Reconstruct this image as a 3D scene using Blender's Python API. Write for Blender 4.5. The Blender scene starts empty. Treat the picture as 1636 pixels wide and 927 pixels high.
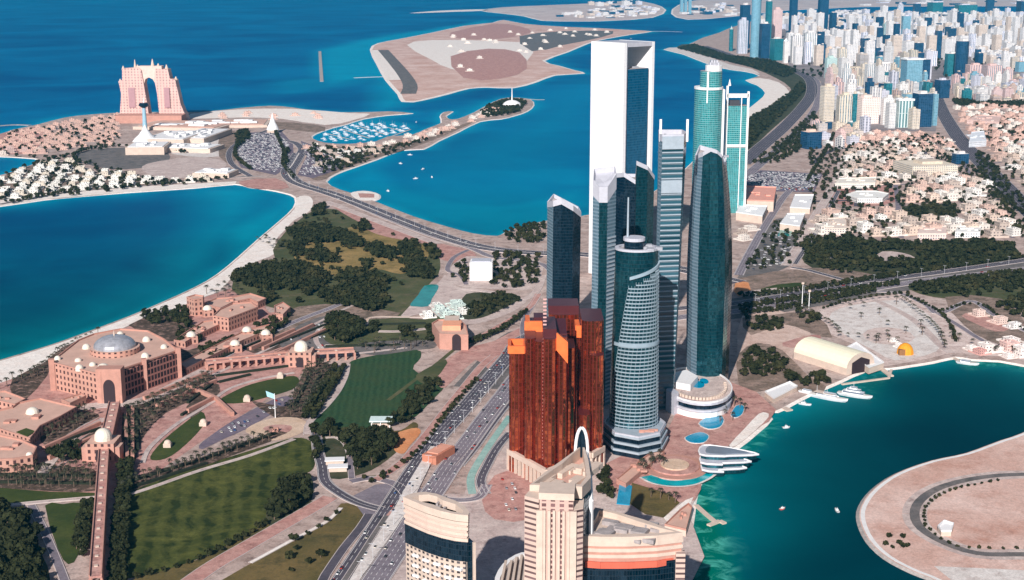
import bpy, bmesh, math, random
import numpy as np
from mathutils import Vector
random.seed(7); RNG = np.random.default_rng(7)
SC = bpy.context.scene
COL = bpy.data.collections.new('city'); SC.collection.children.link(COL)
R = math.radians
# ------------------------------------------------------------------ camera
F = 2272.0; CX = 818.0; CY = 463.5; HC = 450.0; YH = -60.0
TH = math.atan((CY - YH) / F); CT, ST = math.cos(TH), math.sin(TH)
cam = bpy.data.cameras.new('camera'); camo = bpy.data.objects.new('camera', cam); COL.objects.link(camo)
cam.lens = 36.0 * F / 1636.0; cam.clip_start = 5; cam.clip_end = 200000
camo.location = (0, 0, HC); camo.rotation_euler = (math.pi/2 - TH, 0, 0); SC.camera = camo
GZ = 1.5
def P(x, y, z=GZ):
    """ground point (X, Y) seen at photo pixel x, y"""
    dx = (x - CX) / F; dy = -(y - CY) / F
    vy = CT + dy * ST; vz = -ST + dy * CT
    t = (z - HC) / vz
    return (dx * t, vy * t)
def HT(yb, yt, z0=GZ):
    """height above z0 of a vertical thing with its foot at row yb and its top at row yt"""
    Y = P(CX, yb, z0)[1]; dy = -(yt - CY) / F
    return HC + Y * (-ST + dy * CT) / (CT + dy * ST) - z0
def MPP(y):
    """metres per photo pixel across, on the ground at row y"""
    X, Y = P(CX, y); return (Y * CT + (HC) * ST) / F
def PX(X, Y, z=GZ):
    dz = z - HC; c = Y * CT - dz * ST; u = Y * ST + dz * CT
    return (CX + F * X / c, CY - F * u / c)
# ------------------------------------------------------------------ world, sun
SUN_TO = Vector((-0.25, -0.968, 0)).normalized(); SUN_EL = R(29)
w = bpy.data.worlds.new('World'); SC.world = w; w.use_nodes = True
nt = w.node_tree; bg = nt.nodes['Background']; sky = nt.nodes.new('ShaderNodeTexSky')
sky.sky_type = 'NISHITA'; sky.sun_disc = False; sky.sun_elevation = SUN_EL
sky.sun_rotation = math.atan2(SUN_TO.x, SUN_TO.y); sky.air_density = 1.0; sky.dust_density = 0.6; sky.ozone_density = 2.0
nt.links.new(sky.outputs[0], bg.inputs[0]); bg.inputs[1].default_value = 0.05
sl = bpy.data.lights.new('sun', 'SUN'); so = bpy.data.objects.new('sun', sl); COL.objects.link(so)
sl.energy = 5.0; sl.angle = R(0.5); sl.color = (1.0, 0.95, 0.90)
d = Vector((SUN_TO.x*math.cos(SUN_EL), SUN_TO.y*math.cos(SUN_EL), math.sin(SUN_EL)))
so.rotation_euler = d.to_track_quat('Z', 'Y').to_euler(); so.location = (0, 0, 900)
vs = SC.view_settings; vs.view_transform = 'Standard'; vs.look = 'None'; vs.exposure = 0.32; vs.gamma = 1.0
# ------------------------------------------------------------------ material helpers
class NT:
    def __init__(s, name):
        s.m = bpy.data.materials.new(name); s.m.use_nodes = True; s.t = s.m.node_tree
        s.b = s.t.nodes['Principled BSDF']
    def n(s, typ, **kw):
        nd = s.t.nodes.new('ShaderNode' + typ)
        for k, v in kw.items():
            if k.startswith('i_'): nd.inputs[int(k[2:])].default_value = v
            else: setattr(nd, k, v)
        return nd
    def l(s, a, b): s.t.links.new(a, b)
    def math(s, op, a, b=None, c=None):
        nd = s.n('Math', operation=op)
        for i, v in enumerate((a, b, c)):
            if v is None: continue
            if isinstance(v, (int, float)): nd.inputs[i].default_value = v
            else: s.l(v, nd.inputs[i])
        return nd.outputs[0]
    def mix(s, f, a, b, mode='MIX'):
        nd = s.n('Mix', data_type='RGBA', blend_type=mode)
        for i, v in ((0, f), (6, a), (7, b)):
            if isinstance(v, (int, float)): nd.inputs[i].default_value = v
            elif isinstance(v, tuple): nd.inputs[i].default_value = (v[0], v[1], v[2], 1)
            else: s.l(v, nd.inputs[i])
        return nd.outputs[2]
    def noise(s, scale, detail=3, rough=.6, vec=None, dist=0):
        nd = s.n('TexNoise'); nd.inputs['Scale'].default_value = scale; nd.inputs['Detail'].default_value = detail
        nd.inputs['Roughness'].default_value = rough; nd.inputs['Distortion'].default_value = dist
        if vec is None: vec = s.obj()
        s.l(vec, nd.inputs['Vector']); return nd.outputs['Fac']
    def obj(s):
        if not hasattr(s, 'tc'): s.tc = s.n('TexCoord')
        return s.tc.outputs['Object']
    def uv(s):
        if not hasattr(s, 'tc'): s.tc = s.n('TexCoord')
        return s.tc.outputs['UV']
    def ramp(s, f, a, b):
        nd = s.n('MapRange'); s.l(f, nd.inputs[0]); nd.inputs[1].default_value = a; nd.inputs[2].default_value = b
        return nd.outputs[0]
    def ocol(s):
        return s.n('ObjectInfo').outputs['Color']
    def set(s, base=None, rough=.8, spec=.3, metal=0.0):
        if base is not None:
            if isinstance(base, tuple): s.b.inputs['Base Color'].default_value = (*base[:3], 1)
            else: s.l(base, s.b.inputs['Base Color'])
        for k, v in (('Roughness', rough), ('Specular IOR Level', spec), ('Metallic', metal)):
            if isinstance(v, (int, float)): s.b.inputs[k].default_value = v
            else: s.l(v, s.b.inputs[k])
        return s.m
MATS = {}
def flat(name, c, rough=.7, spec=.3, metal=0., var=.12, vs_=.15):
    """plain painted / stone surface with a little wear"""
    if name in MATS: return MATS[name]
    t = NT(name); f = t.noise(vs_, 4, .7); f2 = t.ramp(f, .3, .7)
    c0 = tuple(x*(1-var) for x in c); c1 = tuple(min(x*(1+var*.6), .95) for x in c)
    MATS[name] = t.set(t.mix(f2, c0, c1), rough, spec, metal); return MATS[name]
def oc_flat(name, rough=.8, var=.15, sc=.12):
    if name in MATS: return MATS[name]
    t = NT(name); f = t.ramp(t.noise(sc, 4, .7), .3, .7); v = t.math('ADD', t.math('MULTIPLY', f, var*1.6), 1-var)
    cb = t.n('CombineColor'); [t.l(v, cb.inputs[i]) for i in range(3)]
    MATS[name] = t.set(t.mix(1.0, t.ocol(), cb.outputs[0], 'MULTIPLY'), rough, .3); return MATS[name]
def ground(name, c1, c2, sc=.02, c3=None, sc3=.2, rough=.95, amt=.5, spec=.15):
    if name in MATS: return MATS[name]
    t = NT(name); f = t.ramp(t.noise(sc, 6, .65, dist=.4), .35, .65); c = t.mix(f, c1, c2)
    if c3: g = t.math('MULTIPLY', t.ramp(t.noise(sc3, 5, .75), .5, .72), amt); c = t.mix(g, c, c3)
    fine = t.ramp(t.noise(.5, 3, .7), .3, .7); med = t.ramp(t.noise(.11, 4, .8, dist=1.5), .30, .62); k = t.math('ADD', t.math('ADD', t.math('MULTIPLY', fine, .28), .66), t.math('MULTIPLY', med, .22))
    cb = t.n('CombineColor'); [t.l(k, cb.inputs[i]) for i in range(3)]
    c = t.mix(1.0, c, cb.outputs[0], 'MULTIPLY')
    MATS[name] = t.set(c, rough, spec); return MATS[name]
def facade(name, wall, glass, bw=3.5, fh=3.6, fw=.55, fg=.55, ocol=False, gr=.12, metal=.0, vstripe=0, wr=.75, gvar=.5, gspec=.6, wob=0):
    """wall with window openings laid out in metres of the wall's own UV"""
    if name in MATS: return MATS[name]
    t = NT(name); sp = t.n('SeparateXYZ'); t.l(t.uv(), sp.inputs[0]); u, v = sp.outputs[0], sp.outputs[1]
    fu = t.math('FRACT', t.math('DIVIDE', u, bw)); fv = t.math('FRACT', t.math('DIVIDE', v, fh))
    a = t.math('LESS_THAN', t.math('ABSOLUTE', t.math('SUBTRACT', fu, .5)), fw/2)
    b = t.math('LESS_THAN', t.math('ABSOLUTE', t.math('SUBTRACT', fv, .5)), fg/2)
    win = t.math('MULTIPLY', a, b)
    if vstripe:
        s = t.math('FRACT', t.math('DIVIDE', u, vstripe)); win = t.math('MULTIPLY', win, t.math('GREATER_THAN', s, .3))
    cv = t.n('CombineXYZ'); t.l(t.math('FLOOR', t.math('DIVIDE', u, bw)), cv.inputs[0]); t.l(t.math('FLOOR', t.math('DIVIDE', v, fh)), cv.inputs[1])
    wn = t.n('TexWhiteNoise', noise_dimensions='3D'); t.l(cv.outputs[0], wn.inputs[0])
    g2 = tuple(min(.9, x*(1+gvar*1.6)+gvar*.04) for x in glass); g1 = tuple(x*(1-gvar*.5) for x in glass)
    gc = t.mix(wn.outputs[0], g1, g2)
    big = t.ramp(t.noise(.03, 3, .6), .3, .7); k = t.math('ADD', t.math('MULTIPLY', big, .2), .9)
    cb = t.n('CombineColor'); [t.l(k, cb.inputs[i]) for i in range(3)]
    wc = t.mix(1.0, t.ocol() if ocol else wall, cb.outputs[0], 'MULTIPLY')
    c = t.mix(win, wc, gc)
    rg = t.math('ADD', t.math('MULTIPLY', win, gr - wr), wr)
    sp_ = t.math('ADD', t.math('MULTIPLY', win, gspec - .3), .3)
    m = t.math('MULTIPLY', win, metal)
    if wob:      # panes never lie quite flat: reflections break up
        mp = t.n('Mapping'); t.l(t.obj(), mp.inputs[0]); mp.inputs['Scale'].default_value = (1, 1, .35)
        h_ = t.math('ADD', t.math('MULTIPLY', wn.outputs[0], .5), t.math('MULTIPLY', t.noise(.07, 4, .6, vec=mp.outputs[0]), 6.0))
        bp_ = t.n('Bump'); bp_.inputs['Strength'].default_value = wob; bp_.inputs['Distance'].default_value = .5; t.l(h_, bp_.inputs['Height']); t.l(bp_.outputs[0], t.b.inputs['Normal'])
    MATS[name] = t.set(c, rg, sp_, m); return MATS[name]
# ------------------------------------------------------------------ object helpers
def tag(o, label=None, cat=None, group=None, kind=None):
    if label: o['label'] = label
    if cat: o['category'] = cat
    if group: o['group'] = group
    if kind: o['kind'] = kind
    return o
def empty(name, loc, rz, label, cat, group=None):
    o = bpy.data.objects.new(name, None); COL.objects.link(o); o.location = loc; o.rotation_euler = (0, 0, rz)
    o.empty_display_size = 1; return tag(o, label, cat, group)
class MB:
    """collects polygons with wall UVs in metres and a material slot each"""
    def __init__(s): s.v = []; s.f = []; s.m = []; s.uv = []; s.sm = []; s.marks = []
    def poly(s, pts, m=0, uv=None, sm=False):
        i = len(s.v); s.v += [tuple(p) for p in pts]; s.f.append(tuple(range(i, i+len(pts)))); s.m.append(m)
        s.uv.append(uv or [(p[0], p[1]) for p in pts]); s.sm.append(sm)
    def wall(s, a, b, z0, z1, m=0, u0=0, v0=0):
        L = math.dist(a[:2], b[:2])
        s.poly([(a[0], a[1], z0), (b[0], b[1], z0), (b[0], b[1], z1), (a[0], a[1], z1)], m, [(u0, v0), (u0+L, v0), (u0+L, v0+z1-z0), (u0, v0+z1-z0)])
        return u0+L
    def prism(s, pts, z0, z1, m=0, mt=None, bottom=False):
        """pts counter-clockwise from above"""
        s.marks.append(len(s.f))
        u = 0; n = len(pts)
        for i in range(n): u = s.wall(pts[i], pts[(i+1) % n], z0, z1, m, u)
        s.poly([(p[0], p[1], z1) for p in pts], m if mt is None else mt)
        if bottom: s.poly([(p[0], p[1], z0) for p in reversed(pts)], m)
    def box(s, cx, cy, z0, sx, sy, h, m=0, mt=None, rz=0, bottom=False):
        s.prism(rect(cx, cy, sx, sy, rz), z0, z0+h, m, mt, bottom)
    def loft(s, secs, m=0, cap=None, sm=False, mfun=None):
        """secs: list of (z or per-vertex z list, points)"""
        n = len(secs[0][1])
        def pt(k, i):
            z, pts = secs[k]; return (pts[i][0], pts[i][1], z[i] if isinstance(z, (list, tuple)) else z)
        us = [0]
        for i in range(n): us.append(us[-1] + math.dist(secs[0][1][i], secs[0][1][(i+1) % n]))
        for k in range(len(secs)-1):
            for i in range(n):
                j = (i+1) % n; q = [pt(k, i), pt(k, j), pt(k+1, j), pt(k+1, i)]
                mm = mfun(k, i) if mfun else m
                s.poly(q, mm, [(us[i], q[0][2]), (us[i+1], q[1][2]), (us[i+1], q[2][2]), (us[i], q[3][2])], sm)
        if cap is not None: s.poly([pt(len(secs)-1, i) for i in range(n)], cap)
    def cyl(s, cx, cy, z0, h, r0, r1=None, n=12, m=0, mt=None, sm=True):
        r1 = r0 if r1 is None else r1
        a = [(cx+r0*math.cos(2*math.pi*i/n), cy+r0*math.sin(2*math.pi*i/n)) for i in range(n)]
        b = [(cx+r1*math.cos(2*math.pi*i/n), cy+r1*math.sin(2*math.pi*i/n)) for i in range(n)]
        s.loft([(z0, a), (z0+h, b)], m, m if mt is None else mt, sm)
    def dome(s, cx, cy, z0, r, h, n=16, k=6, m=0):
        secs = []
        for j in range(k+1):
            a = math.pi/2*j/k; rr = max(r*math.cos(a), .02)
            secs.append((z0+h*math.sin(a), [(cx+rr*math.cos(2*math.pi*i/n), cy+rr*math.sin(2*math.pi*i/n)) for i in range(n)]))
        s.loft(secs, m, m, True)
    def tube(s, pts, r, n=6, m=0):
        for a, b in zip(pts[:-1], pts[1:]):
            a = Vector(a); b = Vector(b); q = (b-a).to_track_quat('Z', 'Y')
            ra = [a + q @ Vector((r*math.cos(2*math.pi*i/n), r*math.sin(2*math.pi*i/n), 0)) for i in range(n)]
            rb = [p + (b-a) for p in ra]
            for i in range(n): s.poly([ra[i], ra[(i+1) % n], rb[(i+1) % n], rb[i]], m)
            s.poly(list(reversed(ra)), m); s.poly(rb, m)
    def quadbox(s, a, b, wid, z0, h, m=0, mt=None):
        a = Vector(a[:2]); b = Vector(b[:2]); d = (b-a).normalized(); n = Vector((-d.y, d.x))*wid/2
        s.prism([a-n, b-n, b+n, a+n], z0, z0+h, m, mt, True)
    def mesh(s, name):
        me = bpy.data.meshes.new(name); me.from_pydata(s.v, [], s.f)
        uvl = me.uv_layers.new(name='UVMap')
        me.polygons.foreach_set('material_index', s.m); me.polygons.foreach_set('use_smooth', s.sm)
        uvl.data.foreach_set('uv', [c for f in s.uv for p in f for c in p]); return me
    def each(s, name, mats, parent=None):
        """every prism of the collection becomes an object of its own"""
        mk = s.marks + [len(s.f)]; out = []
        for a, z in zip(mk[:-1], mk[1:]):
            q = MB()
            for k in range(a, z): q.poly([s.v[i] for i in s.f[k]], s.m[k], s.uv[k], s.sm[k])
            out.append(q.build(name, mats, parent))
        return out
    def build(s, name, mats, parent=None, loc=None, weld=False):
        me = s.mesh(name)
        for m in (mats if isinstance(mats, (list, tuple)) else [mats]): me.materials.append(m)
        if weld:
            bm = bmesh.new(); bm.from_mesh(me); bmesh.ops.remove_doubles(bm, verts=bm.verts, dist=.01); bm.to_mesh(me); bm.free()
        o = bpy.data.objects.new(name, me); COL.objects.link(o)
        if parent: o.parent = parent
        if loc: o.location = loc
        return o
def rect(cx, cy, sx, sy, rz=0):
    c, s_ = math.cos(rz), math.sin(rz)
    return [(cx+x*c-y*s_, cy+x*s_+y*c) for x, y in ((-sx/2, -sy/2), (sx/2, -sy/2), (sx/2, sy/2), (-sx/2, sy/2))]
def ngon(cx, cy, rx, ry, n=24, rz=0, a0=0):
    out = []
    for i in range(n):
        a = a0 + 2*math.pi*i/n; x, y = rx*math.cos(a), ry*math.sin(a); out.append((cx+x*math.cos(rz)-y*math.sin(rz), cy+x*math.sin(rz)+y*math.cos(rz)))
    return out
def copy_tree(o, parent=None):
    c = o.copy(); COL.objects.link(c); c.parent = parent
    for ch in list(o.children): copy_tree(ch, c)
    return c
def smooth(pts, k=4, closed=True):
    out = []; n = len(pts)
    rng_ = range(n) if closed else range(n-1)
    for i in rng_:
        if closed: p0, p1, p2, p3 = pts[i-1], pts[i], pts[(i+1) % n], pts[(i+2) % n]
        else: p0, p1, p2, p3 = pts[max(i-1, 0)], pts[i], pts[i+1], pts[min(i+2, n-1)]
        for j in range(k):
            t = j/k
            out.append(tuple(.5*((2*b) + (c-a)*t + (2*a-5*b+4*c-d_)*t*t + (-a+3*b-3*c+d_)*t**3) for a, b, c, d_ in zip(p0, p1, p2, p3)))
    if not closed: out.append(pts[-1])
    return out
def ccw(p):
    a = sum(p[i-1][0]*p[i][1]-p[i][0]*p[i-1][1] for i in range(len(p)))
    return p if a > 0 else p[::-1]
def W(pts, z=GZ): return [P(x, y, z) for x, y in pts]
def struct(o): o['kind'] = 'structure'; return o
ZC = [0]
def zinc():
    ZC[0] += 1; return .0011*ZC[0]
def patch(name, pts, mat, layer=1, sm=3, px=True):
    q = W(pts) if px else pts
    if sm: q = smooth(q, sm)
    q = ccw(q); mb = MB(); z = GZ + .07*layer + zinc()
    mb.poly([(x, y, z) for x, y in q]); return struct(mb.build(name, mat))
def normals(c, closed=False):
    out = []
    for i in range(len(c)):
        a = c[i-1] if (i > 0 or closed) else c[i]; b = c[(i+1) % len(c)] if (i < len(c)-1 or closed) else c[i]
        dx, dy = b[0]-a[0], b[1]-a[1]; L = math.hypot(dx, dy) or 1; out.append((-dy/L, dx/L))
    return out
def offset(c, d):
    return [(p[0]+n[0]*d, p[1]+n[1]*d) for p, n in zip(c, normals(c))]
def ribbon_into(mb, c, w0, z, m=0, w1=None, dash=None):
    """strip along world line c between side offsets w0..w1"""
    if w1 is None: w0, w1 = -w0/2, w0/2
    a, b = offset(c, w0), offset(c, w1); acc = 0
    for i in range(len(c)-1):
        L = math.dist(c[i], c[i+1])
        if dash:
            nseg = max(1, int(L/dash)); 
            for k in range(nseg):
                if k % 2: continue
                t0, t1 = k/nseg, (k+1)/nseg
                lp = lambda p, q, t: (p[0]+(q[0]-p[0])*t, p[1]+(q[1]-p[1])*t, z)
                mb.poly([lp(a[i], a[i+1], t0), lp(a[i], a[i+1], t1), lp(b[i], b[i+1], t1), lp(b[i], b[i+1], t0)], m)
        else:
            mb.poly([(a[i][0], a[i][1], z), (a[i+1][0], a[i+1][1], z), (b[i+1][0], b[i+1][1], z), (b[i][0], b[i][1], z)], m,
                    [(acc, w0), (acc+L, w0), (acc+L, w1), (acc, w1)])
        acc += L
def kerb_into(mb, c, off, z, h=.15, wd=.4, m=0):
    a, b = offset(c, off-wd/2), offset(c, off+wd/2)
    for i in range(len(c)-1):
        p = [a[i], a[i+1], b[i+1], b[i]]; mb.prism([a[i+1], b[i+1], b[i], a[i]][::-1] if False else ccw(p), z, z+h, m)
def inside(pt, poly):
    x, y = pt; r = False; n = len(poly); j = n-1
    for i in range(n):
        xi, yi = poly[i]; xj, yj = poly[j]
        if (yi > y) != (yj > y) and x < (xj-xi)*(y-yi)/(yj-yi)+xi: r = not r
        j = i
    return r
def npmesh(name, V, Fc, mat, uvs=None):
    me = bpy.data.meshes.new(name); k = Fc.shape[1]
    me.vertices.add(len(V)); me.vertices.foreach_set('co', V.astype(np.float32).ravel())
    me.loops.add(Fc.size); me.loops.foreach_set('vertex_index', Fc.astype(np.int32).ravel())
    me.polygons.add(len(Fc)); me.polygons.foreach_set('loop_start', np.arange(0, Fc.size, k, dtype=np.int32))
    me.update(calc_edges=True); me.materials.append(mat); return me
# ================================================================== land masses and sea
SAND = ground('beach_sand', (.84, .72, .65), (.92, .85, .79), .05)
URB = ground('urban_ground', (.40, .28, .24), (.60, .47, .42), .025, (.13, .09, .08), .07, amt=.85)
PINKSAND = ground('island_sand', (.60, .36, .29), (.78, .57, .50), .008, (.44, .20, .14), .02, amt=.7)
ROCK = ground('rock_edge', (.38, .33, .31), (.50, .45, .42), .2, (.2, .17, .16), .4)
FARLAND = ground('far_ground', (.58, .45, .42), (.74, .62, .58), .003, (.30, .25, .27), .006, amt=.8)
lands = {}
def land(name, pts, mat, edge=None, sw=9, px=True, sm=3, z=GZ):
    q = W(pts) if px else pts
    if sm: q = smooth(q, sm)
    q = ccw(q); lands[name] = q
    mb = MB(); mb.poly([(x, y, z) for x, y in q], 0)
    nr = normals(q, True); n = len(q)
    out = [(p[0]-a[0]*-1*0+(-(-a[0]))*0-a[0]*sw, p[1]-a[1]*sw) for p, a in zip(q, nr)]   # outwards is -normal for ccw
    for i in range(n):
        j = (i+1) % n
        mb.poly([(*out[i], -1.2), (*out[j], -1.2), (*q[j], z), (*q[i], z)], 1)
    return struct(mb.build(name, [mat, edge or SAND]))
marina = [(0,214),(21,207),(60,199),(103,188),(145,183),(193,180),(250,179),(321,179),(380,173),(431,169),(469,172),(521,179),(593,179),(621,178),(659,181),(620,184),
 (580,190),(552,199),(531,204),(503,214),(498,221),(520,228),(555,230),(600,226),(620,218),(659,215),(686,204),(706,196),(704,186),(710,179),(723,178),(712,185),(717,190),(731,190),(759,179),(790,162),(811,156),(845,158),
 (852,168),(841,178),(821,185),(800,190),(766,194),(731,211),(700,225),(676,238),(641,240),(600,255),(566,267),(538,277),(520,290),(540,302),(575,312),(602,323),(658,345),(714,362),(756,373),(795,377),(812,369),(840,360),(871,353),
 (930,345),(1000,328),(1080,285),(1130,235),(1185,186),(1199,172),(1214,160),(1224,148),(1211,136),(1192,128),(1214,121),(1190,114),(1145,107),(1093,87),(1061,79),(1080,76),(1100,71),(1124,60),(1150,52),(1180,40),(1230,29),(1330,24),(1450,22),(1600,22),(1800,22),(2600,22),
 (3600,60),(3600,560),(2000,600),(1700,590),(1636,583),(1598,576),(1554,574),(1526,570),(1488,578),(1450,584),(1423,588),(1379,592),(1340,609),(1291,630),(1262,645),(1240,656),(1219,655),(1229,667),(1205,690),(1176,713),(1150,725),(1135,750),(1116,768),(1106,798),(1104,815),(1099,847),(1093,890),(1090,940),(1080,1100),
 (1100,1900),(-700,1900),(-900,800),(-120,610),(0,575),(78,552),(129,534),(207,505),(259,483),(316,457),(350,437),(384,409),(415,381),(448,353),(471,331),(473,315),(455,308),(430,303),(400,299),(376,294),(311,300),(207,307),(120,314),(69,319),(0,329),(-150,345),(-300,340),(-200,290),(-60,282),(0,280),(40,267),(66,256),(40,252),(0,250),(-60,250),(-120,240)]
land('ground', marina, URB, SAND, 7, sm=2)
land('reclaimed_island_ground', [(595,79),(607,69),(642,62),(693,52),(745,41),(790,36),(804,32),(835,38),(904,43),(955,45),(1007,48),(1040,50),(1007,55),(966,62),(938,69),(904,83),(866,97),(890,105),(914,112),(930,117),(883,120),(852,131),(817,140),(780,139),(745,141),(711,150),(669,160),(648,162),(641,150),(621,128),(607,104)], PINKSAND, SAND, 26, sm=2)
land('far_coast_ground', [(770,17),(800,12),(860,9),(955,5),(1007,1),(1042,6),(1062,16),(1040,28),(973,33),(930,34),(869,33),(840,26),(800,21)], FARLAND, SAND, 30, sm=2)
land('far_north_ground', [(1075,22),(1086,8),(1130,-2),(1250,-6),(1500,-4),(1900,-2),(2400,4),(2400,9),(1900,10),(1636,10),(1500,10),(1380,11),(1330,13),(1250,17),(1190,24),(1150,28),(1100,31)], FARLAND, SAND, 30, sm=2)
for i, pp in enumerate([[(655,21),(690,18),(730,16),(775,15),(775,17),(730,18.5),(690,20)]]):
    land('sand_bar', pp, SAND, SAND, 12, sm=2)
land('round_island_ground', [(1760,640),(1636,691),(1598,704),(1543,724),(1488,736),(1433,756),(1396,781),(1376,808),(1374,832),(1388,863),(1416,890),(1457,912),(1500,930),(1560,970),(1700,1010),(1950,980),(2050,800),(1950,660)], PINKSAND, ROCK, 5, sm=3)
land("causeway_islet_ground", [(560,309),(580,305),(600,308),(606,313),(600,319),(575,320)], SAND, SAND, 6, z=1.6)
def strip(name, pts, wd, z, mat, h=None):
    c = smooth(W(pts), 3, False); mb = MB()
    for a, b in zip(c[:-1], c[1:]): mb.quadbox(a, b, wd, -1.5, z+1.5)
    return mb.build(name, mat)
tag(strip('breakwater', [(511,82),(512,100),(514,130)], 14, 1.6, ROCK), 'long straight rock breakwater sheltering the pale lagoon west of the pink sand island', 'breakwater')
tag(strip('sand_spit', [(566,124),(590,123),(618,122)], 16, .5, SAND), 'thin pale sand spit reaching west from the pink sand island', 'sand spit')
tag(strip('jetty', [(-4,201),(25,199),(48,200)], 14, 1.2, ROCK), 'thin pale jetty on the sea at the left edge of the photo', 'jetty')
tag(strip('sand_bar_jetty', [(1040,50),(1062,50),(1090,51)], 12, .4, SAND), 'thin sand tail trailing off the east tip of the pink sand island', 'sand spit')
tag(strip('groyne', [(845,158),(858,159),(870,159)], 6, 1.2, ROCK), 'short rock groyne at the tip of the breakwater club point', 'groyne')
# shallow water: attribute measured from distance to shore plus named shoals
def segdist(X, Y, poly, closed=True):
    q = np.array(poly); a = q; b = np.roll(q, -1, 0)
    if not closed: a, b = q[:-1], q[1:]
    out = np.full(X.shape, 1e9)
    for (ax, ay), (bx, by) in zip(a, b):
        dx, dy = bx-ax, by-ay; L = dx*dx+dy*dy
        if L < 1e-9: continue
        t = np.clip(((X-ax)*dx+(Y-ay)*dy)/L, 0, 1)
        out = np.minimum(out, (X-ax-t*dx)**2+(Y-ay-t*dy)**2)
    return np.sqrt(out)
def npin(X, Y, poly):
    r = np.zeros(X.shape, bool); n = len(poly); j = n-1
    for i in range(n):
        xi, yi = poly[i]; xj, yj = poly[j]
        if yi != yj: r ^= ((yi > Y) != (yj > Y)) & (X < (xj-xi)*(Y-yi)/(yj-yi)+xi)
        j = i
    return r
def axis(segs):
    out = []
    for a, b, s in segs: out += list(np.arange(a, b, s))
    return np.array(out + [segs[-1][1]])
gx = axis([(-70000, -8000, 6000), (-8000, -2500, 220), (-2500, -1000, 40), (-1000, 1100, 12), (1100, 2500, 60), (2500, 8000, 300), (8000, 70000, 6000)])
gy = axis([(-3000, 900, 300), (900, 2800, 12), (2800, 4200, 24), (4200, 9000, 60), (9000, 16000, 300), (16000, 90000, 6000)])
GX, GY = np.meshgrid(gx, gy); fx, fy = GX.ravel(), GY.ravel()
dist = np.full(fx.shape, 1e9); act = (np.abs(fx) < 6000) & (fy < 15000) & (fy > 900)
ax_, ay_ = fx[act], fy[act]; dd = np.full(ax_.shape, 1e9)
for k in ('ground', 'reclaimed_island_ground', 'far_coast_ground'): dd = np.minimum(dd, segdist(ax_, ay_, lands[k]))
dist[act] = dd
def soft(poly, wd):
    q = smooth(W(poly, 0), 3); dsg = segdist(fx, fy, q); ins = npin(fx, fy, q)
    return np.clip(.5 + np.where(ins, dsg, -dsg)/(2*wd), 0, 1)
wobble = .5+.5*np.sin(fx*.013+np.sin(fy*.009)*2)*np.sin(fy*.011+np.sin(fx*.007)*2)
shal = np.exp(-dist/(18+42*wobble))*.75
shal = np.maximum(shal, soft([(508,84),(540,74),(600,60),(690,47),(790,34),(640,170),(600,127),(560,130),(515,133)], 60)*.62)
shal = np.maximum(shal, soft([(440,130),(520,124),(600,122),(610,128),(540,140),(450,150)], 60)*.3)
shal = np.maximum(shal, soft([(475,318),(475,340),(440,375),(400,410),(370,400),(350,370),(400,345),(440,325)], 40)*.62)
shal = np.maximum(shal, soft([(300,300),(440,303),(400,340),(330,400),(300,450),(270,480),(285,420),(340,350)], 70)*.62)
shal = np.maximum(shal, soft([(600,330),(560,300),(700,230),(860,180),(940,125),(945,300),(800,372)], 160)*.34)
shal = np.maximum(shal, soft([(-40,590),(60,560),(200,505),(330,440),(300,420),(180,470),(60,520),(-40,550)], 50)*.30)
shal = np.maximum(shal, soft([(545,282),(600,262),(660,300),(800,325),(930,300),(940,345),(800,376),(700,360),(600,322),(530,300)], 50)*.50)
shal = np.maximum(shal, soft([(780,272),(900,268),(945,275),(940,300),(820,285)], 40)*.38)
shal = np.maximum(shal, soft([(500,216),(550,198),(580,190),(650,196),(668,204),(640,216),(600,226),(550,230),(515,227)], 30)*.55)
emer = soft([(1106,790),(1135,752),(1150,760),(1140,790),(1160,850),(1172,930),(1180,1050),(1080,1050),(1098,850)], 9)
emer = np.maximum(emer, soft([(1210,688),(1232,668),(1245,672),(1232,695),(1200,725),(1180,722)], 5)*.6)
emer = np.maximum(emer, soft([(1530,570),(1600,574),(1680,590),(1640,592),(1590,585),(1550,590)], 8)*.55)
emer = np.maximum(emer, soft([(1360,610),(1400,596),(1420,600),(1405,625),(1385,640)], 8)*.3)
near = np.clip((3000-fy)/1400, 0, 1)  # distance haze and sky reflection put into the water colour: teal close, blue far
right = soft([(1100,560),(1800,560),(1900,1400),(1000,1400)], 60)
Vs = np.stack([fx, fy, np.zeros_like(fx)], 1); nx, ny = len(gx), len(gy)
idx = np.arange(nx*ny).reshape(ny, nx)
Fq = np.stack([idx[:-1, :-1].ravel(), idx[:-1, 1:].ravel(), idx[1:, 1:].ravel(), idx[1:, :-1].ravel()], 1)
t = NT('sea_water')
at = t.n('Attribute', attribute_name='depth_haze_tint'); spc = t.n('SeparateColor'); t.l(at.outputs['Color'], spc.inputs[0])
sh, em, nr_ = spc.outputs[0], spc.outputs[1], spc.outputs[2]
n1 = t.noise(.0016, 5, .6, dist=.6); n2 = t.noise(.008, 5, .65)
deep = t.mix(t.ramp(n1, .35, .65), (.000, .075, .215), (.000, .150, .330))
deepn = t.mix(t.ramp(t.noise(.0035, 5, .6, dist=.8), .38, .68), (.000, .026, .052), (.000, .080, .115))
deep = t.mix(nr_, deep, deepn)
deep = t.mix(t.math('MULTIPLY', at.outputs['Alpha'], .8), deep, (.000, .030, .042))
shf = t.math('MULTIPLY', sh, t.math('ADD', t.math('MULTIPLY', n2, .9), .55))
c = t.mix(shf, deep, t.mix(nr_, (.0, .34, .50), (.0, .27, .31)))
streak = t.ramp(t.noise(.035, 4, .7, dist=1.6), .48, .68)
c = t.mix(em, c, t.mix(streak, (.0, .14, .10), (.10, .50, .40)))
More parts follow.
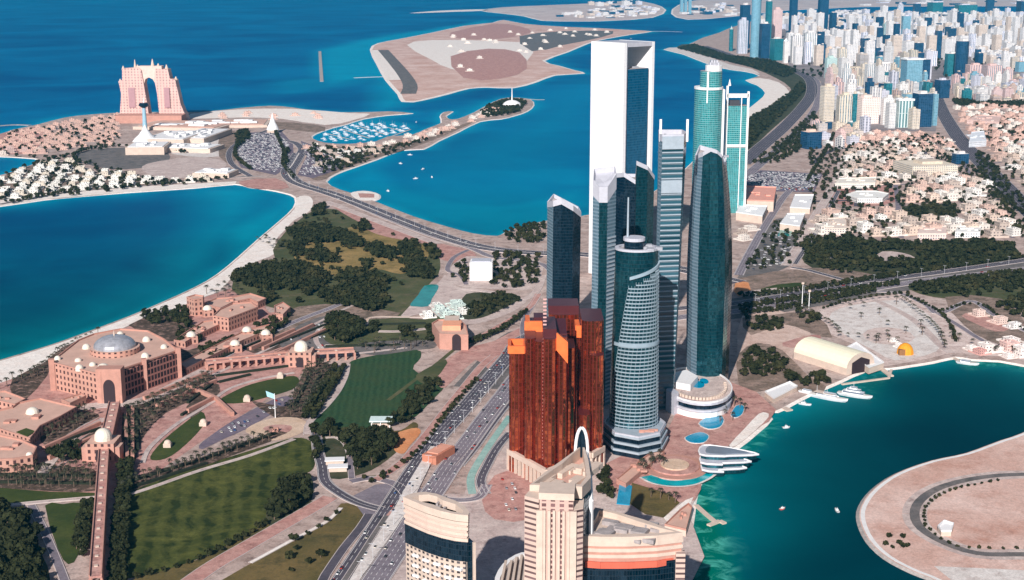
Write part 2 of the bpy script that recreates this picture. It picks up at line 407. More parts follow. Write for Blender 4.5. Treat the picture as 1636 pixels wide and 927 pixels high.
bp = t.n('Bump'); bp.inputs['Strength'].default_value = .25; bp.inputs['Distance'].default_value = .6
t.l(t.noise(.12, 4, .7), bp.inputs['Height']); t.l(bp.outputs[0], t.b.inputs['Normal'])
WATER = t.set(c, .45, .02); t.b.inputs['IOR'].default_value = 1.2
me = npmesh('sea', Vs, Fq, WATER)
ca = me.color_attributes.new('depth_haze_tint', 'FLOAT_COLOR', 'POINT')
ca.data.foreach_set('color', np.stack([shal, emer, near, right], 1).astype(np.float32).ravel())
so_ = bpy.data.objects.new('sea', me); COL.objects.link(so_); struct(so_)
# ================================================================== surfaces laid on the ground
LAWN = ground('mown_lawn', (.035, .055, .014), (.06, .078, .018), .03, (.12, .12, .035), .02, amt=.5)
def striped_lawn(name, ang, per, c1, c2, c3):
    t = NT(name); mp = t.n('Mapping'); t.l(t.obj(), mp.inputs[0]); mp.inputs['Rotation'].default_value = (0, 0, ang)
    wv = t.n('TexWave'); t.l(mp.outputs[0], wv.inputs[0]); wv.inputs['Scale'].default_value = 1/per*.314; wv.inputs['Distortion'].default_value = 3.5; wv.inputs['Detail'].default_value = 3; wv.inputs['Detail Scale'].default_value = 2.5
    c = t.mix(t.ramp(wv.outputs['Fac'], .25, .75), c1, c2); c = t.mix(t.math('MULTIPLY', t.ramp(t.noise(.03, 5, .75, dist=.5), .42, .68), .75), c, c3)
    f = t.ramp(t.noise(.4, 3, .7), .3, .7); k = t.math('ADD', t.math('MULTIPLY', f, .3), .85); cb = t.n('CombineColor'); [t.l(k, cb.inputs[i]) for i in range(3)]
    return t.set(t.mix(1.0, c, cb.outputs[0], 'MULTIPLY'), .95, .1)
LAWN1 = striped_lawn('striped_lawn', R(-9), 15, (.024, .036, .009), (.055, .066, .016), (.14, .14, .035))
LAWN2 = striped_lawn('fine_lawn', R(-3), 7, (.025, .060, .026), (.036, .078, .034), (.05, .075, .03))
OLIVE = ground('dry_olive_grass', (.10, .085, .03), (.19, .13, .05), .02, (.04, .045, .02), .04, amt=.9)
GOLF = ground('golf_grass', (.20, .15, .05), (.38, .25, .10), .014, (.05, .06, .025), .03, amt=.8)
PARKG = ground('park_grass', (.06, .075, .03), (.11, .11, .05), .02, (.25, .17, .12), .03, amt=.4)
WOODG = ground('woodland_floor', (.04, .05, .025), (.08, .08, .04), .03, (.2, .14, .1), .04, amt=.4)
ASPH = ground('asphalt', (.085, .075, .095), (.125, .11, .135), .05, (.05, .045, .05), .03, amt=.5, rough=.85)
ASPHL = ground('light_asphalt', (.20, .17, .20), (.27, .23, .26), .04, (.13, .11, .13), .03, amt=.6, rough=.85)
PINK = ground('pink_paving', (.46, .23, .20), (.60, .35, .30), .05, (.20, .09, .08), .09, amt=.8)
PALEP = ground('pale_paving', (.52, .40, .37), (.68, .56, .51), .04, (.26, .17, .16), .08, amt=.75)
WHITEP = ground('white_concrete', (.66, .58, .54), (.80, .74, .70), .05, (.38, .28, .25), .08, amt=.7)
TANP = ground('tan_paving', (.60, .42, .30), (.70, .52, .40), .05)
ORANGE = ground('orange_earth', (.62, .24, .10), (.72, .32, .15), .05)
PURPLE = ground('grey_parking', (.15, .12, .16), (.21, .17, .21), .04, (.30, .22, .24), .07, amt=.5)
GRAVEL = ground('grey_gravel', (.13, .12, .12), (.22, .19, .18), .05, (.07, .07, .06), .06, amt=.8)
CYANV = ground('pale_teal_track', (.25, .42, .38), (.36, .52, .47), .05)
POOL = flat('pool_water', (.0, .30, .50), .15, .5, var=.25, vs_=.08)
POOLG = flat('green_pool_water', (.02, .27, .24), .15, .5, var=.3, vs_=.05)
WHITEL = flat('road_paint', (.80, .77, .75), .7, var=.1)
KERB = flat('kerb_stone', (.55, .47, .45), .8, var=.12)
# --- west: palace beach and grounds
patch('beach', [(0,577),(78,554),(129,536),(207,507),(259,485),(316,459),(350,439),(384,411),(415,383),(448,355),(471,333),(474,316),(492,313),(500,322),(494,338),(470,352),(455,368),(440,385),(440,405),(405,420),(375,440),(350,465),(318,478),(290,500),(240,508),(170,535),(90,568),(60,590),(20,610),(0,612),(-80,640),(-90,600)], SAND, 1)
patch('palace_paving', [(0,612),(60,592),(110,560),(250,505),(320,478),(400,455),(430,500),(520,485),(560,510),(500,560),(480,600),(330,700),(190,790),(100,790),(0,790),(-100,790),(-100,660)], PINK, 1, 2)
patch('park', [(440,430),(436,400),(455,372),(480,350),(505,335),(540,335),(575,348),(610,365),(645,380),(690,395),(703,415),(700,440),(680,460),(690,480),(640,520),(700,505),(700,520),(560,545),(520,550),(505,530),(540,500),(470,500),(400,480),(370,462),(385,440)], PARKG, 2, 2)
patch('golf_course', [(478,395),(500,378),(540,368),(590,360),(640,378),(685,398),(672,425),(640,438),(600,430),(545,442),(500,430),(470,412)], GOLF, 3)
patch('sand_ridge', [(525,325),(560,337),(600,352),(650,370),(700,388),(750,400),(760,412),(730,420),(700,412),(690,395),(640,380),(600,366),(560,348)], PINK, 3)
patch('pink_yard', [(590,360),(620,362),(655,378),(650,384),(615,378),(588,368)], PINK, 4)
patch('palace_lawn', [(188,790),(240,768),(330,742),(420,714),(470,700),(497,706),(504,728),(500,750),(482,760),(460,778),(440,800),(428,832),(385,860),(320,892),(250,915),(190,928),(186,935),(186,860)], LAWN1, 3)
patch('parade_lawn', [(556,590),(562,577),(600,568),(665,559),(672,572),(660,590),(695,610),(710,618),(690,640),(664,666),(640,672),(600,688),(560,690),(520,684),(500,676),(514,654),(537,620)], LAWN2, 3)
patch('oval_lawn', [(350,640),(375,625),(402,614),(440,605),(470,601),(478,610),(466,623),(430,634),(395,643),(365,645)], LAWN, 3)
patch('leaf_lawn', [(240,730),(262,703),(300,672),(322,658),(328,674),(308,700),(275,728),(250,736)], LAWN, 3)
patch('triangle_lawn', [(72,808),(100,806),(131,804),(133,830),(126,885),(109,902),(92,876)], LAWN, 3, 2)
patch('green_strip', [(-40,784),(0,780),(80,786),(155,788),(155,797),(70,803),(-40,812)], LAWN, 3, 2)
patch('dark_garden', [(-60,818),(0,815),(38,819),(66,885),(80,925),(60,1000),(-120,1000)], WOODG, 3, 2)
patch('dark_glade', [(425,832),(430,805),(450,785),(470,768),(497,765),(500,785),(495,805),(470,830),(440,842)], WOODG, 4)
patch('olive_field', [(330,945),(420,890),(520,835),(545,805),(575,812),(580,832),(555,870),(535,900),(520,940),(500,1000),(300,1000)], OLIVE, 3)
patch('olive_verge', [(190,935),(320,893),(430,835),(500,800),(440,850),(360,895),(290,935),(260,960)], OLIVE, 2)
patch('plaza', [(336,697),(371,673),(433,640),(461,633),(470,640),(450,652),(395,685),(359,701),(324,718),(318,712)], PURPLE, 3, 2)
patch('round_plaza', [(392,690),(410,676),(440,668),(475,668),(492,678),(485,690),(455,702),(425,703)], TANP, 3)
patch('ring_paving', [(420,685),(440,679),(465,681),(462,690),(440,694)], PINK, 4)
patch('woodland', [(495,690),(520,684),(560,692),(600,690),(640,692),(640,715),(605,745),(570,760),(530,765),(505,740)], WOODG, 2)
patch('brown_border', [(600,690),(640,688),(660,675),(668,682),(650,700),(610,700)], OLIVE, 4)
patch('orange_earth', [(628,712),(625,698),(640,690),(665,684),(672,692),(655,712),(645,725),(632,722)], ORANGE, 4)
patch('gravel_yard', [(505,535),(520,520),(560,515),(600,510),(700,512),(690,540),(640,555),(560,568),(510,555)], PARKG, 3, 2)
patch('dark_parking', [(478,520),(520,505),(512,525),(520,545),(545,560),(500,566),(450,555),(455,540)], GRAVEL, 4)
patch('palm_border', [(565,560),(575,550),(620,545),(690,545),(694,556),(660,560),(600,568)], GRAVEL, 4)
patch('dusty_yard', [(690,500),(640,505),(700,452),(712,440),(730,458),(780,470),(830,478),(850,470),(830,492),(790,510),(745,518)], PALEP, 3)
patch('green_pool', [(655,487),(668,472),(678,457),(698,455),(700,462),(690,478),(684,490),(662,490)], POOLG, 5, 2)
patch('garden_island', [(745,470),(790,468),(822,470),(828,480),(800,495),(770,508),(740,510),(735,495)], WOODG, 4)
patch('traffic_island', [(715,440),(722,425),(745,410),(780,412),(860,415),(865,440),(850,462),(800,462),(745,460),(722,452)], PALEP, 3)
patch('arch_forecourt', [(690,600),(720,570),(750,555),(790,545),(840,520),(835,545),(800,575),(780,590),(760,575),(720,612),(705,620)], PINK, 3, 2)
patch('arch_gardens', [(665,600),(690,585),(705,575),(715,580),(690,612),(672,612)], PARKG, 5, 2)
patch('tower_forecourt', [(742,790),(750,760),(800,690),(815,660),(960,700),(1110,760),(1100,820),(1090,960),(560,960),(640,840),(700,790)], PALEP, 2, 2)
patch('tower_plaza', [(770,800),(790,760),(830,755),(870,790),(850,830),(790,830)], PINK, 3, 2)
patch('sports_lawn', [(998,800),(1010,772),(1070,790),(1086,804),(1060,828),(1030,822)], OLIVE, 5, 0)
patch('terrace_paving', [(960,745),(1060,700),(1080,660),(1165,610),(1240,655),(1200,690),(1150,722),(1120,760),(1110,800),(1000,800)], PINK, 3, 2)
patch('club_beach', [(1108,795),(1100,812),(1080,850),(1060,828),(1095,800)], SAND, 6, 1)
patch('cove_beach', [(1228,667),(1205,690),(1176,713),(1165,712),(1190,685),(1212,662),(1224,660)], SAND, 6, 2)
SHRUB = ground('shrub_bed', (.055, .040, .030), (.11, .075, .055), .06, (.46, .29, .24), .16, amt=.95)
SCRUB = ground('scrub_sand', (.16, .12, .09), (.40, .28, .23), .05, (.055, .045, .035), .1, amt=.9)
for pp in ([(-60,745),(0,750),(60,740),(100,746),(150,750),(157,784),(80,785),(0,780),(-60,782)], [(196,792),(200,768),(255,750),(330,728),(405,700),(440,694),(432,706),(330,742),(232,776)], [(453,664),(468,632),(486,592),(500,580),(532,584),(528,604),(512,634),(490,664),(470,672)], [(196,660),(240,640),(300,615),(342,598),(334,625),(265,660),(228,700),(215,742),(200,742)], [(64,692),(110,668),(125,655),(157,662),(150,672),(100,697),(75,714)], [(205,520),(262,498),(300,505),(296,540),(262,545),(236,530)], [(270,556),(300,560),(350,545),(380,542),(345,575),(300,590),(268,590)], [(392,560),(440,530),(500,512),(520,515),(480,540),(430,562)], [(20,606),(70,580),(100,555),(150,535),(180,530),(120,552),(82,584),(76,600),(40,640),(20,632)], [(76,706),(150,676),(158,700),(100,722)], [(298,650),(340,612),(352,625),(330,650),(305,668)], [(400,640),(450,650),(500,640),(505,650),(470,672),(440,668)]):
    patch('shrub_bed', pp, SHRUB, 2.5, 2)
for pp in ([(1180,566),(1210,548),(1250,560),(1290,600),(1320,618),(1300,628),(1240,620),(1190,630),(1178,600)], [(1186,508),(1230,504),(1300,500),(1330,540),(1290,530),(1250,518),(1200,536)], [(1510,475),(1600,478),(1640,520),(1640,560),(1580,545),(1540,520)], [(1180,445),(1300,428),(1400,440),(1350,452),(1240,462),(1185,468)], [(450,500),(520,486),(640,500),(600,512),(520,512),(470,530),(430,540)]):
    patch('scrub', pp, SCRUB, 2.4, 2)
patch('city_streets', [(1262,110),(1250,60),(1200,32),(1640,24),(1800,24),(1800,150),(1640,130),(1500,140),(1495,210),(1310,208),(1312,130)], ground('street_grey', (.20, .17, .18), (.36, .31, .31), .01, (.10, .09, .10), .02, amt=.6), 1, 1)
PINKW = ground('pale_pink_ground', (.60, .46, .41), (.76, .62, .57), .04, (.30, .17, .15), .1, amt=.8)
# --- east side
patch('quay_paving', [(1300,505),(1330,486),(1400,474),(1450,472),(1490,488),(1530,505),(1580,530),(1640,545),(1640,575),(1598,570),(1554,568),(1526,564),(1488,572),(1425,584),(1380,588),(1400,566),(1350,545),(1310,525)], PINKW, 1.8, 2)
patch('sandy_lot', [(1325,508),(1340,494),(1385,484),(1440,480),(1470,494),(1500,520),(1505,552),(1480,568),(1430,576),(1400,562),(1350,535)], WHITEP, 2, 2)
patch('lot_patch', [(1378,534),(1400,524),(1440,526),(1462,540),(1440,550),(1395,548)], PINKW, 2.6, 2)
patch('red_court', [(1536,505),(1556,500),(1590,512),(1612,526),(1590,530),(1560,518)], PINK, 2.6, 2)
patch('orange_court', [(1176,448),(1196,452),(1200,466),(1180,474),(1172,466)], ORANGE, 5, 1)
patch('sand_waste', [(1186,505),(1240,495),(1270,510),(1300,540),(1270,560),(1250,600),(1190,600),(1178,560)], ground('pink_sand_waste', (.58,.40,.33), (.74,.56,.48), .03, (.34,.19,.14), .08), 2, 2)
patch('sand_court', [(1250,548),(1300,535),(1312,540),(1300,552),(1262,556)], PINK, 3, 2)
patch('date_park', [(1278,392),(1300,378),(1400,384),(1480,388),(1570,384),(1622,395),(1625,415),(1560,424),(1480,430),(1400,438),(1330,440),(1285,420)], WOODG, 2, 2)
patch('green_park', [(1450,455),(1520,448),(1600,440),(1700,430),(1700,500),(1620,490),(1580,475),(1520,478),(1470,470)], PARKG, 2, 2)
patch('compound_court', [(1322,322),(1332,300),(1420,296),(1432,322),(1380,330)], PINK, 1.4, 2)
patch('garden_clearing', [(1398,414),(1410,402),(1440,404),(1462,412),(1440,418)], PALEP, 3.4, 2)
patch('garden_clearing', [(1305,410),(1320,402),(1338,406),(1325,414)], PALEP, 3.4, 2)
for a in ([(1300,262),(1330,240),(1400,236),(1520,238)], [(1335,278),(1440,268),(1545,262)], [(1300,322),(1440,318)], [(1545,316),(1600,330)], [(1375,262),(1370,330)], [(1478,238),(1490,262)]):
    patch_c = smooth(W(a), 3, False); mb = MB(); ribbon_into(mb, patch_c, 14, GZ+.3+zinc()); struct(mb.build('side_street', ground('asphalt', (.1,.1,.1), (.1,.1,.1))))
patch('square_park', [(1440,330),(1520,325),(1530,345),(1450,352)], WOODG, 2, 0)
patch('green_triangle', [(1200,468),(1240,455),(1290,452),(1260,462),(1210,470)], LAWN, 3, 2)
patch('dusty_blocks', [(1178,445),(1210,390),(1240,350),(1290,350),(1270,400),(1262,425),(1220,440)], GRAVEL, 2, 2)
patch('parking_lot', [(1195,280),(1215,272),(1315,278),(1300,308),(1240,306),(1190,296)], PURPLE, 2, 1)
patch('corniche_beach', [(1061,79),(1093,87),(1145,107),(1190,114),(1214,119),(1200,110),(1165,103),(1125,88),(1085,76)], WHITEP, 2, 2)
patch('cove_sand', [(1192,128),(1211,136),(1224,148),(1214,160),(1199,172),(1186,185),(1190,192),(1225,172),(1258,158),(1262,148),(1245,132),(1215,125)], SAND, 2, 2)
patch('corniche_park', [(1080,76),(1110,70),(1160,88),(1230,96),(1290,118),(1300,140),(1280,165),(1230,210),(1186,245),(1186,195),(1225,174),(1262,156),(1262,140),(1240,125),(1200,108),(1140,92)], WOODG, 1, 2)
# --- marina peninsula
patch('west_road_field', [(-40,214),(0,214),(60,202),(70,225),(40,246),(0,245),(-40,245)], PINK, 1, 2)
patch('marina_sand', [(305,182),(380,175),(470,174),(560,181),(592,182),(565,192),(520,200),(450,190),(380,188),(310,190)], SAND, 1, 2)
patch('marina_dark_strip', [(300,196),(380,192),(470,196),(520,203),(505,212),(450,206),(380,204),(310,210)], SCRUB, 1, 2)
patch('marina_pale_square', [(262,218),(300,210),(352,214),(372,232),(350,250),(300,250),(262,240)], WHITEP, 1, 2)
patch('marina_dark_bank', [(352,214),(376,210),(380,240),(372,262),(350,250)], SCRUB, 1.5, 2)
patch('breakwater_ground', [(500,236),(560,236),(640,228),(700,212),(760,192),(730,208),(660,236),(580,258),(530,280),(515,288),(490,280)], SCRUB, .8, 2)
patch('villa_lanes', [(0,285),(60,262),(118,262),(180,282),(300,288),(200,299),(60,311),(0,320)], SCRUB, .7, 2)
patch('marina_beach', [(0,329),(69,319),(207,307),(311,300),(376,294),(378,290),(300,294),(200,300),(60,311),(0,320)], SAND, 2, 1)
patch('ring_field', [(125,245),(160,238),(215,236),(262,242),(270,256),(230,268),(175,270),(135,260)], GRAVEL, 2)
patch('tan_field', [(235,262),(300,252),(350,255),(362,265),(335,280),(270,285),(230,275)], PALEP, 3)
patch('marina_parking', [(375,225),(400,212),(450,210),(468,230),(470,262),(440,280),(385,268),(372,245)], PURPLE, 2, 1)
patch('marina_parking_east', [(480,225),(520,240),(560,250),(590,245),(560,262),(530,275),(500,285),(475,280),(490,250)], PURPLE, 2, 1)
patch('pink_end', [(382,290),(440,285),(462,300),(430,303),(395,299)], PINK, 3, 2)
patch('islet_club', [(572,309),(598,310),(598,316),(575,316)], PINK, 2, 0)
# --- round island features
ring = smooth(W([(1461,822),(1470,800),(1500,780),(1550,766),(1610,759),(1680,760),(1760,775),(1800,815),(1770,860),(1700,882),(1620,886),(1560,884),(1510,868),(1472,845)]), 3)
mbr = MB(); ribbon_into(mbr, ring+[ring[0]], 8, GZ+.2); struct(mbr.build('ring_canal', GRAVEL))
mbr = MB(); ribbon_into(mbr, ring+[ring[0]], 20, GZ+.1); struct(mbr.build('ring_verge', PALEP))
ri = lands['round_island_ground']
mbr = MB(); ribbon_into(mbr, ri+[ri[0]], 1, GZ+.12, w1=4.5); struct(mbr.build('island_path', WHITEL))
patch('white_lot', [(1492,905),(1560,908),(1700,915),(1760,930),(1700,990),(1560,960)], WHITEP, 2, 1)
# --- reclaimed island patches
patch('orange_field', [(720,52),(790,38),(830,42),(850,52),(800,62),(735,62)], PINK, 1, 2)
patch('white_field', [(650,72),(690,64),(800,66),(850,72),(840,100),(780,118),(720,110),(690,96)], SAND, 1, 2)
patch('red_field', [(720,90),(780,78),(830,84),(842,110),(800,126),(740,124)], PINK, 2, 2)
patch('grey_field', [(830,58),(900,50),(980,50),(960,60),(900,72),(850,82)], GRAVEL, 2, 2)
mbr = MB(); ribbon_into(mbr, smooth(W([(612,80),(640,112),(655,135),(652,150)]), 3, False), 55, GZ+.3); struct(mbr.build('island_beach_road', GRAVEL))
mbr = MB(); ribbon_into(mbr, smooth(W([(600,80),(618,106),(630,128)]), 3, False), 60, GZ+.2); struct(mbr.build('island_sand_bank', SAND))
# ================================================================== roads
def road(name, px, w, mat=None, layer=6, lanes=0, kerb=True, edge=True, sm=4, median=0):
    c = smooth(W(px), sm, False) if sm else W(px); mb = MB(); z = GZ+.07*layer+zinc()*1.0
    ribbon_into(mb, c, w, z); struct(mb.build(name, mat or ASPH))
    if kerb:
        k = MB(); kerb_into(k, c, w/2+.3, GZ, z-GZ+.14, .6); kerb_into(k, c, -w/2-.3, GZ, z-GZ+.14, .6); struct(k.build('kerb', KERB))
    m = MB(); has = False
    if edge and lanes:
        ribbon_into(m, c, w/2-.9, z+.03, w1=w/2-.55); ribbon_into(m, c, -w/2+.55, z+.03, w1=-w/2+.9); has = True
    for i in range(1, lanes):
        o = -w/2 + w*i/lanes; ribbon_into(m, c, o-.16, z+.03, w1=o+.16, dash=4); has = True
    if has: struct(m.build('lane_marking', WHITEL))
    return c
hwL = road('highway', [(505,990),(548,930),(580,882),(605,843),(630,803),(652,768),(676,732),(700,700),(727,670),(760,632),(790,596),(812,570),(835,542),(900,520),(1000,503),(1100,492),(1185,484),(1300,465),(1400,449),(1500,436),(1640,416),(1800,395)], 19, lanes=5, layer=7)
hwR = road('highway', [(560,990),(600,928),(640,868),(672,816),(700,775),(722,742),(750,705),(780,664),(808,628),(840,590),(900,555),(1000,523),(1100,506),(1185,497),(1300,478),(1400,461),(1500,446),(1640,430),(1800,408)], 21, ASPHL, lanes=5, layer=7)
road('service_road', [(735,745),(760,715),(785,680),(812,645)], 8, lanes=2)
road('service_road', [(776,790),(768,770),(778,745),(795,715),(815,692)], 9, lanes=2, mat=ASPH)
road('service_road', [(700,796),(735,800),(765,795),(778,775)], 9, lanes=2, mat=ASPHL)
mb_ = MB(); ribbon_into(mb_, smooth(W([(755,790),(752,765),(765,738),(790,700),(815,665)]), 4, False), 7, GZ+.45); struct(mb_.build('cycle_track', CYANV))
road('median', [(540,945),(566,905),(598,855),(618,825)], 4, GRAVEL, 9, edge=False)
road('promenade', [(290,940),(340,905),(400,870),(455,838),(500,812),(528,795)], 15, PINK, 5)
road('promenade', [(400,900),(470,862),(520,835),(545,812)], 3, SAND, 5)
road('promenade', [(600,768),(640,742),(668,712),(690,685),(715,652),(745,615),(770,585),(790,568)], 9, PINK, 6)
road('hedge_path', [(585,762),(620,757),(655,728),(672,705),(705,668),(735,632),(770,592)], 3, PARKG, 5, kerb=False)
road('street', [(505,690),(508,720),(515,745),(520,770),(545,790),(575,805),(610,815)], 10, ASPH, 6, lanes=2)
road('street', [(556,1000),(510,950),(540,890),(575,845),(590,822)], 7, ASPH, 6)
road('street', [(560,770),(590,765),(620,770),(640,780),(655,800)], 9, ASPHL, 5)
road('street', [(553,712),(558,725),(560,745),(562,765)], 5, ASPHL, 5)
road('street', [(520,700),(538,700),(552,712),(558,730)], 3, PALEP, 5)
patch('junction', [(560,795),(600,775),(650,770),(690,790),(640,850),(610,860),(585,830)], ASPHL, 5, 1)
patch('crossing', [(612,830),(628,812),(650,816),(640,836)], PINK, 8, 1)
road('garden_path', [(-60,812),(0,809),(60,803),(155,795)], 5, PALEP, 5)
road('garden_path', [(50,808),(66,840),(84,880),(102,925),(110,950)], 6, ASPHL, 5)
road('garden_path', [(186,797),(240,780),(320,752),(400,728),(470,702)], 4, PALEP, 5)
road('garden_path', [(200,770),(260,758),(330,738),(400,710),(450,690)], 15, ground('shrub_bed', (.16,.07,.05), (.07,.06,.03), .12, (.42,.28,.22), .15, amt=.9), 4, kerb=False)
road('garden_path', [(555,582),(552,600),(540,625),(520,650),(495,675),(490,695)], 6, PALEP, 5)
road('garden_path', [(340,640),(370,620),(420,605),(470,596)], 3, PALEP, 5)
road('garden_path', [(228,740),(240,715),(280,680),(325,652),(345,640)], 3.5, PALEP, 5)
road('garden_path', [(530,570),(600,562),(650,556)], 4, PALEP, 5)
road('garden_path', [(516,560),(505,545),(508,530),(520,517),(540,508)], 5, PALEP, 5)
road('garden_path', [(519,552),(560,553),(610,551),(640,549)], 4, PALEP, 5)
road('garden_path', [(585,520),(592,508),(640,507),(690,508)], 3.5, TANP, 6)
road('garden_path', [(605,530),(640,530),(680,526)], 7, PALEP, 6)
road('palace_drive', [(330,585),(400,548),(470,515),(530,492),(560,478)], 10, ASPHL, 5, lanes=2)
road('palace_drive', [(340,600),(420,562),(500,520),(560,490),(600,478)], 4, PALEP, 5)
road('palace_drive', [(100,655),(160,648),(230,640),(290,612),(330,592)], 18, PALEP, 5)
road('palace_drive', [(65,760),(100,715),(140,680),(180,668)], 9, PALEP, 4)
for k in range(3): road('terrace_walk', [(70+k*10,722+k*14),(110+k*8,696+k*12),(160,668+k*12)], 3, PINK, 6)
road('loop_road', [(745,455),(735,440),(715,432),(725,412),(748,400)], 7, ASPHL, 5)
road('loop_road', [(700,470),(740,462),(800,470),(835,478),(857,466),(868,440)], 9, PALEP, 5)
road('loop_road', [(840,560),(835,520),(850,490),(862,470)], 6, ASPHL, 5)
road('loop_road', [(620,640),(660,610),(700,580),(745,545),(800,520),(840,492)], 5, PARKG, 3, kerb=False)
road('palm_avenue', [(700,548),(750,545),(800,520),(845,492),(860,470)], 9, PINK, 5)
for nm_, cc, w_ in (('highway_verge', [(1130,498),(1185,492),(1300,473),(1400,456),(1500,442),(1640,424),(1800,402)], 95), ('highway_verge', [(760,620),(800,575),(840,535),(900,530)], 50)):
    mb = MB(); ribbon_into(mb, smooth(W(cc), 4, False), w_, GZ+.2); struct(mb.build(nm_, GRAVEL))
# causeway
cwa = [(478,245),(468,262),(460,275),(468,288),(490,298),(520,307),(560,321),(620,345),(690,372),(750,391),(800,400),(860,405),(940,408),(1060,425),(1180,452)]
cw = road('causeway', cwa, 32, ASPH, 8, lanes=8)
mbr = MB(); ribbon_into(mbr, cw, 3, GZ+.8); struct(mbr.build('median', WHITEP))
road('causeway_ramp', [(540,316),(600,342),(680,374),(750,396),(790,412),(870,424),(900,470)], 12, ASPHL, 6, lanes=3)
road('causeway_shoulder', [(520,322),(580,345),(640,368),(700,390)], 16, PALEP, 4)
road('marina_road', [(478,247),(482,238),(470,228),(448,222),(430,205)], 18, ASPH, 6, lanes=4)
road('marina_road', [(400,282),(370,262),(368,240),(392,222),(430,208)], 14, ASPH, 6, lanes=3)
road('marina_road', [(128,262),(118,250),(130,240),(165,232),(230,233),(290,238),(350,240)], 10, PALEP, 6, lanes=2)
road('marina_road', [(0,327),(100,309),(240,296),(370,284),(420,282)], 12, GRAVEL, 4)
# east side roads
road('corniche_road', [(1186,262),(1215,236),(1250,206),(1282,172),(1297,148),(1292,126),(1265,112),(1225,102),(1180,92),(1150,82),(1125,74)], 40, ASPH, 6, lanes=6)
road('corniche_road', [(1182,290),(1215,262),(1262,222),(1300,178),(1308,150),(1303,128),(1280,114)], 24, ASPHL, 5, lanes=4)
road('diagonal_road', [(1488,130),(1500,165),(1512,190),(1535,225),(1570,262),(1605,298),(1636,330),(1700,390)], 42, ASPH, 6, lanes=8)
road('avenue', [(1180,440),(1195,410),(1220,365),(1250,318),(1262,305)], 14, ASPHL, 5, lanes=3)
road('avenue', [(1256,425),(1275,395),(1300,350),(1330,300),(1345,260)], 16, PALEP, 5, lanes=3)
road('avenue', [(1270,422),(1290,392),(1315,352),(1340,305)], 8, ASPH, 6, lanes=2)
road('slip_road', [(1265,428),(1290,432),(1320,440),(1360,450),(1410,452)], 10, ASPH, 6, lanes=2)
road('slip_road', [(1180,470),(1240,462),(1310,462),(1350,458)], 8, PALEP, 5)
road('slip_road', [(1400,466),(1440,470),(1480,488),(1500,502),(1540,484),(1560,484),(1590,505),(1650,535)], 9, ASPHL, 6, lanes=2)
road('slip_road', [(1500,502),(1530,520),(1570,545),(1610,560)], 7, ASPHL, 6)
road('slip_road', [(1390,476),(1440,500),(1470,520),(1500,550),(1520,565)], 9, PALEP, 5)
road('promenade', [(1310,497),(1350,487),(1400,478),(1440,474)], 4, PALEP, 5)
for a in ([(1350,250),(1440,245),(1540,248)], [(1330,300),(1420,296),(1520,292)], [(1315,345),(1400,340),(1440,335)], [(1300,372),(1400,370),(1560,372),(1620,380)], [(1420,240),(1430,290),(1440,380)], [(1530,240),(1560,300),(1600,370)], [(1540,205),(1600,202),(1700,204)], [(1575,262),(1700,252)], [(1540,170),(1600,172),(1700,176)]):
    road('side_street', a, 9, ASPHL, 4, kerb=False)
# ================================================================== landmark buildings
GL_TEAL = facade('teal_curtain_glass', (.008, .028, .038), (.003, .075, .100), 1.6, 3.7, .88, .90, gr=.07, metal=.7, gvar=.35, gspec=.8, wob=.35)
GL_NAVY = facade('navy_curtain_glass', (.008, .020, .034), (.002, .026, .052), 1.8, 3.7, .88, .88, gr=.07, metal=.7, gvar=.4, gspec=.8, wob=.35)
GL_AQUA = facade('aqua_curtain_glass', (.17, .38, .38), (.0, .20, .225), 3.2, 3.7, .84, .72, gr=.15, metal=.3, gvar=.35, gspec=.7)
GL_BLUE = facade('blue_curtain_glass', (.01, .08, .15), (.0, .10, .21), 3.0, 3.7, .86, .78, gr=.12, metal=.4, gvar=.25, gspec=.8)
BANDW = facade('banded_grey_wall', (.12, .17, .21), (.01, .05, .07), 40, 5.2, .99, .5, gr=.15)
BRONZE = facade('bronze_glass', (.13, .018, .012), (.52, .125, .050), 3.4, 3.5, .76, .93, gr=.09, metal=.92, gvar=.3, gspec=.9, wr=.3, wob=.3)
MAROON = flat('maroon_metal', (.10, .02, .025), .4, .5, .3)
CROWN = flat('orange_cladding', (.80, .17, .04), .45, .5, var=.2)
WHITE = flat('white_cladding', (.82, .80, .80), .6, var=.05, vs_=.03)
PANEL = flat('pale_metal_panel', (.50, .50, .56), .5, .5, var=.12)
GREYM = flat('grey_metal', (.35, .36, .40), .5, .5)
DARKM = flat('dark_louvre', (.05, .05, .06), .6)
ROOFG = flat('grey_roofing', (.36, .32, .32), .9, var=.3, vs_=.3)
ROOFP = flat('pink_roofing', (.62, .36, .29), .9, var=.15, vs_=.1)
CREAM = flat('cream_stone', (.62, .49, .41), .8, var=.12)
PSTONE = flat('palace_stone', (.50, .26, .205), .85, var=.15)
PAL = facade('palace_wall', (.50, .27, .21), (.05, .02, .02), 6.2, 6.4, .42, .55, gr=.5, gvar=.5, gspec=.3, wr=.85)
CRWALL = facade('cream_window_wall', (.52, .42, .35), (.035, .03, .035), 4.0, 3.3, .52, .48, gr=.2, gvar=.8)
CRBAND = facade('cream_banded_wall', (.56, .42, .36), (.10, .06, .06), 30, 3.6, .99, .40, gr=.3)
CRSTR = facade('cream_strip_wall', (.54, .37, .32), (.12, .06, .06), 5.5, 3.4, .5, .62, gr=.3)
RED = flat('red_band', (.62, .13, .08), .7)
DOMEW = flat('pale_dome', (.76, .68, .58), .4, .5)
DOMES = flat('silver_dome', (.42, .42, .46), .3, .6, .3, var=.35, vs_=.15)
ARCHD = flat('dark_opening', (.035, .02, .025), .6)
def at(x, y, z=GZ): X, Y = P(x, y, z); return (X, Y, GZ)
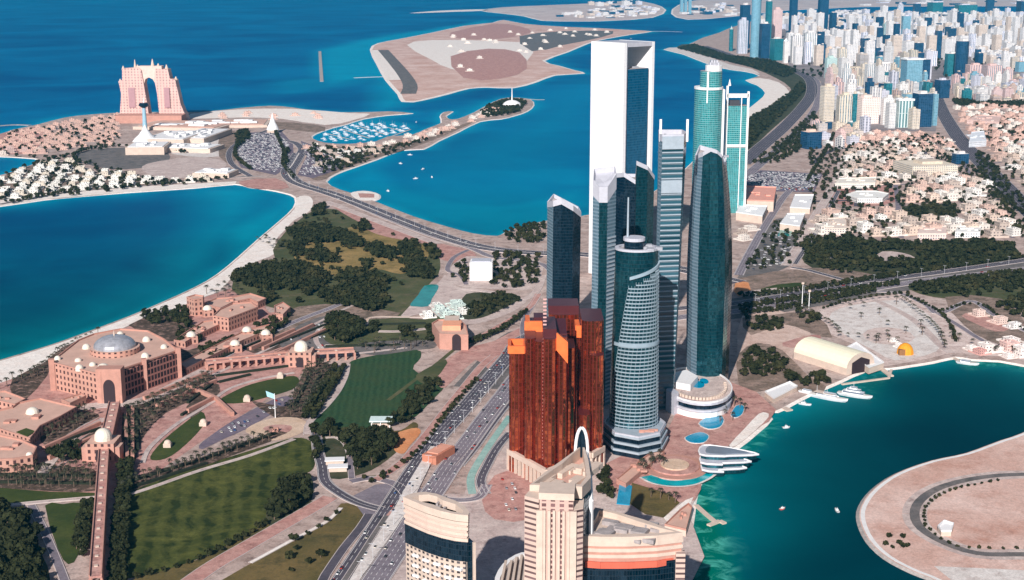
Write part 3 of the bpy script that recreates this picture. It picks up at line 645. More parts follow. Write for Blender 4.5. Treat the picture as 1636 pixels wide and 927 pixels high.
def plant(par, cx, cy, z, sx, sy, rz=0, n=5, hmax=4, mats=None, name='roof_plant'):
    mb = MB(); out = []
    for i in range(n):
        a, b = random.uniform(-.36, .36)*sx, random.uniform(-.36, .36)*sy
        w_, d_ = random.uniform(.1, .26)*sx, random.uniform(.1, .26)*sy
        x = cx+a*math.cos(rz)-b*math.sin(rz); y = cy+a*math.sin(rz)+b*math.cos(rz)
        mb.box(x, y, z+.01*i, w_, d_, random.uniform(1.5, hmax)+.017*i, 0, 0, rz)
    return mb.each(name, mats or GREYM, par) if n < 9 else mb.build('roof_equipment', mats or GREYM, par)
def rim(par, pts, z, h, t=1.0, mat=None, name='parapet', zl=None):
    """hollow parapet ring on polygon pts (ccw), or slanted when zl gives a height per vertex"""
    c = (sum(p[0] for p in pts)/len(pts), sum(p[1] for p in pts)/len(pts)); mb = MB(); n = len(pts)
    inn = []
    for p in pts:
        d = math.dist(p, c); k = max(0, (d-t)/d); inn.append((c[0]+(p[0]-c[0])*k, c[1]+(p[1]-c[1])*k))
    zz = zl or [z+h]*n
    zb = [q-h for q in zz] if zl else [z]*n
    for i in range(n):
        j = (i+1) % n
        mb.poly([(*pts[i], zb[i]), (*pts[j], zb[j]), (*pts[j], zz[j]), (*pts[i], zz[i])])
        mb.poly([(*inn[j], zb[j]), (*inn[i], zb[i]), (*inn[i], zz[i]), (*inn[j], zz[j])])
        mb.poly([(*pts[i], zz[i]), (*pts[j], zz[j]), (*inn[j], zz[j]), (*inn[i], zz[i])])
    return mb.build(name, mat or WHITE, par)
def scl(pts, k, c=(0, 0)): return [(c[0]+(x-c[0])*k, c[1]+(y-c[1])*k) for x, y in pts]
# ---- white portal office tower
WPAN = facade('white_wall_panels', (.60, .60, .63), (.80, .79, .80), 5.5, 9, .965, .975, gr=.6, gvar=0, gspec=.3)
def portal_tower():
    bx = 991; yb = 448; X0, Y0 = P(bx, yb); H = HT(yb, 69)
    t = empty('office_tower', (X0, Y0, GZ), 0, 'tallest tower, bright white portal frame around a blue glass block with an open top', 'tower')
    m = MPP(yb); a = R(41); u = (math.cos(a), math.sin(a)); v = (-math.sin(a), math.cos(a))
    Wd = 55*m/math.cos(a)*.93; Dp = 48*m/math.sin(a)*1.0
    q = lambda s, r: (u[0]*s+v[0]*r, u[1]*s+v[1]*r)
    T = 5.0
    w1 = MB(); w1.prism([q(0, 0), q(T, 0), q(T, Dp), q(0, Dp)], 0, H); w1.build('side_wall', WPAN, t)
    w2 = MB(); w2.prism([q(Wd-T, 0), q(Wd, 0), q(Wd, Dp), q(Wd-T, Dp)], 0, H); w2.build('side_wall', WPAN, t)
    r = MB(); r.prism([q(T, .2), q(Wd-T, .2), q(Wd-T, Dp-.2), q(T, Dp-.2)], H-6, H-.3, bottom=True); r.build('roof_slab', PANEL, t)
    hb = HT(yb, 112)
    g = MB(); g.prism([q(T+.05, 3), q(Wd-T-4, 3), q(Wd-T-1, 6), q(Wd-T-.05, Dp-2), q(T+.05, Dp-2)], 0, hb, 0, 1); g.build('glass_block', [GL_BLUE, ROOFG], t)
    b2 = MB()
    for k in range(int(hb/7.4)): b2.prism([q(T+.3, 1.6), q(T+3.4, 1.6), q(T+3.4, 2.95), q(T+.3, 2.95)], k*7.4+2, k*7.4+5.6)
    b2.each('balcony', GREYM, t)
    plant(t, *q(Wd/2, Dp/2), hb, Wd*.6, Dp*.6, a, 6, 5)
    fr = MB(); fr.prism([q(T-.2, -.6), q(T+.9, -.6), q(T+.9, .1), q(T-.2, .1)], 0, H-.5); fr.build('edge_trim', GREYM, t)
portal_tower()
# ---- generic curved blade tower: plan (fraction of width, depth), bulge profile and slanted top
def blade(label, xc, yb, wpx, dep, plan, ytop, tops, prof, mats, mf, crown=True, name='glass_tower', rimh=9, extra=None):
    X0, Y0, _ = at(xc, yb); m = MPP(yb); Wm = wpx*m; t = empty(name, (X0, Y0, GZ), 0, label, 'tower')
    H = HT(yb, ytop); n = len(plan); secs = []
    K = 24
    for k in range(K+1):
        f = k/K; s = prof(f) if callable(prof) else 1
        dx = s[1]*Wm if isinstance(s, tuple) else 0; s0 = s[0] if isinstance(s, tuple) else s
        sl_ = s[2] if isinstance(s, tuple) and len(s) > 2 else None
        pts = [(x*Wm*s0+dx, y*dep*s0) for x, y in plan] if sl_ is None else [(x*Wm*sl_(x), y*dep) for x, y in plan]
        z = [H*f*tp if k == K else H*f*(1+(tp-1)*f) for tp in tops]
        secs.append((z, pts))
    mb = MB(); mb.loft(secs, mfun=lambda k, i: mf[i]); zt, pt = secs[-1]
    c = (sum(p[0] for p in pt)/n, sum(p[1] for p in pt)/n); zc = sum(zt)/n-4
    for i in range(n):
        j = (i+1) % n; mb.poly([(*pt[i], zt[i]-2.5), (*pt[j], zt[j]-2.5), (*c, zc)], len(mats)-1)
    mb.build('facade', mats, t)
    if crown: rim(t, scl(pt, 1.015, c), 0, rimh, 1.5, PANEL, 'crown', zl=[z+2.0 for z in zt])
    return t, secs, H, Wm
plan1 = [(-.50, .02), (-.44, -.32), (-.34, -.50), (-.14, -.62), (.06, -.60), (.22, -.50), (.34, -.28), (.46, .02), (.50, .35), (.2, .5), (-.30, .48)]
pr1 = lambda f: (1-.33*max(0, (f-.42)/.58)**2-.08*(1-f)**2, -.07*f*f)
STRIPL = facade('pale_glass_strip', (.17, .24, .30), (.015, .07, .10), 2, 3.7, .5, .6, gr=.2, metal=.2)
t1, s1, h1, w1 = blade('bulging dark teal glass tower with slanted white crown above a round white podium', 1131, 612, 76, 58, plan1, 246, [.985, 1.0, 1.01, 1.03, 1.02, 1.0, .965, .955, .96, 1.0, 1.02], pr1, [GL_TEAL, STRIPL, GL_NAVY, ROOFG], [1, 1, 0, 0, 0, 0, 2, 2, 2, 2, 1], rimh=6)
plant(t1, 0, 0, h1*.99, 30, 25)
plan2 = [(-.5, -.1), (-.30, -.42), (-.02, -.52), (.0, -.50), (.30, -.40), (.5, -.15), (.46, .4), (-.4, .45)]
t2, s2, h2, w2 = blade('dark glass tower with a split white pointed crown behind the striped round tower', 1008, 560, 60, 50, plan2, 270, [.97, .985, .95, 1.05, 1.02, .96, .95, .95], lambda f: 1.0, [GL_NAVY, GL_TEAL, STRIPL, ROOFG], [0, 0, 0, 1, 1, 0, 0, 2], rimh=5)
plan3 = [(-.5, -.3), (-.25, -.5), (.10, -.5), (.5, -.2), (.5, .4), (-.4, .4)]
t3, s3, h3, w3 = blade('narrow glass tower with slanted pale top just in front of the white portal tower', 960, 640, 36, 40, plan3, 284, [.99, .965, .965, 1.015, 1.03, 1.02], lambda f: 1.0, [GL_TEAL, STRIPL, GL_NAVY, PANEL], [1, 0, 1, 2, 2, 1], rimh=16)
FINW = flat('fin_grey', (.36, .42, .48), .5)
fb = MB()
for k in range(int(h3*.75/4.2)):
    z = 4+k*4.2; fb.poly([(w3*.12, -20.6, z), (w3*.52, -9, z), (w3*.52, -9, z+1.7), (w3*.12, -20.6, z+1.7)]); fb.poly([(w3*.12, -20.6, z+1.7), (w3*.52, -9, z+1.7), (w3*.52, -8, z+1.7), (w3*.12, -19.6, z+1.7)])
fb.build('banded_screen', FINW, t3)
plan6 = [(-.5, .1), (-.34, -.42), (-.10, -.5), (.25, -.46), (.5, -.15), (.45, .4), (-.3, .45)]
t6, s6, h6, w6 = blade('dark glass tower with jagged white crown, behind the left bronze tower, farthest left', 899, 545, 52, 46, plan6, 326, [1.0, 1.03, 1.05, 1.0, .94, .95, 1.04], lambda f: (1.0, .02*(f-.5)), [GL_NAVY, STRIPL, GL_TEAL, ROOFG], [1, 0, 0, 0, 0, 2, 1], rimh=7)
# tapering banded tower
def sl4(f):
    return (1.0, 0, lambda x: 1.0 if x < .2 else (.60+.40*f))
plan4 = [(-.5, -.3), (-.42, -.5), (.33, -.42), (.5, -.05), (.42, .45), (-.4, .45)]
t4, s4, h4, w4 = blade('tall grey banded tower with two roof masts that narrows towards its foot', 1063, 645, 44, 44, plan4, 214, [1.0]*6, sl4, [BANDW, STRIPL, GL_NAVY, ROOFG], [1, 0, 2, 2, 2, 1], rimh=7)
fb = MB()
for k in range(10, int(h4/5.2)):
    z = k*5.2; f = z/h4; xr = (.33*w4)*(.60+.40*f)
    for dz in (0,): fb.prism([(-.42*w4, -23.2), (xr, -19.4), (xr, -18.2), (-.42*w4, -22)], z, z+1.0)
fb.prism([(-.42*w4, -23.6), (.33*w4*.93, -19.9), (.33*w4*.93, -18), (-.42*w4, -22)], h4*.80, h4*.845)
fb.prism([(-.42*w4, -23.6), (.33*w4, -19.9), (.33*w4, -18), (-.42*w4, -22)], h4*.955, h4*1.0)
fb.each('floor_band', FINW, t4)
for sx in (-.46, .46):
    mk = MB(); mk.box(sx*w4, -14, h4-6, 2.2, 2.2, 22); mk.build('mast', WHITE, t4)
# ---- round striped tower
def striped_tower():
    xc, yb = 1011, 706; X0, Y0, _ = at(xc, yb); m = MPP(yb); t = empty('round_tower', (X0, Y0, GZ), 0, 'round glass tower wrapped in fine pale bands with a disc cap and mast', 'tower')
    Ht = HT(yb, 398); Rb = 39*m; dx0 = 0; n = 40
    rad = lambda f: Rb*(1.0-.15*f)
    secs = [(Ht*k/30, [(rad(k/30)*math.cos(2*math.pi*i/n), rad(k/30)*.85*math.sin(2*math.pi*i/n)) for i in range(n)]) for k in range(31)]
    b = MB(); b.loft(secs, 0, 1); b.build('glass_body', [GL_TEAL, ROOFG], t)
    fins = MB(); fl = 3.5; zmax = HT(yb, 436)
    for k in range(int(zmax/fl)):
        z = 14+k*fl; f = z/Ht
        # left edge of the banded skin sweeps right as it climbs
        a0 = R(190+62*min(1, z/zmax)**1.2); a1 = R(352)
        if z > zmax - 12: a0 += (z-(zmax-12))/12*R(60)
        N = 26; r = rad(f)+.9
        pr = [(r*math.cos(a0+(a1-a0)*i/N), r*.86*math.sin(a0+(a1-a0)*i/N)) for i in range(N+1)]
        for i in range(N):
            A, B = pr[i], pr[i+1]; A2, B2 = (A[0]*.965, A[1]*.965), (B[0]*.965, B[1]*.965)
            fins.poly([(*A, z), (*B, z), (*B, z+1.1), (*A, z+1.1)]); fins.poly([(*A, z+1.1), (*B, z+1.1), (*B2, z+1.1), (*A2, z+1.1)]); i % 2 or fins.poly([(*A, z+1.1), (A[0]+.3, A[1], z+1.1), (A[0]+.3, A[1], z+fl), (*A, z+fl)]); fins.poly([(*A2, z), (*B2, z), (*B, z), (*A, z)])
    for zc_ in (zmax*.98, HT(yb, 547), 11):
        f = zc_/Ht; r = rad(f)+1.6; a0 = R(250) if zc_ > zmax*.9 else R(205); N = 26
        for i in range(N):
            A, B = [(r*math.cos(a0+(R(352)-a0)*(i+j)/N), r*.86*math.sin(a0+(R(352)-a0)*(i+j)/N), zc_+(i+j)/N*(12 if zc_ > zmax*.9 else 0)) for j in (0, 1)]
            fins.poly([A, B, (B[0], B[1], B[2]+3), (A[0], A[1], A[2]+3)]); fins.poly([(A[0], A[1], A[2]+3), (B[0], B[1], B[2]+3), (B[0]*.93, B[1]*.93, B[2]+3), (A[0]*.93, A[1]*.93, A[2]+3)])
    fins.build('banded_screen', flat('fin_blue_grey', (.28, .36, .42), .5), t)
    rim(t, [(x*1.02, y*1.02) for x, y in secs[-1][1]], Ht, 2.0, 4, PANEL, 'roof_rim')
    c = MB(); r = 17*m; c.cyl(-4*m, 0, Ht, HT(yb, 384)-Ht, r*.92, r*.92, 24, 0, 0); c.build('crown_drum', GL_NAVY, t)
    c = MB(); c.cyl(-4*m, 0, HT(yb, 384)+.05, 3, r*1.0, r*1.0, 24); c.build('disc_cap', PANEL, t)
    c = MB(); c.cyl(-14*m, 2, Ht, HT(yb, 316)-Ht, 1.2, .7, 8); c.build('mast', FINW, t)
    plant(t, 12, 0, Ht, 30, 30)
    # stepped octagonal foot
    p = MB(); o1 = ngon(2*m, -4, 53*m, 46, 8, 0, R(0)); z = 0
    for k, s in enumerate((1.0, .97, .93)):
        o = scl(o1, s); p.prism(o, z, z+4.5, 1); p.prism(scl(o, 1.02), z+4.5, z+6.5, 0, bottom=True); z += 6.5
    p.build('podium', [FINW, GL_NAVY], t); rim(t, scl(o1, .93), z, 1.5, 1.5, PANEL)
    plant(t, 15, -28, z, 40, 8, 0, 5, 3, PSTONE)
striped_tower()
# ---- round podium with pool deck of the bulging tower
def podium():
    X0, Y0, _ = at(1112, 640); m = MPP(640); t = empty('podium_building', (X0, Y0, GZ), 0, 'curved white podium with roof pools at the foot of the bulging glass tower', 'podium')
    H = HT(655, 630)
    oc_ = ngon(0, 0, 54*m, 62, 32)
    b = MB(); b.prism(oc_, 0, H*.42, 0, 0); b.prism(scl(oc_, 1.03), H*.42, H*.55, 1, 1, True); b.prism(scl(oc_, .98), H*.55, H*.85, 2); b.prism(scl(oc_, 1.03), H*.85, H, 1, 3, True); b.build('body', [WHITE, PANEL, GL_NAVY, PALEP], t)
    rim(t, scl(oc_, 1.03), H, 1.6, 1.2, WHITE)
    p = MB(); p.prism(ngon(2*m, 2, 11*m, 13, 14), H+.2, H+.5); p.prism(ngon(15*m, 14, 7*m, 10, 12), H+.2, H+.5); p.each('roof_pool', POOL, t)
    cn = MB(); cn.prism([(-40*m, -10), (-14*m, -22), (4*m, 10), (-10*m, 34), (-38*m, 20)], H+.2, H+7); cn.build('entrance_canopy', WHITE, t)
    k = MB()
    for i in range(26):
        a = R(200+i*6.5); r = .84; k.box(54*m*r*math.cos(a), 62*r*math.sin(a), H+.1, 2.6, 2.6, 2.8, 0, 0, a)
    k.each('cabana', CREAM, t)
    sp = MB(); sp.prism([(-54*m, -34), (-44*m, -50), (-36*m, -44), (-46*m, -22)], 0, H*1.35); sp.build('corner_fin', PANEL, t)
podium()
# ---- pair of aqua towers
def aqua():
    xc, yb = 1126, 345; X0, Y0, _ = at(xc, yb); m = MPP(yb); t = empty('glass_tower', (X0, Y0, GZ), 0, 'round aqua green glass tower with a white stepped crown behind the bulging tower', 'tower')
    H = HT(yb, 142); o = ngon(0, 0, 22*m, 30, 20)
    b = MB(); b.prism(o, 0, H, 0, 1); b.prism(scl(o, 1.03), H, H+4, 2, 2, True); H2 = HT(yb, 126); b.prism(scl([(x+4*m, y) for x, y in o], .78), H+4, H2+14, 0, 1); b.build('body', [GL_AQUA, ROOFG, WHITE], t)
    b = MB(); b.prism(ngon(7*m, 0, 13*m, 18, 12), H2+14, H2+24, 0, 0, True); b.build('crown', WHITE, t)
    b = MB()
    for i in range(7): b.box((1+i*2)*m, 0, H2+24, 3, 14, 5+(i % 2)*4)
    b.each('crown_fin', PANEL, t)
    b = MB(); b.box(-5*m, -27, H*.9, 3, 4, H2-H*.9+14); b.box(22*m, -6, 0, 4, 20, H*1.0); b.each('edge_fin', WHITE, t)
    xc, yb = 1170, 338; X0, Y0, _ = at(xc, yb); m = MPP(yb); t = empty('glass_tower', (X0, Y0, GZ), 0, 'slim aqua glass tower with a white arched frame top, right of the round aqua tower', 'tower')
    H = HT(yb, 168); b = MB(); b.box(0, 0, 0, 33*m, 34, H, 0, 1); b.build('body', [GL_AQUA, ROOFG], t)
    H2 = HT(yb, 152); f = MB()
    for sx in (-16.5, 16.5): f.box(sx*m, -16, 0, 3.2*m, 5, H2+(8 if sx > 0 else 18))
    f.box(0, -16, H2-3, 33*m, 5, 7, bottom=True); f.box(0, -18, H*.62, 30*m, 4, 5, bottom=True); f.box(6*m, -17, 0, 1.2*m, 4, H2-3.1)
    f.build('white_frame', WHITE, t)
    f = MB(); f.cyl(-13*m, -14, H2+18, 12, 3, .3, 8); f.build('spire', WHITE, t)
    f = MB(); f.box(-4*m, -8, H, 16*m, 12, 10); f.build('roof_plant', DARKM, t)
aqua()
# ---- bronze twin towers
def bronze(label, cols, base_pts):
    xs = [c[0] for c in cols]; xc = sum(xs)/len(xs); yb = max(c[2] for c in cols); X0, Y0, _ = at(xc, yb)
    t = empty('bronze_tower', (X0, Y0, GZ), 0, label, 'tower', )
    b = MB(); cp = MB(); dk = MB(); tr = MB()
    for (px, wp, yb_, yt, dep, cap) in cols:
        X, Y = P(px, yb_); X -= X0; Y -= Y0; m = MPP(yb_); Wm = wp*m; H = HT(yb_, yt)
        n = 5; pts = [(X-Wm/2, Y+dep/2)]+[(X-Wm/2*math.cos(math.pi*i/n), Y-dep*.5-dep*.12*math.sin(math.pi*i/n)) for i in range(n+1)]+[(X+Wm/2, Y+dep/2)]
        b.prism(pts, 0, H, 0, 1)
        if cap == 'slab': cp.box(X, Y-dep*.62+1, H-6, Wm*1.04, 3.2, 11, bottom=True); cp.box(X-Wm*.4, Y-dep*.2, H+.05, 4, dep*.7, 5); dk.box(X+Wm*.1, Y, H+.05, Wm*.5, dep*.6, 6)
        if cap == 'wedge':
            q = rect(X, Y-dep*.66, Wm*1.02, 5); cp.loft([([H-8, H-22, H-22, H-8], q), ([H+7, H-3, H-3, H+7], q)], 0, 0); dk.loft([(H+.05, rect(X, Y, Wm*.95, dep*.8)), ([H+1, H+1, H+6, H+6], rect(X, Y, Wm*.95, dep*.8))], 0, 0)
        if cap == 'ring':
            q = rect(X, Y-dep*.2, Wm*.96, dep*.7)
            for e in range(4): cp.quadbox(q[e], q[(e+1) % 4], 3, H+.05+e*.01, 7+e*.01)
        if cap == 'dark': dk.box(X, Y, H+.05, Wm*1.02, dep, 8)
    b.build('facade', [BRONZE, MAROON], t)
    if cp.f: cp.build('orange_crown', CROWN, t)
    if dk.f: dk.build('dark_crown', MAROON, t)
    if base_pts:
        q = [(P(x, y)[0]-X0, P(x, y)[1]-Y0) for x, y in base_pts]; bs = MB(); hb = 15
        for a, c in zip(q[:-1], q[1:]):
            L = math.dist(a, c); n = int(L/6.2)
            for k in range(n+1): x = a[0]+(c[0]-a[0])*k/n; y = a[1]+(c[1]-a[1])*k/n; bs.box(x, y, 0, 2.2, 2.2, hb, rz=math.atan2(c[1]-a[1], c[0]-a[0]))
            bs.quadbox(a, c, 3.4, hb+.02, 5)
        bs.build('colonnade', CREAM, t)
    return t
bt = bronze('left bronze red tower with bright orange crowns rising over a cream colonnade',
    [(826, 25, 742, 556, 34, 'ring'), (846, 17, 752, 530, 40, None), (858, 40, 738, 514, 30, 'slab'), (862, 18, 757, 536, 36, None), (876, 20, 762, 530, 44, 'dark'), (893, 20, 756, 527, 44, 'wedge'), (908, 16, 742, 548, 30, None)],
    [(812, 750), (842, 767), (873, 785), (922, 764)])
xw = bt.location.x; yw = bt.location.y; lad = MB()
for k in range(46):
    X, Y = P(869, 771); lad.box(X-xw, Y-yw, 22+k*3.2, 3.0, 1.2, 1.3)
lad.each('balcony', flat('pink_stone', (.62, .36, .34)), bt)
bronze('right bronze tower with a dark red flat crown, half hidden behind the left bronze tower',
    [(898, 46, 705, 496, 30, 'dark'), (925, 14, 722, 521, 30, 'slab'), (942, 34, 728, 502, 44, None), (950, 22, 738, 560, 30, None), (932, 18, 745, 655, 26, None)],
    [(925, 752), (945, 757), (964, 745)])
# ---- cream towers at the bottom of the view
def roofpoly(pts, z): return [P(x, y, GZ+z) for x, y in pts]
def cream_a():
    H = 112; front = [(644, 797), (660, 804), (682, 813), (705, 820), (728, 825), (748, 827)]; back = [(750, 822), (741, 810), (727, 803), (713, 798), (697, 792), (679, 789), (660, 791)]
    pts = ccw(roofpoly(front+back, H)); c = (sum(p[0] for p in pts)/len(pts), sum(p[1] for p in pts)/len(pts))
    t = empty('cream_tower', (c[0], c[1], GZ), 0, 'cream tower with leaf shaped white rimmed roof right beside the highway', 'tower')
    q = [(x-c[0], y-c[1]) for x, y in pts]
    b = MB(); b.prism(scl(q, .95), 0, H-30, 0); b.build('window_wall', CRWALL, t)
    b = MB(); b.prism(scl(q, .965), H-30, H-17, 0, 0, True); b.build('glass_band', GL_NAVY, t)
    b = MB()
    for k, z in enumerate((16.6, 12.8, 9.0, 5.6)): b.prism(scl(q, .985+.004*k), H-z, H-z+2.0, 0, 0, True)
    b.prism(scl(q, .95), H-17, H-3.6, 1, 1); b.build('cornice', [CREAM, CRBAND], t)
    rim(t, q, H-3.2, 4.6, 5.5, CREAM, 'roof_rim')
    plant(t, 2, 6, H-3.6, 14, 34, R(-20), 12, 2.2, ROOFG)
    # blue glass corner facing right and lit balconies on the front
    i = max(range(len(q)), key=lambda k: q[k][0]); cx_, cy_ = q[i]
    g = MB(); g.box(cx_*.93, cy_*.96, 0, 6, 8, H-18, rz=R(25)); g.build('glass_corner', GL_NAVY, t)
    g = MB(); g.box(cx_*.93+4.2, cy_*.96-3.2, 0, 1.6, 1.6, H-17.5, rz=R(25)); g.build('corner_pier', CREAM, t)
    bb = MB(); fr = [(x-c[0], y-c[1]) for x, y in roofpoly(front, H)]
    for s_ in (.22, .38, .54, .70, .86):
        k = s_*(len(fr)-1); a = fr[int(k)]; d = fr[min(int(k)+1, len(fr)-1)]; f = k-int(k); x = (a[0]+(d[0]-a[0])*f)*.955; y = (a[1]+(d[1]-a[1])*f)*.955
        for z in range(6, int(H-32), 7): bb.box(x, y, z, 5.2, 3.0, 1.4, rz=R(-38), bottom=True)
    bb.each('balcony', WHITE, t)
    return t
cream_a()
def cream_b():
    H = 128; t0 = P(888, 790, GZ+H); t = empty('cream_tower', (*t0, GZ), 0, 'cream tower with vertical strips and sail shaped roof ending in a white loop', 'tower')
    loc = lambda x, y, z=H: tuple(a-b for a, b in zip(P(x, y, GZ+z), t0))
    l = ccw([loc(838, 790), loc(861, 796), loc(861, 784), loc(846, 781)])
    b = MB(); b.prism(l, 0, H-1, 0, 1)
    r_ = ccw([loc(917, 800), loc(932, 797), loc(934, 770), loc(917, 782)]); b.prism(r_, 0, H-6, 0, 1); b.build('ribbed_wing', [CRBAND, CREAM], t)
    m_ = ccw([loc(862, 797), loc(916, 799), loc(918, 782), loc(864, 780)]); b = MB(); b.prism(m_, 0, H-.5, 0, 1); b.build('strip_wall', [CRSTR, CREAM], t)
    b = MB(); a0, a1 = loc(862, 797), loc(916, 799)
    for k in range(8):
        f = k/7; x = a0[0]+(a1[0]-a0[0])*f; y = a0[1]+(a1[1]-a0[1])*f-1.0; b.box(x, y, 0, 1.6 if k not in (0, 7) else 4, 1.8, H-7)
    b.each('pier', CREAM, t)
    b = MB(); b.prism(scl(m_, 1.05, (sum(p[0] for p in m_)/4, sum(p[1] for p in m_)/4)), H-.4, H+4, 0, 0, True); b.build('cornice', CREAM, t)
    s = ccw([loc(846, 782), loc(870, 762), loc(895, 744), (loc(918, 727)), loc(932, 716), loc(940, 742), loc(944, 770), loc(930, 785), loc(895, 783)])
    b = MB(); b.prism(s, 0, H-5, 0, 1); b.build('sail_block', [GL_NAVY, ROOFP], t)
    rim(t, s, H-5, 8, 4, CREAM, 'sail_rim'); cx_ = sum(p[0] for p in s)/len(s); cy_ = sum(p[1] for p in s)/len(s)
    plant(t, cx_, cy_, H-5, 26, 70, R(-30), 14, 4, CREAM)
    # pointed loop
    A = Vector((*loc(929, 722), H-4)); hgt = 21; lp = []
    for k in range(13): a = math.pi*k/12; lp.append((A.x-4.2*math.cos(a), A.y, A.z+hgt*math.sin(a)**.8))
    b = MB(); b.tube(lp, 1.1, 6); b.build('loop', WHITE, t)
    b = MB(); b.poly([(p[0], p[1]+.3, p[2]) for p in lp]); b.poly([(p[0], p[1]+.8, p[2]) for p in reversed(lp)]); b.build('loop_glass', GL_NAVY, t)
    b = MB(); e = [Vector((*loc(*p), z)) for p, z in (((934, 716), H), ((941, 742), H-2), ((944, 772), H-12))]; e.append(Vector((e[-1].x, e[-1].y-3, 0))); b.tube(e, 1.8, 6); b.build('edge_fin', WHITE, t)
cream_b()
def cream_c():
    H = 96; t0 = P(1005, 850, GZ+H); t = empty('cream_tower', (*t0, GZ), 0, 'wide cream tower with red stripe and blue glass frame, by the shore', 'tower')
    loc = lambda x, y, z=H: tuple(a-b for a, b in zip(P(x, y, GZ+z), t0))
    front = [(920, 857), (960, 859), (1005, 859), (1050, 857), (1091, 852)]; back = [(1066, 845), (1028, 831), (982, 818), (951, 812), (940, 828)]
    q = ccw([loc(*p) for p in front+back]); c0 = (sum(p[0] for p in q)/len(q), sum(p[1] for p in q)/len(q))
    b = MB(); b.prism(scl(q, .97, c0), 0, H-24, 0); b.build('body', CRBAND, t)
    f = [loc(*p) for p in front]; gl = MB(); 
    for a, d in zip(f[:-1], f[1:]):
        gl.poly([(a[0], a[1]-.8, 0), (d[0], d[1]-.8, 0), (d[0], d[1]-.8, H-17), (a[0], a[1]-.8, H-17)], 0, [(a[0], 0), (d[0], 0), (d[0], H-17), (a[0], H-17)])
    gl.build('glass_frame', GL_NAVY, t)
    inn = MB(); x0, x1 = f[0][0]+12, f[-1][0]-12; yf = f[2][1]-2.2; inn.box((x0+x1)/2, yf, 0, x1-x0, 3, H-32); inn.build('window_wall', CRWALL, t)
    bl = MB()
    for k in range(5): xx = x0+6+k*(x1-x0-12)/4; [bl.box(xx, yf-2, z, 4.6, 1.6, 1.1, bottom=True) for z in range(4, int(H-34), 4)]
    bl.each('balcony', WHITE, t)
    p = MB(); p.box(f[0][0]+1.5, f[0][1]-1, 0, 6, 6, H-12); p.box(f[-1][0]-1.5, f[-1][1]-1, 0, 6, 6, H-12); p.each('pier', CRBAND, t)
    co = MB()
    for k, (z, h_) in enumerate(((24, 3.0), (14, 2.2), (10, 2.4), (6, 2.6))): co.prism(scl(q, 1.0+.004*k, c0), H-z, H-z+h_, 0, 0, True)
    co.prism(scl(q, .985, c0), H-21.2, H-4, 1, 1); co.build('cornice', [CREAM, PSTONE], t)
    rd = MB()
    for a, d in zip(f[:-1], f[1:]): rd.quadbox((a[0]+(6 if a is f[0] else 0), a[1]-1.2), (d[0]-(6 if d is f[-1] else 0), d[1]-1.2), 1.2, H-20.3, 4.2)
    rd.build('red_stripe', RED, t)
    rim(t, q, H-4, 4.5, 5, CREAM, 'roof_rim'); plant(t, c0[0], c0[1], H-4, 50, 40, R(-25), 16, 3.5, ROOFG)
cream_c()
def cream_d():
    H = 62; t0 = P(848, 915, GZ+H); t = empty('cream_tower', (*t0, GZ), 0, 'low cream tower cut by the bottom edge with a curved louvred white roof', 'tower')
    loc = lambda x, y, z=H: tuple(a-b for a, b in zip(P(x, y, GZ+z), t0))
    q = ccw(smooth([loc(*p) for p in [(789, 935), (802, 902), (833, 883), (864, 888), (887, 906), (904, 935), (880, 955), (820, 960)]], 3)); c0 = (sum(p[0] for p in q)/len(q), sum(p[1] for p in q)/len(q))
    b = MB(); b.prism(q, 0, H-8, 0, 1); b.build('body', [CRWALL, ROOFP], t)
    r_ = MB()
    for k, s in enumerate((1.0, .92)): r_.prism(scl(q, s, c0), H-8+k*3.2, H-8+k*3.2+2.4, 0, 1, True)
    r_.build('cornice', [CREAM, ROOFG], t)
    rim(t, scl(q, .98, c0), H-2.5, 3, 3.5, WHITE, 'roof_rim')
    lv = MB(); xs = [p[0] for p in q]; x0, x1 = min(xs), max(xs)
    for k in range(12):
        x = x0+(x1-x0)*(k+1)/13; ys = [p[1] for p in q if abs(p[0]-x) < (x1-x0)/8]; 
        if len(ys) > 1: lv.quadbox((x, min(ys)*.85), (x+4, max(ys)*.85), 1.6, H-2.2, 3)
    lv.each('roof_louvre', CREAM, t)
cream_d()
# ================================================================== palace, arch, marina landmarks, shore
def loc0(px, z, t0): p = P(px[0], px[1], GZ+z); return (p[0]-t0[0], p[1]-t0[1])
def domes(par, lst, t0, name='dome'):
    for x, y, rpx, z, hk, mat in lst:
        d = MB(); p = loc0((x, y), z, t0); r = rpx*MPP(y)
        d.cyl(p[0], p[1], z-1.5, 2.5, r*1.05, r*1.05, 14); d.dome(p[0], p[1], z+1, r, r*hk, 14, 6); d.build(name, mat, par)
PALR = flat('palace_roof', (.62, .39, .31), .9, var=.14, vs_=.06)
def block(name, label, cat, roof, yb, yt, wall, mats=None, group=None, lip=1.6, over=None, n_plant=4, zz=None):
    H = zz or HT(yb, yt); q = ccw([P(x, y, GZ+H) for x, y in roof]); c = (sum(p[0] for p in q)/len(q), sum(p[1] for p in q)/len(q))
    t = empty(name, (*c, GZ), 0, label, cat, group); ql = [(a-c[0], b-c[1]) for a, b in q]
    b = MB(); b.prism(ql, 0, H, 0, 1); b.build('walls', [wall, mats or PALR], t)
    rim(t, scl(ql, 1.01), H, lip, 1.4, mats or PSTONE)
    if n_plant:
        xs = [p[0] for p in ql]; ys = [p[1] for p in ql]; plant(t, 0, 0, H, (max(xs)-min(xs))*.5, (max(ys)-min(ys))*.4, 0, n_plant, 2.5, mats or PSTONE)
    return t, ql, H, c
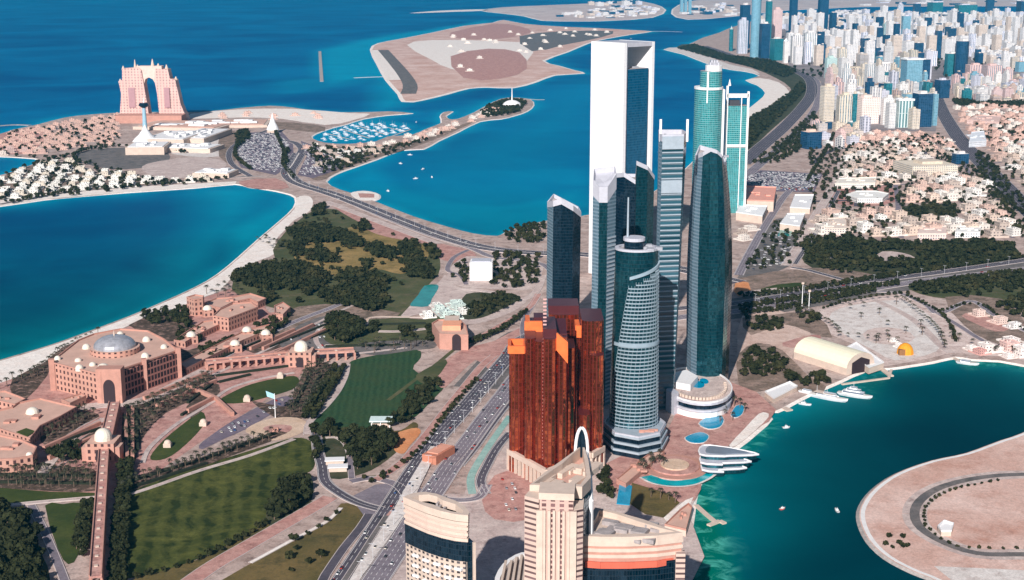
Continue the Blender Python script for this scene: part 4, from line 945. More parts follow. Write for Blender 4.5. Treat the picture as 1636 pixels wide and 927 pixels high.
t, q, H, c = block('palace', 'pink sandstone palace with a large silver dome beside the beach', 'palace', [(81, 580), (163, 600), (188, 593), (240, 576), (284, 561), (262, 543), (236, 530), (192, 527), (150, 535), (125, 545)], 643, 600, PAL, n_plant=8)
b = MB(); p = loc0((184, 562), H, c); m = MPP(560)
b.cyl(p[0], p[1], H, 6, 36*m, 36*m, 28, 0, 1, False); b.build('dome_drum', [PAL, PALR], t)
b = MB(); b.dome(p[0], p[1], H+6, 31*m, 13, 28, 8); d = b.build('dome', DOMES, t); b = MB(); b.cyl(p[0], p[1], H+18.8, 6, 1.0, .2, 8); b.build('finial', CREAM, d)
domes(t, [(127, 590, 6, H, 1, DOMEW), (138, 557, 6, H, 1, DOMEW), (92, 575, 5, H, 1, DOMEW), (165, 588, 8, H+2, .7, DOMEW), (232, 571, 6, H, 1, DOMEW), (234, 545, 6, H, 1, DOMEW), (192, 536, 5, H, 1, DOMEW), (148, 584, 5, H, .8, DOMEW), (262, 556, 5, H, .9, DOMEW), (125, 577, 5, H, .7, DOMEW)], c)
tw = MB()
for x, y, s in ((165, 600, 9), (187, 594, 9), (230, 580, 6), (82, 581, 7), (284, 562, 7)):
    pp = loc0((x, y), H, c); tw.box(pp[0], pp[1], 0, s*m*1.1, s*m*1.3, H+5, rz=R(20))
tw.each('corner_tower', PSTONE, t)
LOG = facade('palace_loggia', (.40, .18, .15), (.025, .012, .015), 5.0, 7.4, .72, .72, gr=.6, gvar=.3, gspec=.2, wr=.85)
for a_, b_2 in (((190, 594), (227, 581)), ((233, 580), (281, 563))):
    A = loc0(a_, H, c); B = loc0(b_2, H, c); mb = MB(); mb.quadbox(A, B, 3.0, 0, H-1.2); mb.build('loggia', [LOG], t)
pp = loc0((176, 599), H, c); b = MB()
arc = [(-6, 0), (6, 0)]+[(6*math.cos(math.pi*i/10), H*.62+8*math.sin(math.pi*i/10)) for i in range(11)]
b.prism([(pp[0]-13, pp[1]-7), (pp[0]+13, pp[1]-7), (pp[0]+13, pp[1]+8), (pp[0]-13, pp[1]+8)], 0, H+8); pt_ = b.build('portal', PSTONE, t)
b = MB(); b.poly([(pp[0]+x, pp[1]-7.4, z) for x, z in arc]); b.poly([(pp[0]+x, pp[1]-7.2, z) for x, z in reversed(arc)]); b.build('arched_recess', ARCHD, pt_)
# west wings
wing = lambda lab, roof, yb, yt, k=3, g=None: block('palace_wing', lab, 'palace wing', roof, yb, yt, PAL, group=g, n_plant=k)
t, q, H, c = wing('pink palace wing with broad terrace roof and one pale dome, left of the palace', [(64, 638), (122, 652), (96, 667), (64, 682), (48, 702), (10, 690), (-20, 680), (-40, 665), (20, 652), (30, 645)], 700, 684)
domes(t, [(52, 660, 10, H, .8, DOMEW)], c)
b = MB(); b.prism([loc0(p_, H+.1, c) for p_ in [(26, 691), (42, 685), (57, 690), (44, 698)]], H+.1, H+.8); b.build('roof_garden', LAWN, t)
wing('low plain pink palace wing at the left edge, above the domed terrace roof', [(8, 626), (41, 639), (24, 648), (-12, 640), (-30, 630)], 656, 640)
t, q, H, c = wing('stepped pink palace wing with flat terraces at the left edge below the domed terrace', [(-40, 703), (0, 697), (34, 704), (59, 716), (52, 730), (20, 735), (-40, 738)], 742, 722)
domes(t, [(47, 728, 5, H, .8, DOMEW)], c)
wing('low pink annex with a shaded side right under the palace front', [(98, 640), (130, 630), (138, 634), (112, 646)], 652, 640, 2)
# north wing
wing('pink palace wing with a dark shaded balcony front near the beach grove', [(340, 506), (365, 510), (412, 492), (402, 484), (372, 486), (350, 496)], 532, 512)
wing('zigzag pink palace wing behind the dark fronted wing', [(325, 486), (352, 494), (372, 484), (400, 478), (412, 484), (425, 478), (400, 470), (370, 476), (345, 478)], 502, 492)
wing('pair of tall pink slabs standing at the edge of the beach', [(298, 476), (310, 480), (324, 478), (326, 474), (312, 472)], 508, 482, 0)
wing('pink palace link with a pale dome between the palace and its north wing', [(278, 545), (300, 530), (325, 515), (345, 512), (350, 520), (320, 534), (296, 548)], 556, 548)
wing('long pink palace front wall stepping along the drive', [(288, 582), (330, 560), (395, 528), (430, 520), (436, 526), (390, 544), (330, 574), (298, 590)], 592, 583)
wing('small pink palace lodge with two domes right of the dark fronted wing', [(438, 490), (452, 484), (464, 492), (452, 504), (440, 502)], 512, 502, 2)
for i, (x, y, lab) in enumerate([(306, 548, 'white domed pink pavilion nearest to the big palace dome'), (395, 540, 'pink kiosk with pale dome below the dark fronted wing'), (425, 545, 'pink kiosk with pale dome by the brown garden walk'), (332, 505, 'pale domed kiosk among the zigzag wings'), (376, 562, 'pink kiosk over the drive, lowest of the domed kiosks')]):
    X, Y = P(x, y); k = empty('pavilion', (X, Y, GZ), 0, lab, 'pavilion'); b = MB(); s = 13; b.box(0, 0, 0, s, s, 9, 0, 1, R(25)); b.build('walls', [PAL, PALR], k); b = MB(); b.dome(0, 0, 9, 6, 5.5, 14, 5); b.build('dome', DOMEW, k)
# arcades (raised pink walkways)
def arcade(label, a, b_, wd, h):
    A, B = P(*a), P(*b_); t = empty('arcade', (*A, GZ), 0, label, 'arcade'); v = (B[0]-A[0], B[1]-A[1]); L = math.hypot(*v); n = int(L/9)
    d = MB(); d.quadbox((0, 0), v, wd, h-1.6, 1.6); d.build('deck', PINK, t)
    nx_, ny_ = -v[1]/L*wd/2, v[0]/L*wd/2
    for s in (-1, 1):
        p = MB(); p.quadbox((nx_*s*.95, ny_*s*.95), (v[0]+nx_*s*.95, v[1]+ny_*s*.95), .8, h+.02, 1.3); p.build('parapet', PSTONE, t)
    pr = MB()
    for k in range(n+1):
        for s in (-1, 1): pr.box(v[0]*k/n+nx_*s*.9, v[1]*k/n+ny_*s*.9, 0, 2.4, 1.6, h-1.65, rz=math.atan2(v[1], v[0]))
    o = pr.each('pier', PSTONE, t) if n < 45 else pr.build('pier_row', PSTONE, t)
    top = MB()
    for k in range(1, n, 2): top.box(v[0]*k/n, v[1]*k/n, h+.01, 3, wd*.3, .7, rz=math.atan2(v[1], v[0]))
    top.each('roof_beam', CREAM, t); return t
arcade('raised pink walkway running down from the palace to the domed gatehouse', (184, 660), (170, 722), 11, 12)
arcade('long raised pink walkway running from the gatehouse to the bottom of the photo', (167, 738), (154, 945), 9, 12)
arcade('raised pink walkway running right from the palace to the twin lawns gatehouse', (330, 590), (472, 577), 13, 9)
arcade('short raised pink walkway right of the upper domed gatehouse', (494, 576), (566, 572), 15, 10)
for x, y, lab in ((167, 730, 'pink gatehouse with a pale dome on the raised walkway, left lawns'), (482, 582, 'pink gatehouse with a pale dome between the oval lawn and the parade lawn')):
    X, Y = P(x, y); t = empty('gatehouse', (X, Y, GZ), 0, lab, 'gatehouse'); b = MB(); b.box(0, 0, 0, 26, 26, 17, 0, 1); b.build('walls', [PAL, PALR], t)
    for sx in (-1, 1):
        b = MB(); b.box(sx*14, -4, 0, 7, 14, 13, 0, 1); b.build('side_turret', [PSTONE, PALR], t)
    b = MB(); b.cyl(0, 0, 17, 3, 8, 8, 14); b.dome(0, 0, 20, 8, 8, 16, 6); b.build('dome', DOMEW, t)
    b = MB(); b.poly([(x_, -13.4, z_) for x_, z_ in [(-4, 0), (4, 0)]+[(4*math.cos(math.pi*i/8), 8+4*math.sin(math.pi*i/8)) for i in range(9)]]); b.build('archway', ARCHD, t)
# garden walls of the palace terraces: low stepped pink walls
random.seed(3)
for i, (a, b_) in enumerate([((70, 720), (160, 680)), ((78, 736), (168, 694)), ((230, 640), (330, 600)), ((250, 652), (345, 612)), ((300, 620), (345, 640)), ((345, 640), (372, 665)), ((300, 660), (340, 640)), ((330, 592), (455, 566)), ((400, 560), (470, 530)), ((200, 655), (204, 740)), ((212, 655), (212, 735)), ((435, 690), (445, 690)), ((95, 612), (130, 632)), ((340, 560), (410, 530)), ((420, 560), (500, 522)), ((440, 568), (520, 530))]):
    A, B = P(*a), P(*b_); mb = MB(); mb.quadbox(A, B, 3.2, GZ, 4.5)
    tag(mb.build('garden_wall', PSTONE), 'low pink stone wall stepping through the palace terraces', 'wall', 'pink terrace walls of the palace gardens')
# triumphal arch gate
t, q, H, c = block('arch_gate', 'orange roofed pink triumphal arch standing beside the highway', 'arch', [(702, 535), (748, 537), (745, 522), (735, 512), (700, 512), (690, 518)], 559, 536, PSTONE, n_plant=0)
b = MB(); pp = loc0((729, 537), H, c); ar = [(-5, 0), (5, 0)]+[(5*math.cos(math.pi*i/10), 15+5*math.sin(math.pi*i/10)) for i in range(11)]
yy = min(p_[1] for p_ in q)-.4; b.poly([(pp[0]+x, yy, z) for x, z in ar]); b.build('archway', ARCHD, t)
b = MB(); cc = loc0((722, 524), H, c); b.box(cc[0], cc[1], H, 22, 26, 6); b.build('attic', flat('orange_stone', (.80, .36, .22), .8), t)
b = MB(); cc = loc0((722, 514), H, c); b.box(cc[0], cc[1], H, 18, 30, 4); b.build('roof_terrace', CREAM, t)
# white cube hall
X, Y = P(769, 449); m = MPP(449); t = empty('white_hall', (X, Y, GZ), 0, 'blank bright white cube building inside the traffic loop', 'hall')
b = MB(); b.box(0, 14, 0, 36*m, 28, HT(449, 420), 0, 0, R(-2)); b.build('walls', WHITE, t)
b = MB(); b.box(0, 14, HT(449, 420)+.02, 30*m, 22, 1.6); b.build('roof', PANEL, t)
# orange and terracotta highway portal and tunnel mouth
X, Y = P(700, 738); t = empty('tunnel_portal', (X, Y, GZ), 0, 'rust red tunnel portal block in the middle of the highway', 'portal')
b = MB(); b.box(0, 10, 0, 15, 34, 8, rz=R(-28)); b.build('block', flat('rust_concrete', (.50, .20, .13), .8), t); b = MB(); b.box(1, 12, 8.02, 12, 26, .8, rz=R(-28)); b.build('coping', flat('terracotta', (.72, .34, .24)), t)
mb = MB(); c_ = smooth(W([(556, 945), (590, 893), (622, 845), (645, 808), (662, 775), (680, 742), (694, 715)]), 4, False)
rr = offset(c_, 0); n = len(rr)
for i in range(n-1):
    w0 = 3.2+3.0*math.sin(math.pi*i/n); w1 = 3.2+3.0*math.sin(math.pi*(i+1)/n)
    nn = normals(rr); A, B = rr[i], rr[i+1]; a_, b_ = nn[i], nn[i+1]
    mb.poly([(A[0]-a_[0]*w0, A[1]-a_[1]*w0, GZ+1.2), (B[0]-b_[0]*w1, B[1]-b_[1]*w1, GZ+1.2), (B[0]+b_[0]*w1, B[1]+b_[1]*w1, GZ+1.2), (A[0]+a_[0]*w0, A[1]+a_[1]*w0, GZ+1.2)])
struct(mb.build('median_ramp', WHITEP))
# small white pavilion on the parade lawn
X, Y = P(609, 680); t = empty('lawn_pavilion', (X, Y, GZ), 0, 'small white flat roofed pavilion on the edge of the parade lawn', 'pavilion'); b = MB()
for sx in (-9, 0, 9):
    for sy in (-6, 6): b.box(sx, sy, 0, .8, .8, 6)
b.each('post', WHITE, t); b = MB(); b.box(0, 0, 6.02, 22, 16, 1.2, bottom=True); b.build('roof', flat('pale_mint_roof', (.66, .78, .76)), t)
b = MB(); b.box(0, 0, 0, 16, 10, 3.4); b.build('walls', CREAM, t)
X, Y = P(440, 668); t = empty('flagpole', (X, Y, GZ), 0, 'tall pale flagpole on the grey plaza with a blue white flag', 'flagpole'); b = MB(); b.cyl(0, 0, 0, 26, .5, .3, 6); b.build('pole', WHITE, t); b = MB(); b.poly([(0, 0, 25), (-9, 2, 28), (-8, 2.4, 22), (0, 0, 20)]); b.build('flag', flat('pale_blue_cloth', (.35, .62, .75)), t)
# small plaza fountain bits
for x, y in ((395, 641), (325, 680), (448, 604), (268, 714)):
    X, Y = P(x, y); mb = MB(); mb.box(X, Y, GZ, 7, 7, 4); mb.dome(X, Y, GZ+4, 3.4, 3, 10, 4); tag(mb.build('garden_kiosk', CREAM), 'small cream domed kiosk at the end of a palace lawn', 'kiosk', 'small cream kiosks in the palace gardens')
# pink roofs beside street
for x, y, s, lab in ((553, 716, 10, 'white shed roof under the trees, upper of the pair by the street'), (558, 727, 11, 'white shed roof, lower of the pair by the street')):
    X, Y = P(x-18, y+25); t = empty('shed', (X, Y, GZ), R(5), lab, 'shed'); b = MB(); b.box(0, 0, 0, 16, 8, 4); b.build('walls', CREAM, t); b = MB(); b.box(0, 0, 4.01, 18, 10, .8, bottom=True); b.build('roof', WHITE, t)
# ---- marina peninsula
def hotel():
    X, Y = P(247, 193); m = MPP(193); k = m; t = empty('arch_hotel', (X, Y, GZ), 0, 'giant pink arch shaped hotel with two spires on the far marina peninsula', 'hotel')
    Z = lambda y: HT(193, y); xx = lambda x: (x-247)*k
    PH = facade('pink_hotel_wall', (.66, .44, .39), (.26, .13, .13), 9, 8, .4, .5, gr=.5, gvar=.4)
    def ext(name, pts, dep, mat, y0=0, par=t):
        b = MB(); pr = [(xx(x), Z(y)) for x, y in pts]; a = 0
        for (x, z) in pr: a += 0
        n = len(pr); ar = sum(pr[i-1][0]*pr[i][1]-pr[i][0]*pr[i-1][1] for i in range(n)); pr = pr if ar > 0 else pr[::-1]
        b.poly([(x, y0, z) for x, z in pr], 0, pr); b.poly([(x, y0+dep, z) for x, z in reversed(pr)], 0, list(reversed(pr)))
        for i in range(n):
            p1, p2 = pr[i], pr[(i+1) % n]; b.poly([(p1[0], y0, p1[1]), (p1[0], y0+dep, p1[1]), (p2[0], y0+dep, p2[1]), (p2[0], y0, p2[1])][::-1][::-1])
        return b.build(name, mat, par)
    ext('left_leg', [(191, 193), (239, 193), (236, 160), (232, 128), (230, 112), (226, 108), (200, 110), (199, 128), (193, 130), (196, 150), (193, 175)], 38, PH)
    ext('right_leg', [(255, 193), (300, 193), (290, 168), (286, 145), (283, 128), (275, 126), (272, 111), (252, 110), (250, 128), (253, 150)], 38, PH, 2)
    ext('bridge_block', [(225, 106), (262, 106), (262, 125), (252, 136), (247, 127), (241, 124), (235, 127), (232, 138), (224, 125)], 30, flat('pale_pink_wall', (.74, .54, .47), .8), 5)
    for x, y0, y1, w_ in ((218, 112, 96, 2.6), (246, 106, 95, 3), (199, 112, 106, 3), (268, 112, 104, 3.4), (193, 132, 127, 2.6), (282, 129, 123, 3), (222, 110, 104, 3), (255, 108, 102, 3)):
        b = MB(); b.cyl(xx(x), 20, Z(y0), Z(y1)-Z(y0), w_*k, .5*k, 8); b.build('turret', CREAM, t)
    for x0, x1, lab in ((205, 221, 0), (262, 276, 0)):
        b = MB()
        b.box((xx(x0)+xx(x1))/2, -1, Z(172), xx(x1)-xx(x0)-10, 2, Z(140)-Z(172)); b.build('window_panel', flat('mauve_panel', (.42, .24, .26)), t)
    b = MB(); b.box(0, -40, 0, 130*k*.8, 60, 22, 0, 0); b.build('podium', PSTONE, t)
hotel()
X, Y = P(232, 210); t = empty('viewing_tower', (X, Y, GZ), 0, 'slim blue grey viewing tower with a disc head in front of the arch hotel', 'tower'); m = MPP(210); b = MB(); hh = HT(210, 172)
b.cyl(0, 0, 0, hh, 4.0*m, 2.6*m, 14); b.build('shaft', flat('blue_grey_shaft', (.30, .48, .60), .5), t); b = MB(); b.cyl(0, 0, hh, 6, 4*m, 8.5*m, 18); b.cyl(0, 0, hh+6, 7, 8.5*m, 6*m, 18); b.build('head', GL_NAVY, t); b = MB(); b.cyl(0, 0, hh+13, 16, 2, .5, 8); b.build('spire', WHITE, t)
def tent(label, x, y, rpx, h):
    X, Y = P(x, y); m = MPP(y); t = empty('tent_roof', (X, Y, GZ), 0, label, 'tent'); b = MB(); secs = []
    for f, r in ((0, 1), (.18, .82), (.4, .5), (.65, .26), (.85, .12), (1, .02)): secs.append((8+h*f, ngon(0, 0, rpx*m*r, rpx*m*r, 16)))
    b.loft(secs, 0, 0, True); b.build('canopy', WHITE, t); b = MB(); b.cyl(0, 0, 0, 8, rpx*m*.96, rpx*m*.96, 16); b.build('wall', CREAM, t)
tent('big white tent shaped mall roof below the viewing tower', 233, 231, 21, 42)
tent('white pointed tent beside the marina car park', 436, 212, 10, 46)
# marina mall blocks
ml = [((280, 226), 70, 60, 16, 'long white mall roof right of the big tent roof'), ((325, 222), 50, 70, 14, 'white stepped mall roof between the long roof and the car park'), ((238, 243), 60, 36, 18, 'white hall on the edge of the dark ring field'), ((345, 281), 60, 24, 10, 'low white hall beside the tan field near the bay'), ((305, 240), 90, 30, 10, 'low white hall above the tan field'), ((300, 203), 140, 50, 8, 'long low pink sheds behind the mall'), ((370, 200), 120, 40, 7, 'long low sheds near the marina sand')]
for (x, y), sx, sy, h_, lab in ml:
    X, Y = P(x, y); t = empty('mall_hall', (X, Y, GZ), R(random.uniform(-12, 12)), lab, 'mall'); m = MPP(y); b = MB(); b.box(0, 0, 0, sx*m, sy*m*2, h_); b.build('walls', CREAM, t); plant(t, 0, 0, h_, sx*m*.8, sy*m*1.6, 0, 12, 6, WHITE)
    b = MB(); b.box(0, 0, h_+.02, sx*m*.9, sy*m*1.8, 1.2, 0, 0); b.build('roof', WHITE if 'white' in lab else PALR, t)
# ring arcade round the dark field
t = None
# club point tree mound with flag mast
X, Y = P(818, 171); t = empty('flag_mast', (X, Y, GZ), 0, 'very tall flag mast with white base on the tree covered club point', 'flagpole'); b = MB(); b.cyl(0, 0, 0, HT(171, 141), 3, 1.2, 8); b.build('pole', WHITE, t); b = MB(); b.dome(0, 0, 0, 32, 22, 16, 5); b.build('base_dome', WHITE, t)
# ---- east shore
def barrel():
    A, B = P(1268, 573), P(1352, 600); X0, Y0 = A; t = empty('warehouse', (X0, Y0, GZ), 0, 'long cream warehouse with a barrel roof beside the dhow quay', 'warehouse')
    v = Vector((B[0]-A[0], B[1]-A[1])); L = v.length; u = v/L; n = Vector((-u.y, u.x)); Wd = 44; hw = 8; hr = 15; pr = []
    for k in range(13): a = math.pi*k/12; pr.append((Wd/2-Wd/2*math.cos(a), hw+hr*math.sin(a)))
    secs = []; b = MB()
    def pt(s, p): return (u.x*s+n.x*p[0], u.y*s+n.y*p[0], p[1])
    for k in range(12): b.poly([pt(0, pr[k]), pt(0, pr[k+1]), pt(L, pr[k+1]), pt(L, pr[k])][::-1], 0)
    b.build('roof', flat('cream_roof', (.82, .76, .58), .7, var=.06), t)
    b = MB(); full = [(0, 0)]+pr+[(Wd, 0)]
    b.poly([pt(0, p) for p in full]); b.poly([pt(L, p) for p in full][::-1]); b.poly([pt(0, (0, 0)), pt(L, (0, 0)), pt(L, (0, hw)), pt(0, (0, hw))]); b.poly([pt(0, (Wd, 0)), pt(0, (Wd, hw)), pt(L, (Wd, hw)), pt(L, (Wd, 0))]); b.build('walls', CREAM, t)
    b = MB(); b.poly([pt(L+.3, p) for p in [(8, 0), (36, 0), (36, 13), (22, 18), (8, 13)]]); b.build('door', ARCHD, t)
barrel()
block('warehouse', 'flat white roofed boat shed on the quay right of the barrel warehouse', 'warehouse', [(1345, 560), (1368, 548), (1412, 580), (1388, 588)], 598, 588, CREAM, WHITE, n_plant=3)
block('quay_shed', 'white flat roofed shed by the small dhow jetty', 'shed', [(1222, 627), (1262, 611), (1274, 618), (1236, 638)], 642, 636, CREAM, WHITE, n_plant=0)
X, Y = P(1446, 565); t = empty('orange_tent', (X, Y, GZ), 0, 'orange dome tent on the pale sandy quay', 'tent'); b = MB(); b.dome(0, 0, 0, 10, 13, 12, 5); b.build('canopy', flat('orange_canvas', (.75, .30, .02), .7), t); b = MB(); b.box(-6, -7, 0, 7, 5, 7); b.build('porch', flat('brown_canvas', (.25, .12, .05)), t)
def pier(label, pts, wd, h=1.4, mat=None):
    t = MB(); c = W(pts); 
    for i, (a, b_) in enumerate(zip(c[:-1], c[1:])): t.quadbox(a, b_, wd, -1.2, 2.6+h-1.4+.01*i)
    return tag(t.build('pier', mat or CREAM), label, 'pier')
pier('long tan finger pier running left of the dhows', [(1345, 613), (1420, 603), (1424, 590)], 3)
pier('short wooden pier right of the boat shed', [(1400, 582), (1424, 600)], 6)
pier('low concrete jetty where the small boats lie', [(1225, 640), (1262, 655)], 8)
pier('jetty at the small white dhow in the upper bay', [(1524, 571), (1540, 580)], 4)
pier('thin white breakwater jetty off the club beach', [(1112, 806), (1130, 822), (1142, 832)], 4)
pier('forked end of the breakwater jetty', [(1132, 838), (1150, 831), (1158, 835)], 4)
# floating yacht-like beach club pavilion
def club():
    X, Y = P(1120, 742); t = empty('beach_club', (X, Y, 0), R(-14), 'white tiered boat shaped club built over the water below the glass towers', 'club'); m = MPP(742)
    def hull(w_, l0, l1, k=1.0): return smooth([(l0*m, -w_), (l0*m+20, -w_*1.05), (l1*m-25, -w_*.8), (l1*m, 0), (l1*m-22, w_*.8), (l0*m+20, w_), (l0*m, w_)], 3)
    z = 1.0
    for i, (w_, l0, l1, dy) in enumerate(((15, 6, 74, -10), (14, 2, 80, -3), (13, -2, 90, 7))):
        b = MB(); q = [(x, y+dy) for x, y in hull(w_, l0, l1)]; cc = (sum(p[0] for p in q)/len(q), dy)
        b.prism(scl(q, .93, cc), z, z+3.4, 1, 1); b.build('glass_level', [WHITE, GL_TEAL], t)
        b = MB(); b.prism(q, z+3.4, z+4.3, 0, 0, True); b.build('deck', [PANEL], t); rim(t, q, z+4.3, .7, 1.2, WHITE)
        z += 3.9
    b = MB(); b.prism(scl(q, .72, cc), z+.6, z+1.4, 0, 0); b.build('roof_glazing', flat('grey_glazing', (.22, .25, .30), .2, .6), t)
club()
for lab, pts in (('kidney shaped blue pool nearest to the round podium', [(1117, 678), (1130, 668), (1148, 664), (1156, 672), (1150, 683), (1132, 686)]), ('small blue pool nearest to the cove beach', [(1168, 664), (1176, 650), (1188, 650), (1186, 662), (1176, 668)]), ('shallow blue pool under the terrace by the octagonal podium', [(1095, 700), (1118, 692), (1132, 698), (1124, 708), (1104, 708)])):
    q = ccw(smooth(W(pts), 3)); mb = MB(); mb.prism(scl(q, 1.08, (sum(p[0] for p in q)/len(q), sum(p[1] for p in q)/len(q))), GZ, GZ+.75, 1, 1); mb.prism(q, GZ, GZ+.95, 0, 0); tag(mb.build('swimming_pool', [POOL, WHITEP]), lab, 'pool')
# crescent pool
c_ = smooth(W([(1034, 762), (1050, 770), (1075, 774), (1100, 772), (1120, 764), (1130, 757)]), 4, False); mb = MB(); ribbon_into(mb, c_, 13, GZ+1.0); ribbon_into(mb, c_, 18, GZ+.9, 1); tag(mb.build('swimming_pool', [flat('turquoise_pool', (.0, .38, .42), .15, .5, var=.3, vs_=.1), WHITEP]), 'curved turquoise pool ringing the round terrace', 'pool')
X, Y = P(1078, 748); t = empty('round_terrace', (X, Y, GZ), 0, 'round stepped brown terrace inside the curved pool', 'terrace')
for k, r in enumerate((30, 22, 13)):
    b = MB(); b.prism(ngon(0, 0, r, r*1.1, 26), 0, 1.6+k*1.2, 0, 0); b.build('step', [PSTONE, PINK, TANP][k], t)
q = ccw(W([(985, 806), (1006, 808), (1010, 778), (990, 772)])); mb = MB(); mb.prism(q, GZ, GZ+1.0, 0, 0); tag(mb.build('swimming_pool', POOL), 'bright blue square pool beside the sports lawn', 'pool')
block('terrace_building', 'low pink terrace building with trees in front of the octagonal podium', 'terrace', [(985, 768), (1010, 745), (1050, 718), (1062, 724), (1020, 758), (1000, 775)], 782, 776, PSTONE, n_plant=5)
block('hotel_wing', 'low pale hotel wing below the right cream tower roof by the sea', 'hotel wing', [(1062, 840), (1086, 816), (1100, 806), (1106, 812), (1096, 848)], 860, 850, CREAM, n_plant=3)
block('low_block', 'pink flat roofed warehouse hall beyond the aqua towers', 'hall', [(1182, 320), (1192, 298), (1240, 300), (1236, 322)], 345, 328, CREAM, flat('salmon_roof', (.76, .36, .28)), n_plant=5)
block('low_block', 'white stepped hall below the salmon roofed hall', 'hall', [(1176, 340), (1182, 328), (1226, 330), (1218, 346)], 356, 344, CREAM, WHITE, n_plant=4)
block('low_block', 'upper of two white flat halls beside the grey avenue', 'hall', [(1262, 332), (1270, 312), (1300, 312), (1294, 334)], 342, 334, CREAM, WHITE, n_plant=2)
block('low_block', 'lower of two white flat halls, above a green court', 'hall', [(1246, 358), (1258, 342), (1286, 342), (1278, 362)], 372, 362, CREAM, WHITE, n_plant=2)
patch('green_court', [(1242, 378), (1246, 368), (1266, 368), (1264, 378)], POOLG, 6, 0)
block('white_house', 'lone white house on the sand of the round island', 'house', [(1498, 842), (1508, 833), (1524, 838), (1520, 850), (1504, 850)], 856, 849, CREAM, WHITE, n_plant=0)
# ================================================================== the city, houses, trees, cars, boats
def wallmat(n, g, **k): return facade('city_'+n, (.7, .7, .7), g, ocol=True, **k)
CW = [wallmat('grid', (.10, .13, .18), bw=4.2, fh=4.2, fw=.5, fg=.5, gvar=.6), wallmat('strip', (.08, .14, .19), bw=7.5, fh=4.2, fw=.42, fg=.88, gvar=.4),
      wallmat('band', (.10, .12, .16), bw=26, fh=4.4, fw=.94, fg=.42, gvar=.5), wallmat('pair', (.07, .08, .12), bw=10, fh=4.2, fw=.62, fg=.62, vstripe=10, gvar=.6), wallmat('wide', (.14, .12, .14), bw=5.5, fh=5, fw=.34, fg=.44, gvar=.6)]
GG = [facade('city_navy', (.03, .09, .17), (.0, .045, .11), 6, 4.4, .86, .8, metal=.3, gvar=.4), facade('city_teal', (.05, .20, .24), (.0, .13, .17), 6, 4.4, .84, .8, metal=.3, gvar=.4),
      facade('city_steel', (.24, .42, .52), (.14, .32, .42), 6, 4.4, .84, .8, metal=.2, gvar=.2), facade('city_greygreen', (.60, .68, .68), (.10, .22, .24), 9, 40, .55, .97, metal=.2, gvar=.2)]
CROOF = oc_flat('city_roof', .9, .18, .15)
def city(label, x0, x1, yt, yb, style, col=(.8, .76, .74), dep=1.0, rz=None, name='tower_block', crown=None, cat='tower', group=None):
    xc = (x0+x1)/2; X, Y = P(xc, yb); m = MPP(yb); rz = R(random.uniform(4, 22)) if rz is None else R(rz); H = HT(yb, yt)
    wt = (x1-x0)*m; a = abs(rz); W_ = wt/(math.cos(a)+dep*math.sin(a)); D_ = W_*dep
    t = empty(name, (X, Y+D_*.4, GZ), rz, label, cat, group)
    mat = GG[int(style[1])] if style[0] in 'gr' else CW[int(style[1])]
    b = MB()
    if style[0] == 'w' and random.random() < .6 and W_ > 24:
        k = random.choice((0, 1))
        b.box(0, 0, 0, W_*.62, D_, H, 0, 1); b.box(-W_*.405, D_*.03, 0, W_*.19, D_*.86, H*.96, 0, 1); b.box(W_*.405, D_*.03, 0, W_*.19, D_*.86, H*.96, 0, 1)
    elif style[0] == 'r': b.prism(ngon(0, 0, W_/2, D_/2, 18), 0, H, 0, 1)
    else: b.box(0, 0, 0, W_, D_, H, 0, 1)
    o = b.build('walls', [mat, CROOF], t); o.color = (*col, 1)
    b = MB(); b.box(random.uniform(-.1, .1)*W_, 0, H+.03, W_*.45, D_*.45, 5+H*.02, 0); o = b.build('roof_plant', [CROOF], t); o.color = (col[0]*.9, col[1]*.88, col[2]*.88, 1)
    if crown == 'spire': b = MB(); b.cyl(0, 0, H+5, H*.12, W_*.12, .3, 8); o = b.build('spire', CROOF, t); o.color = (.8, .8, .8, 1)
    if crown == 'pyramid': b = MB(); b.cyl(0, 0, H+.05, H*.14, W_*.62, .4, 4, sm=False); o = b.build('pyramid_roof', CROOF, t); o.color = (.8, .82, .84, 1)
    if crown == 'frame':
        b = MB(); q = rect(0, 0, W_*1.03, D_*1.03)
        for e in range(4): b.quadbox(q[e], q[(e+1) % 4], 2.5, H+.1+.02*e, 5)
        o = b.build('roof_frame', CROOF, t); o.color = (.85, .85, .85, 1)
    if crown == 'slant': b = MB(); q = rect(0, 0, W_, D_); b.loft([(H+.05, q), ([H+.2, H+H*.13, H+H*.13, H+.2], q)], 0, 0); o = b.build('slanted_crown', GG[0], t)
    return t
WHT = (.76, .73, .71); CRM = (.72, .62, .50); PNK = (.70, .50, .47); LIL = (.62, .62, .70); MINT = (.50, .66, .63)
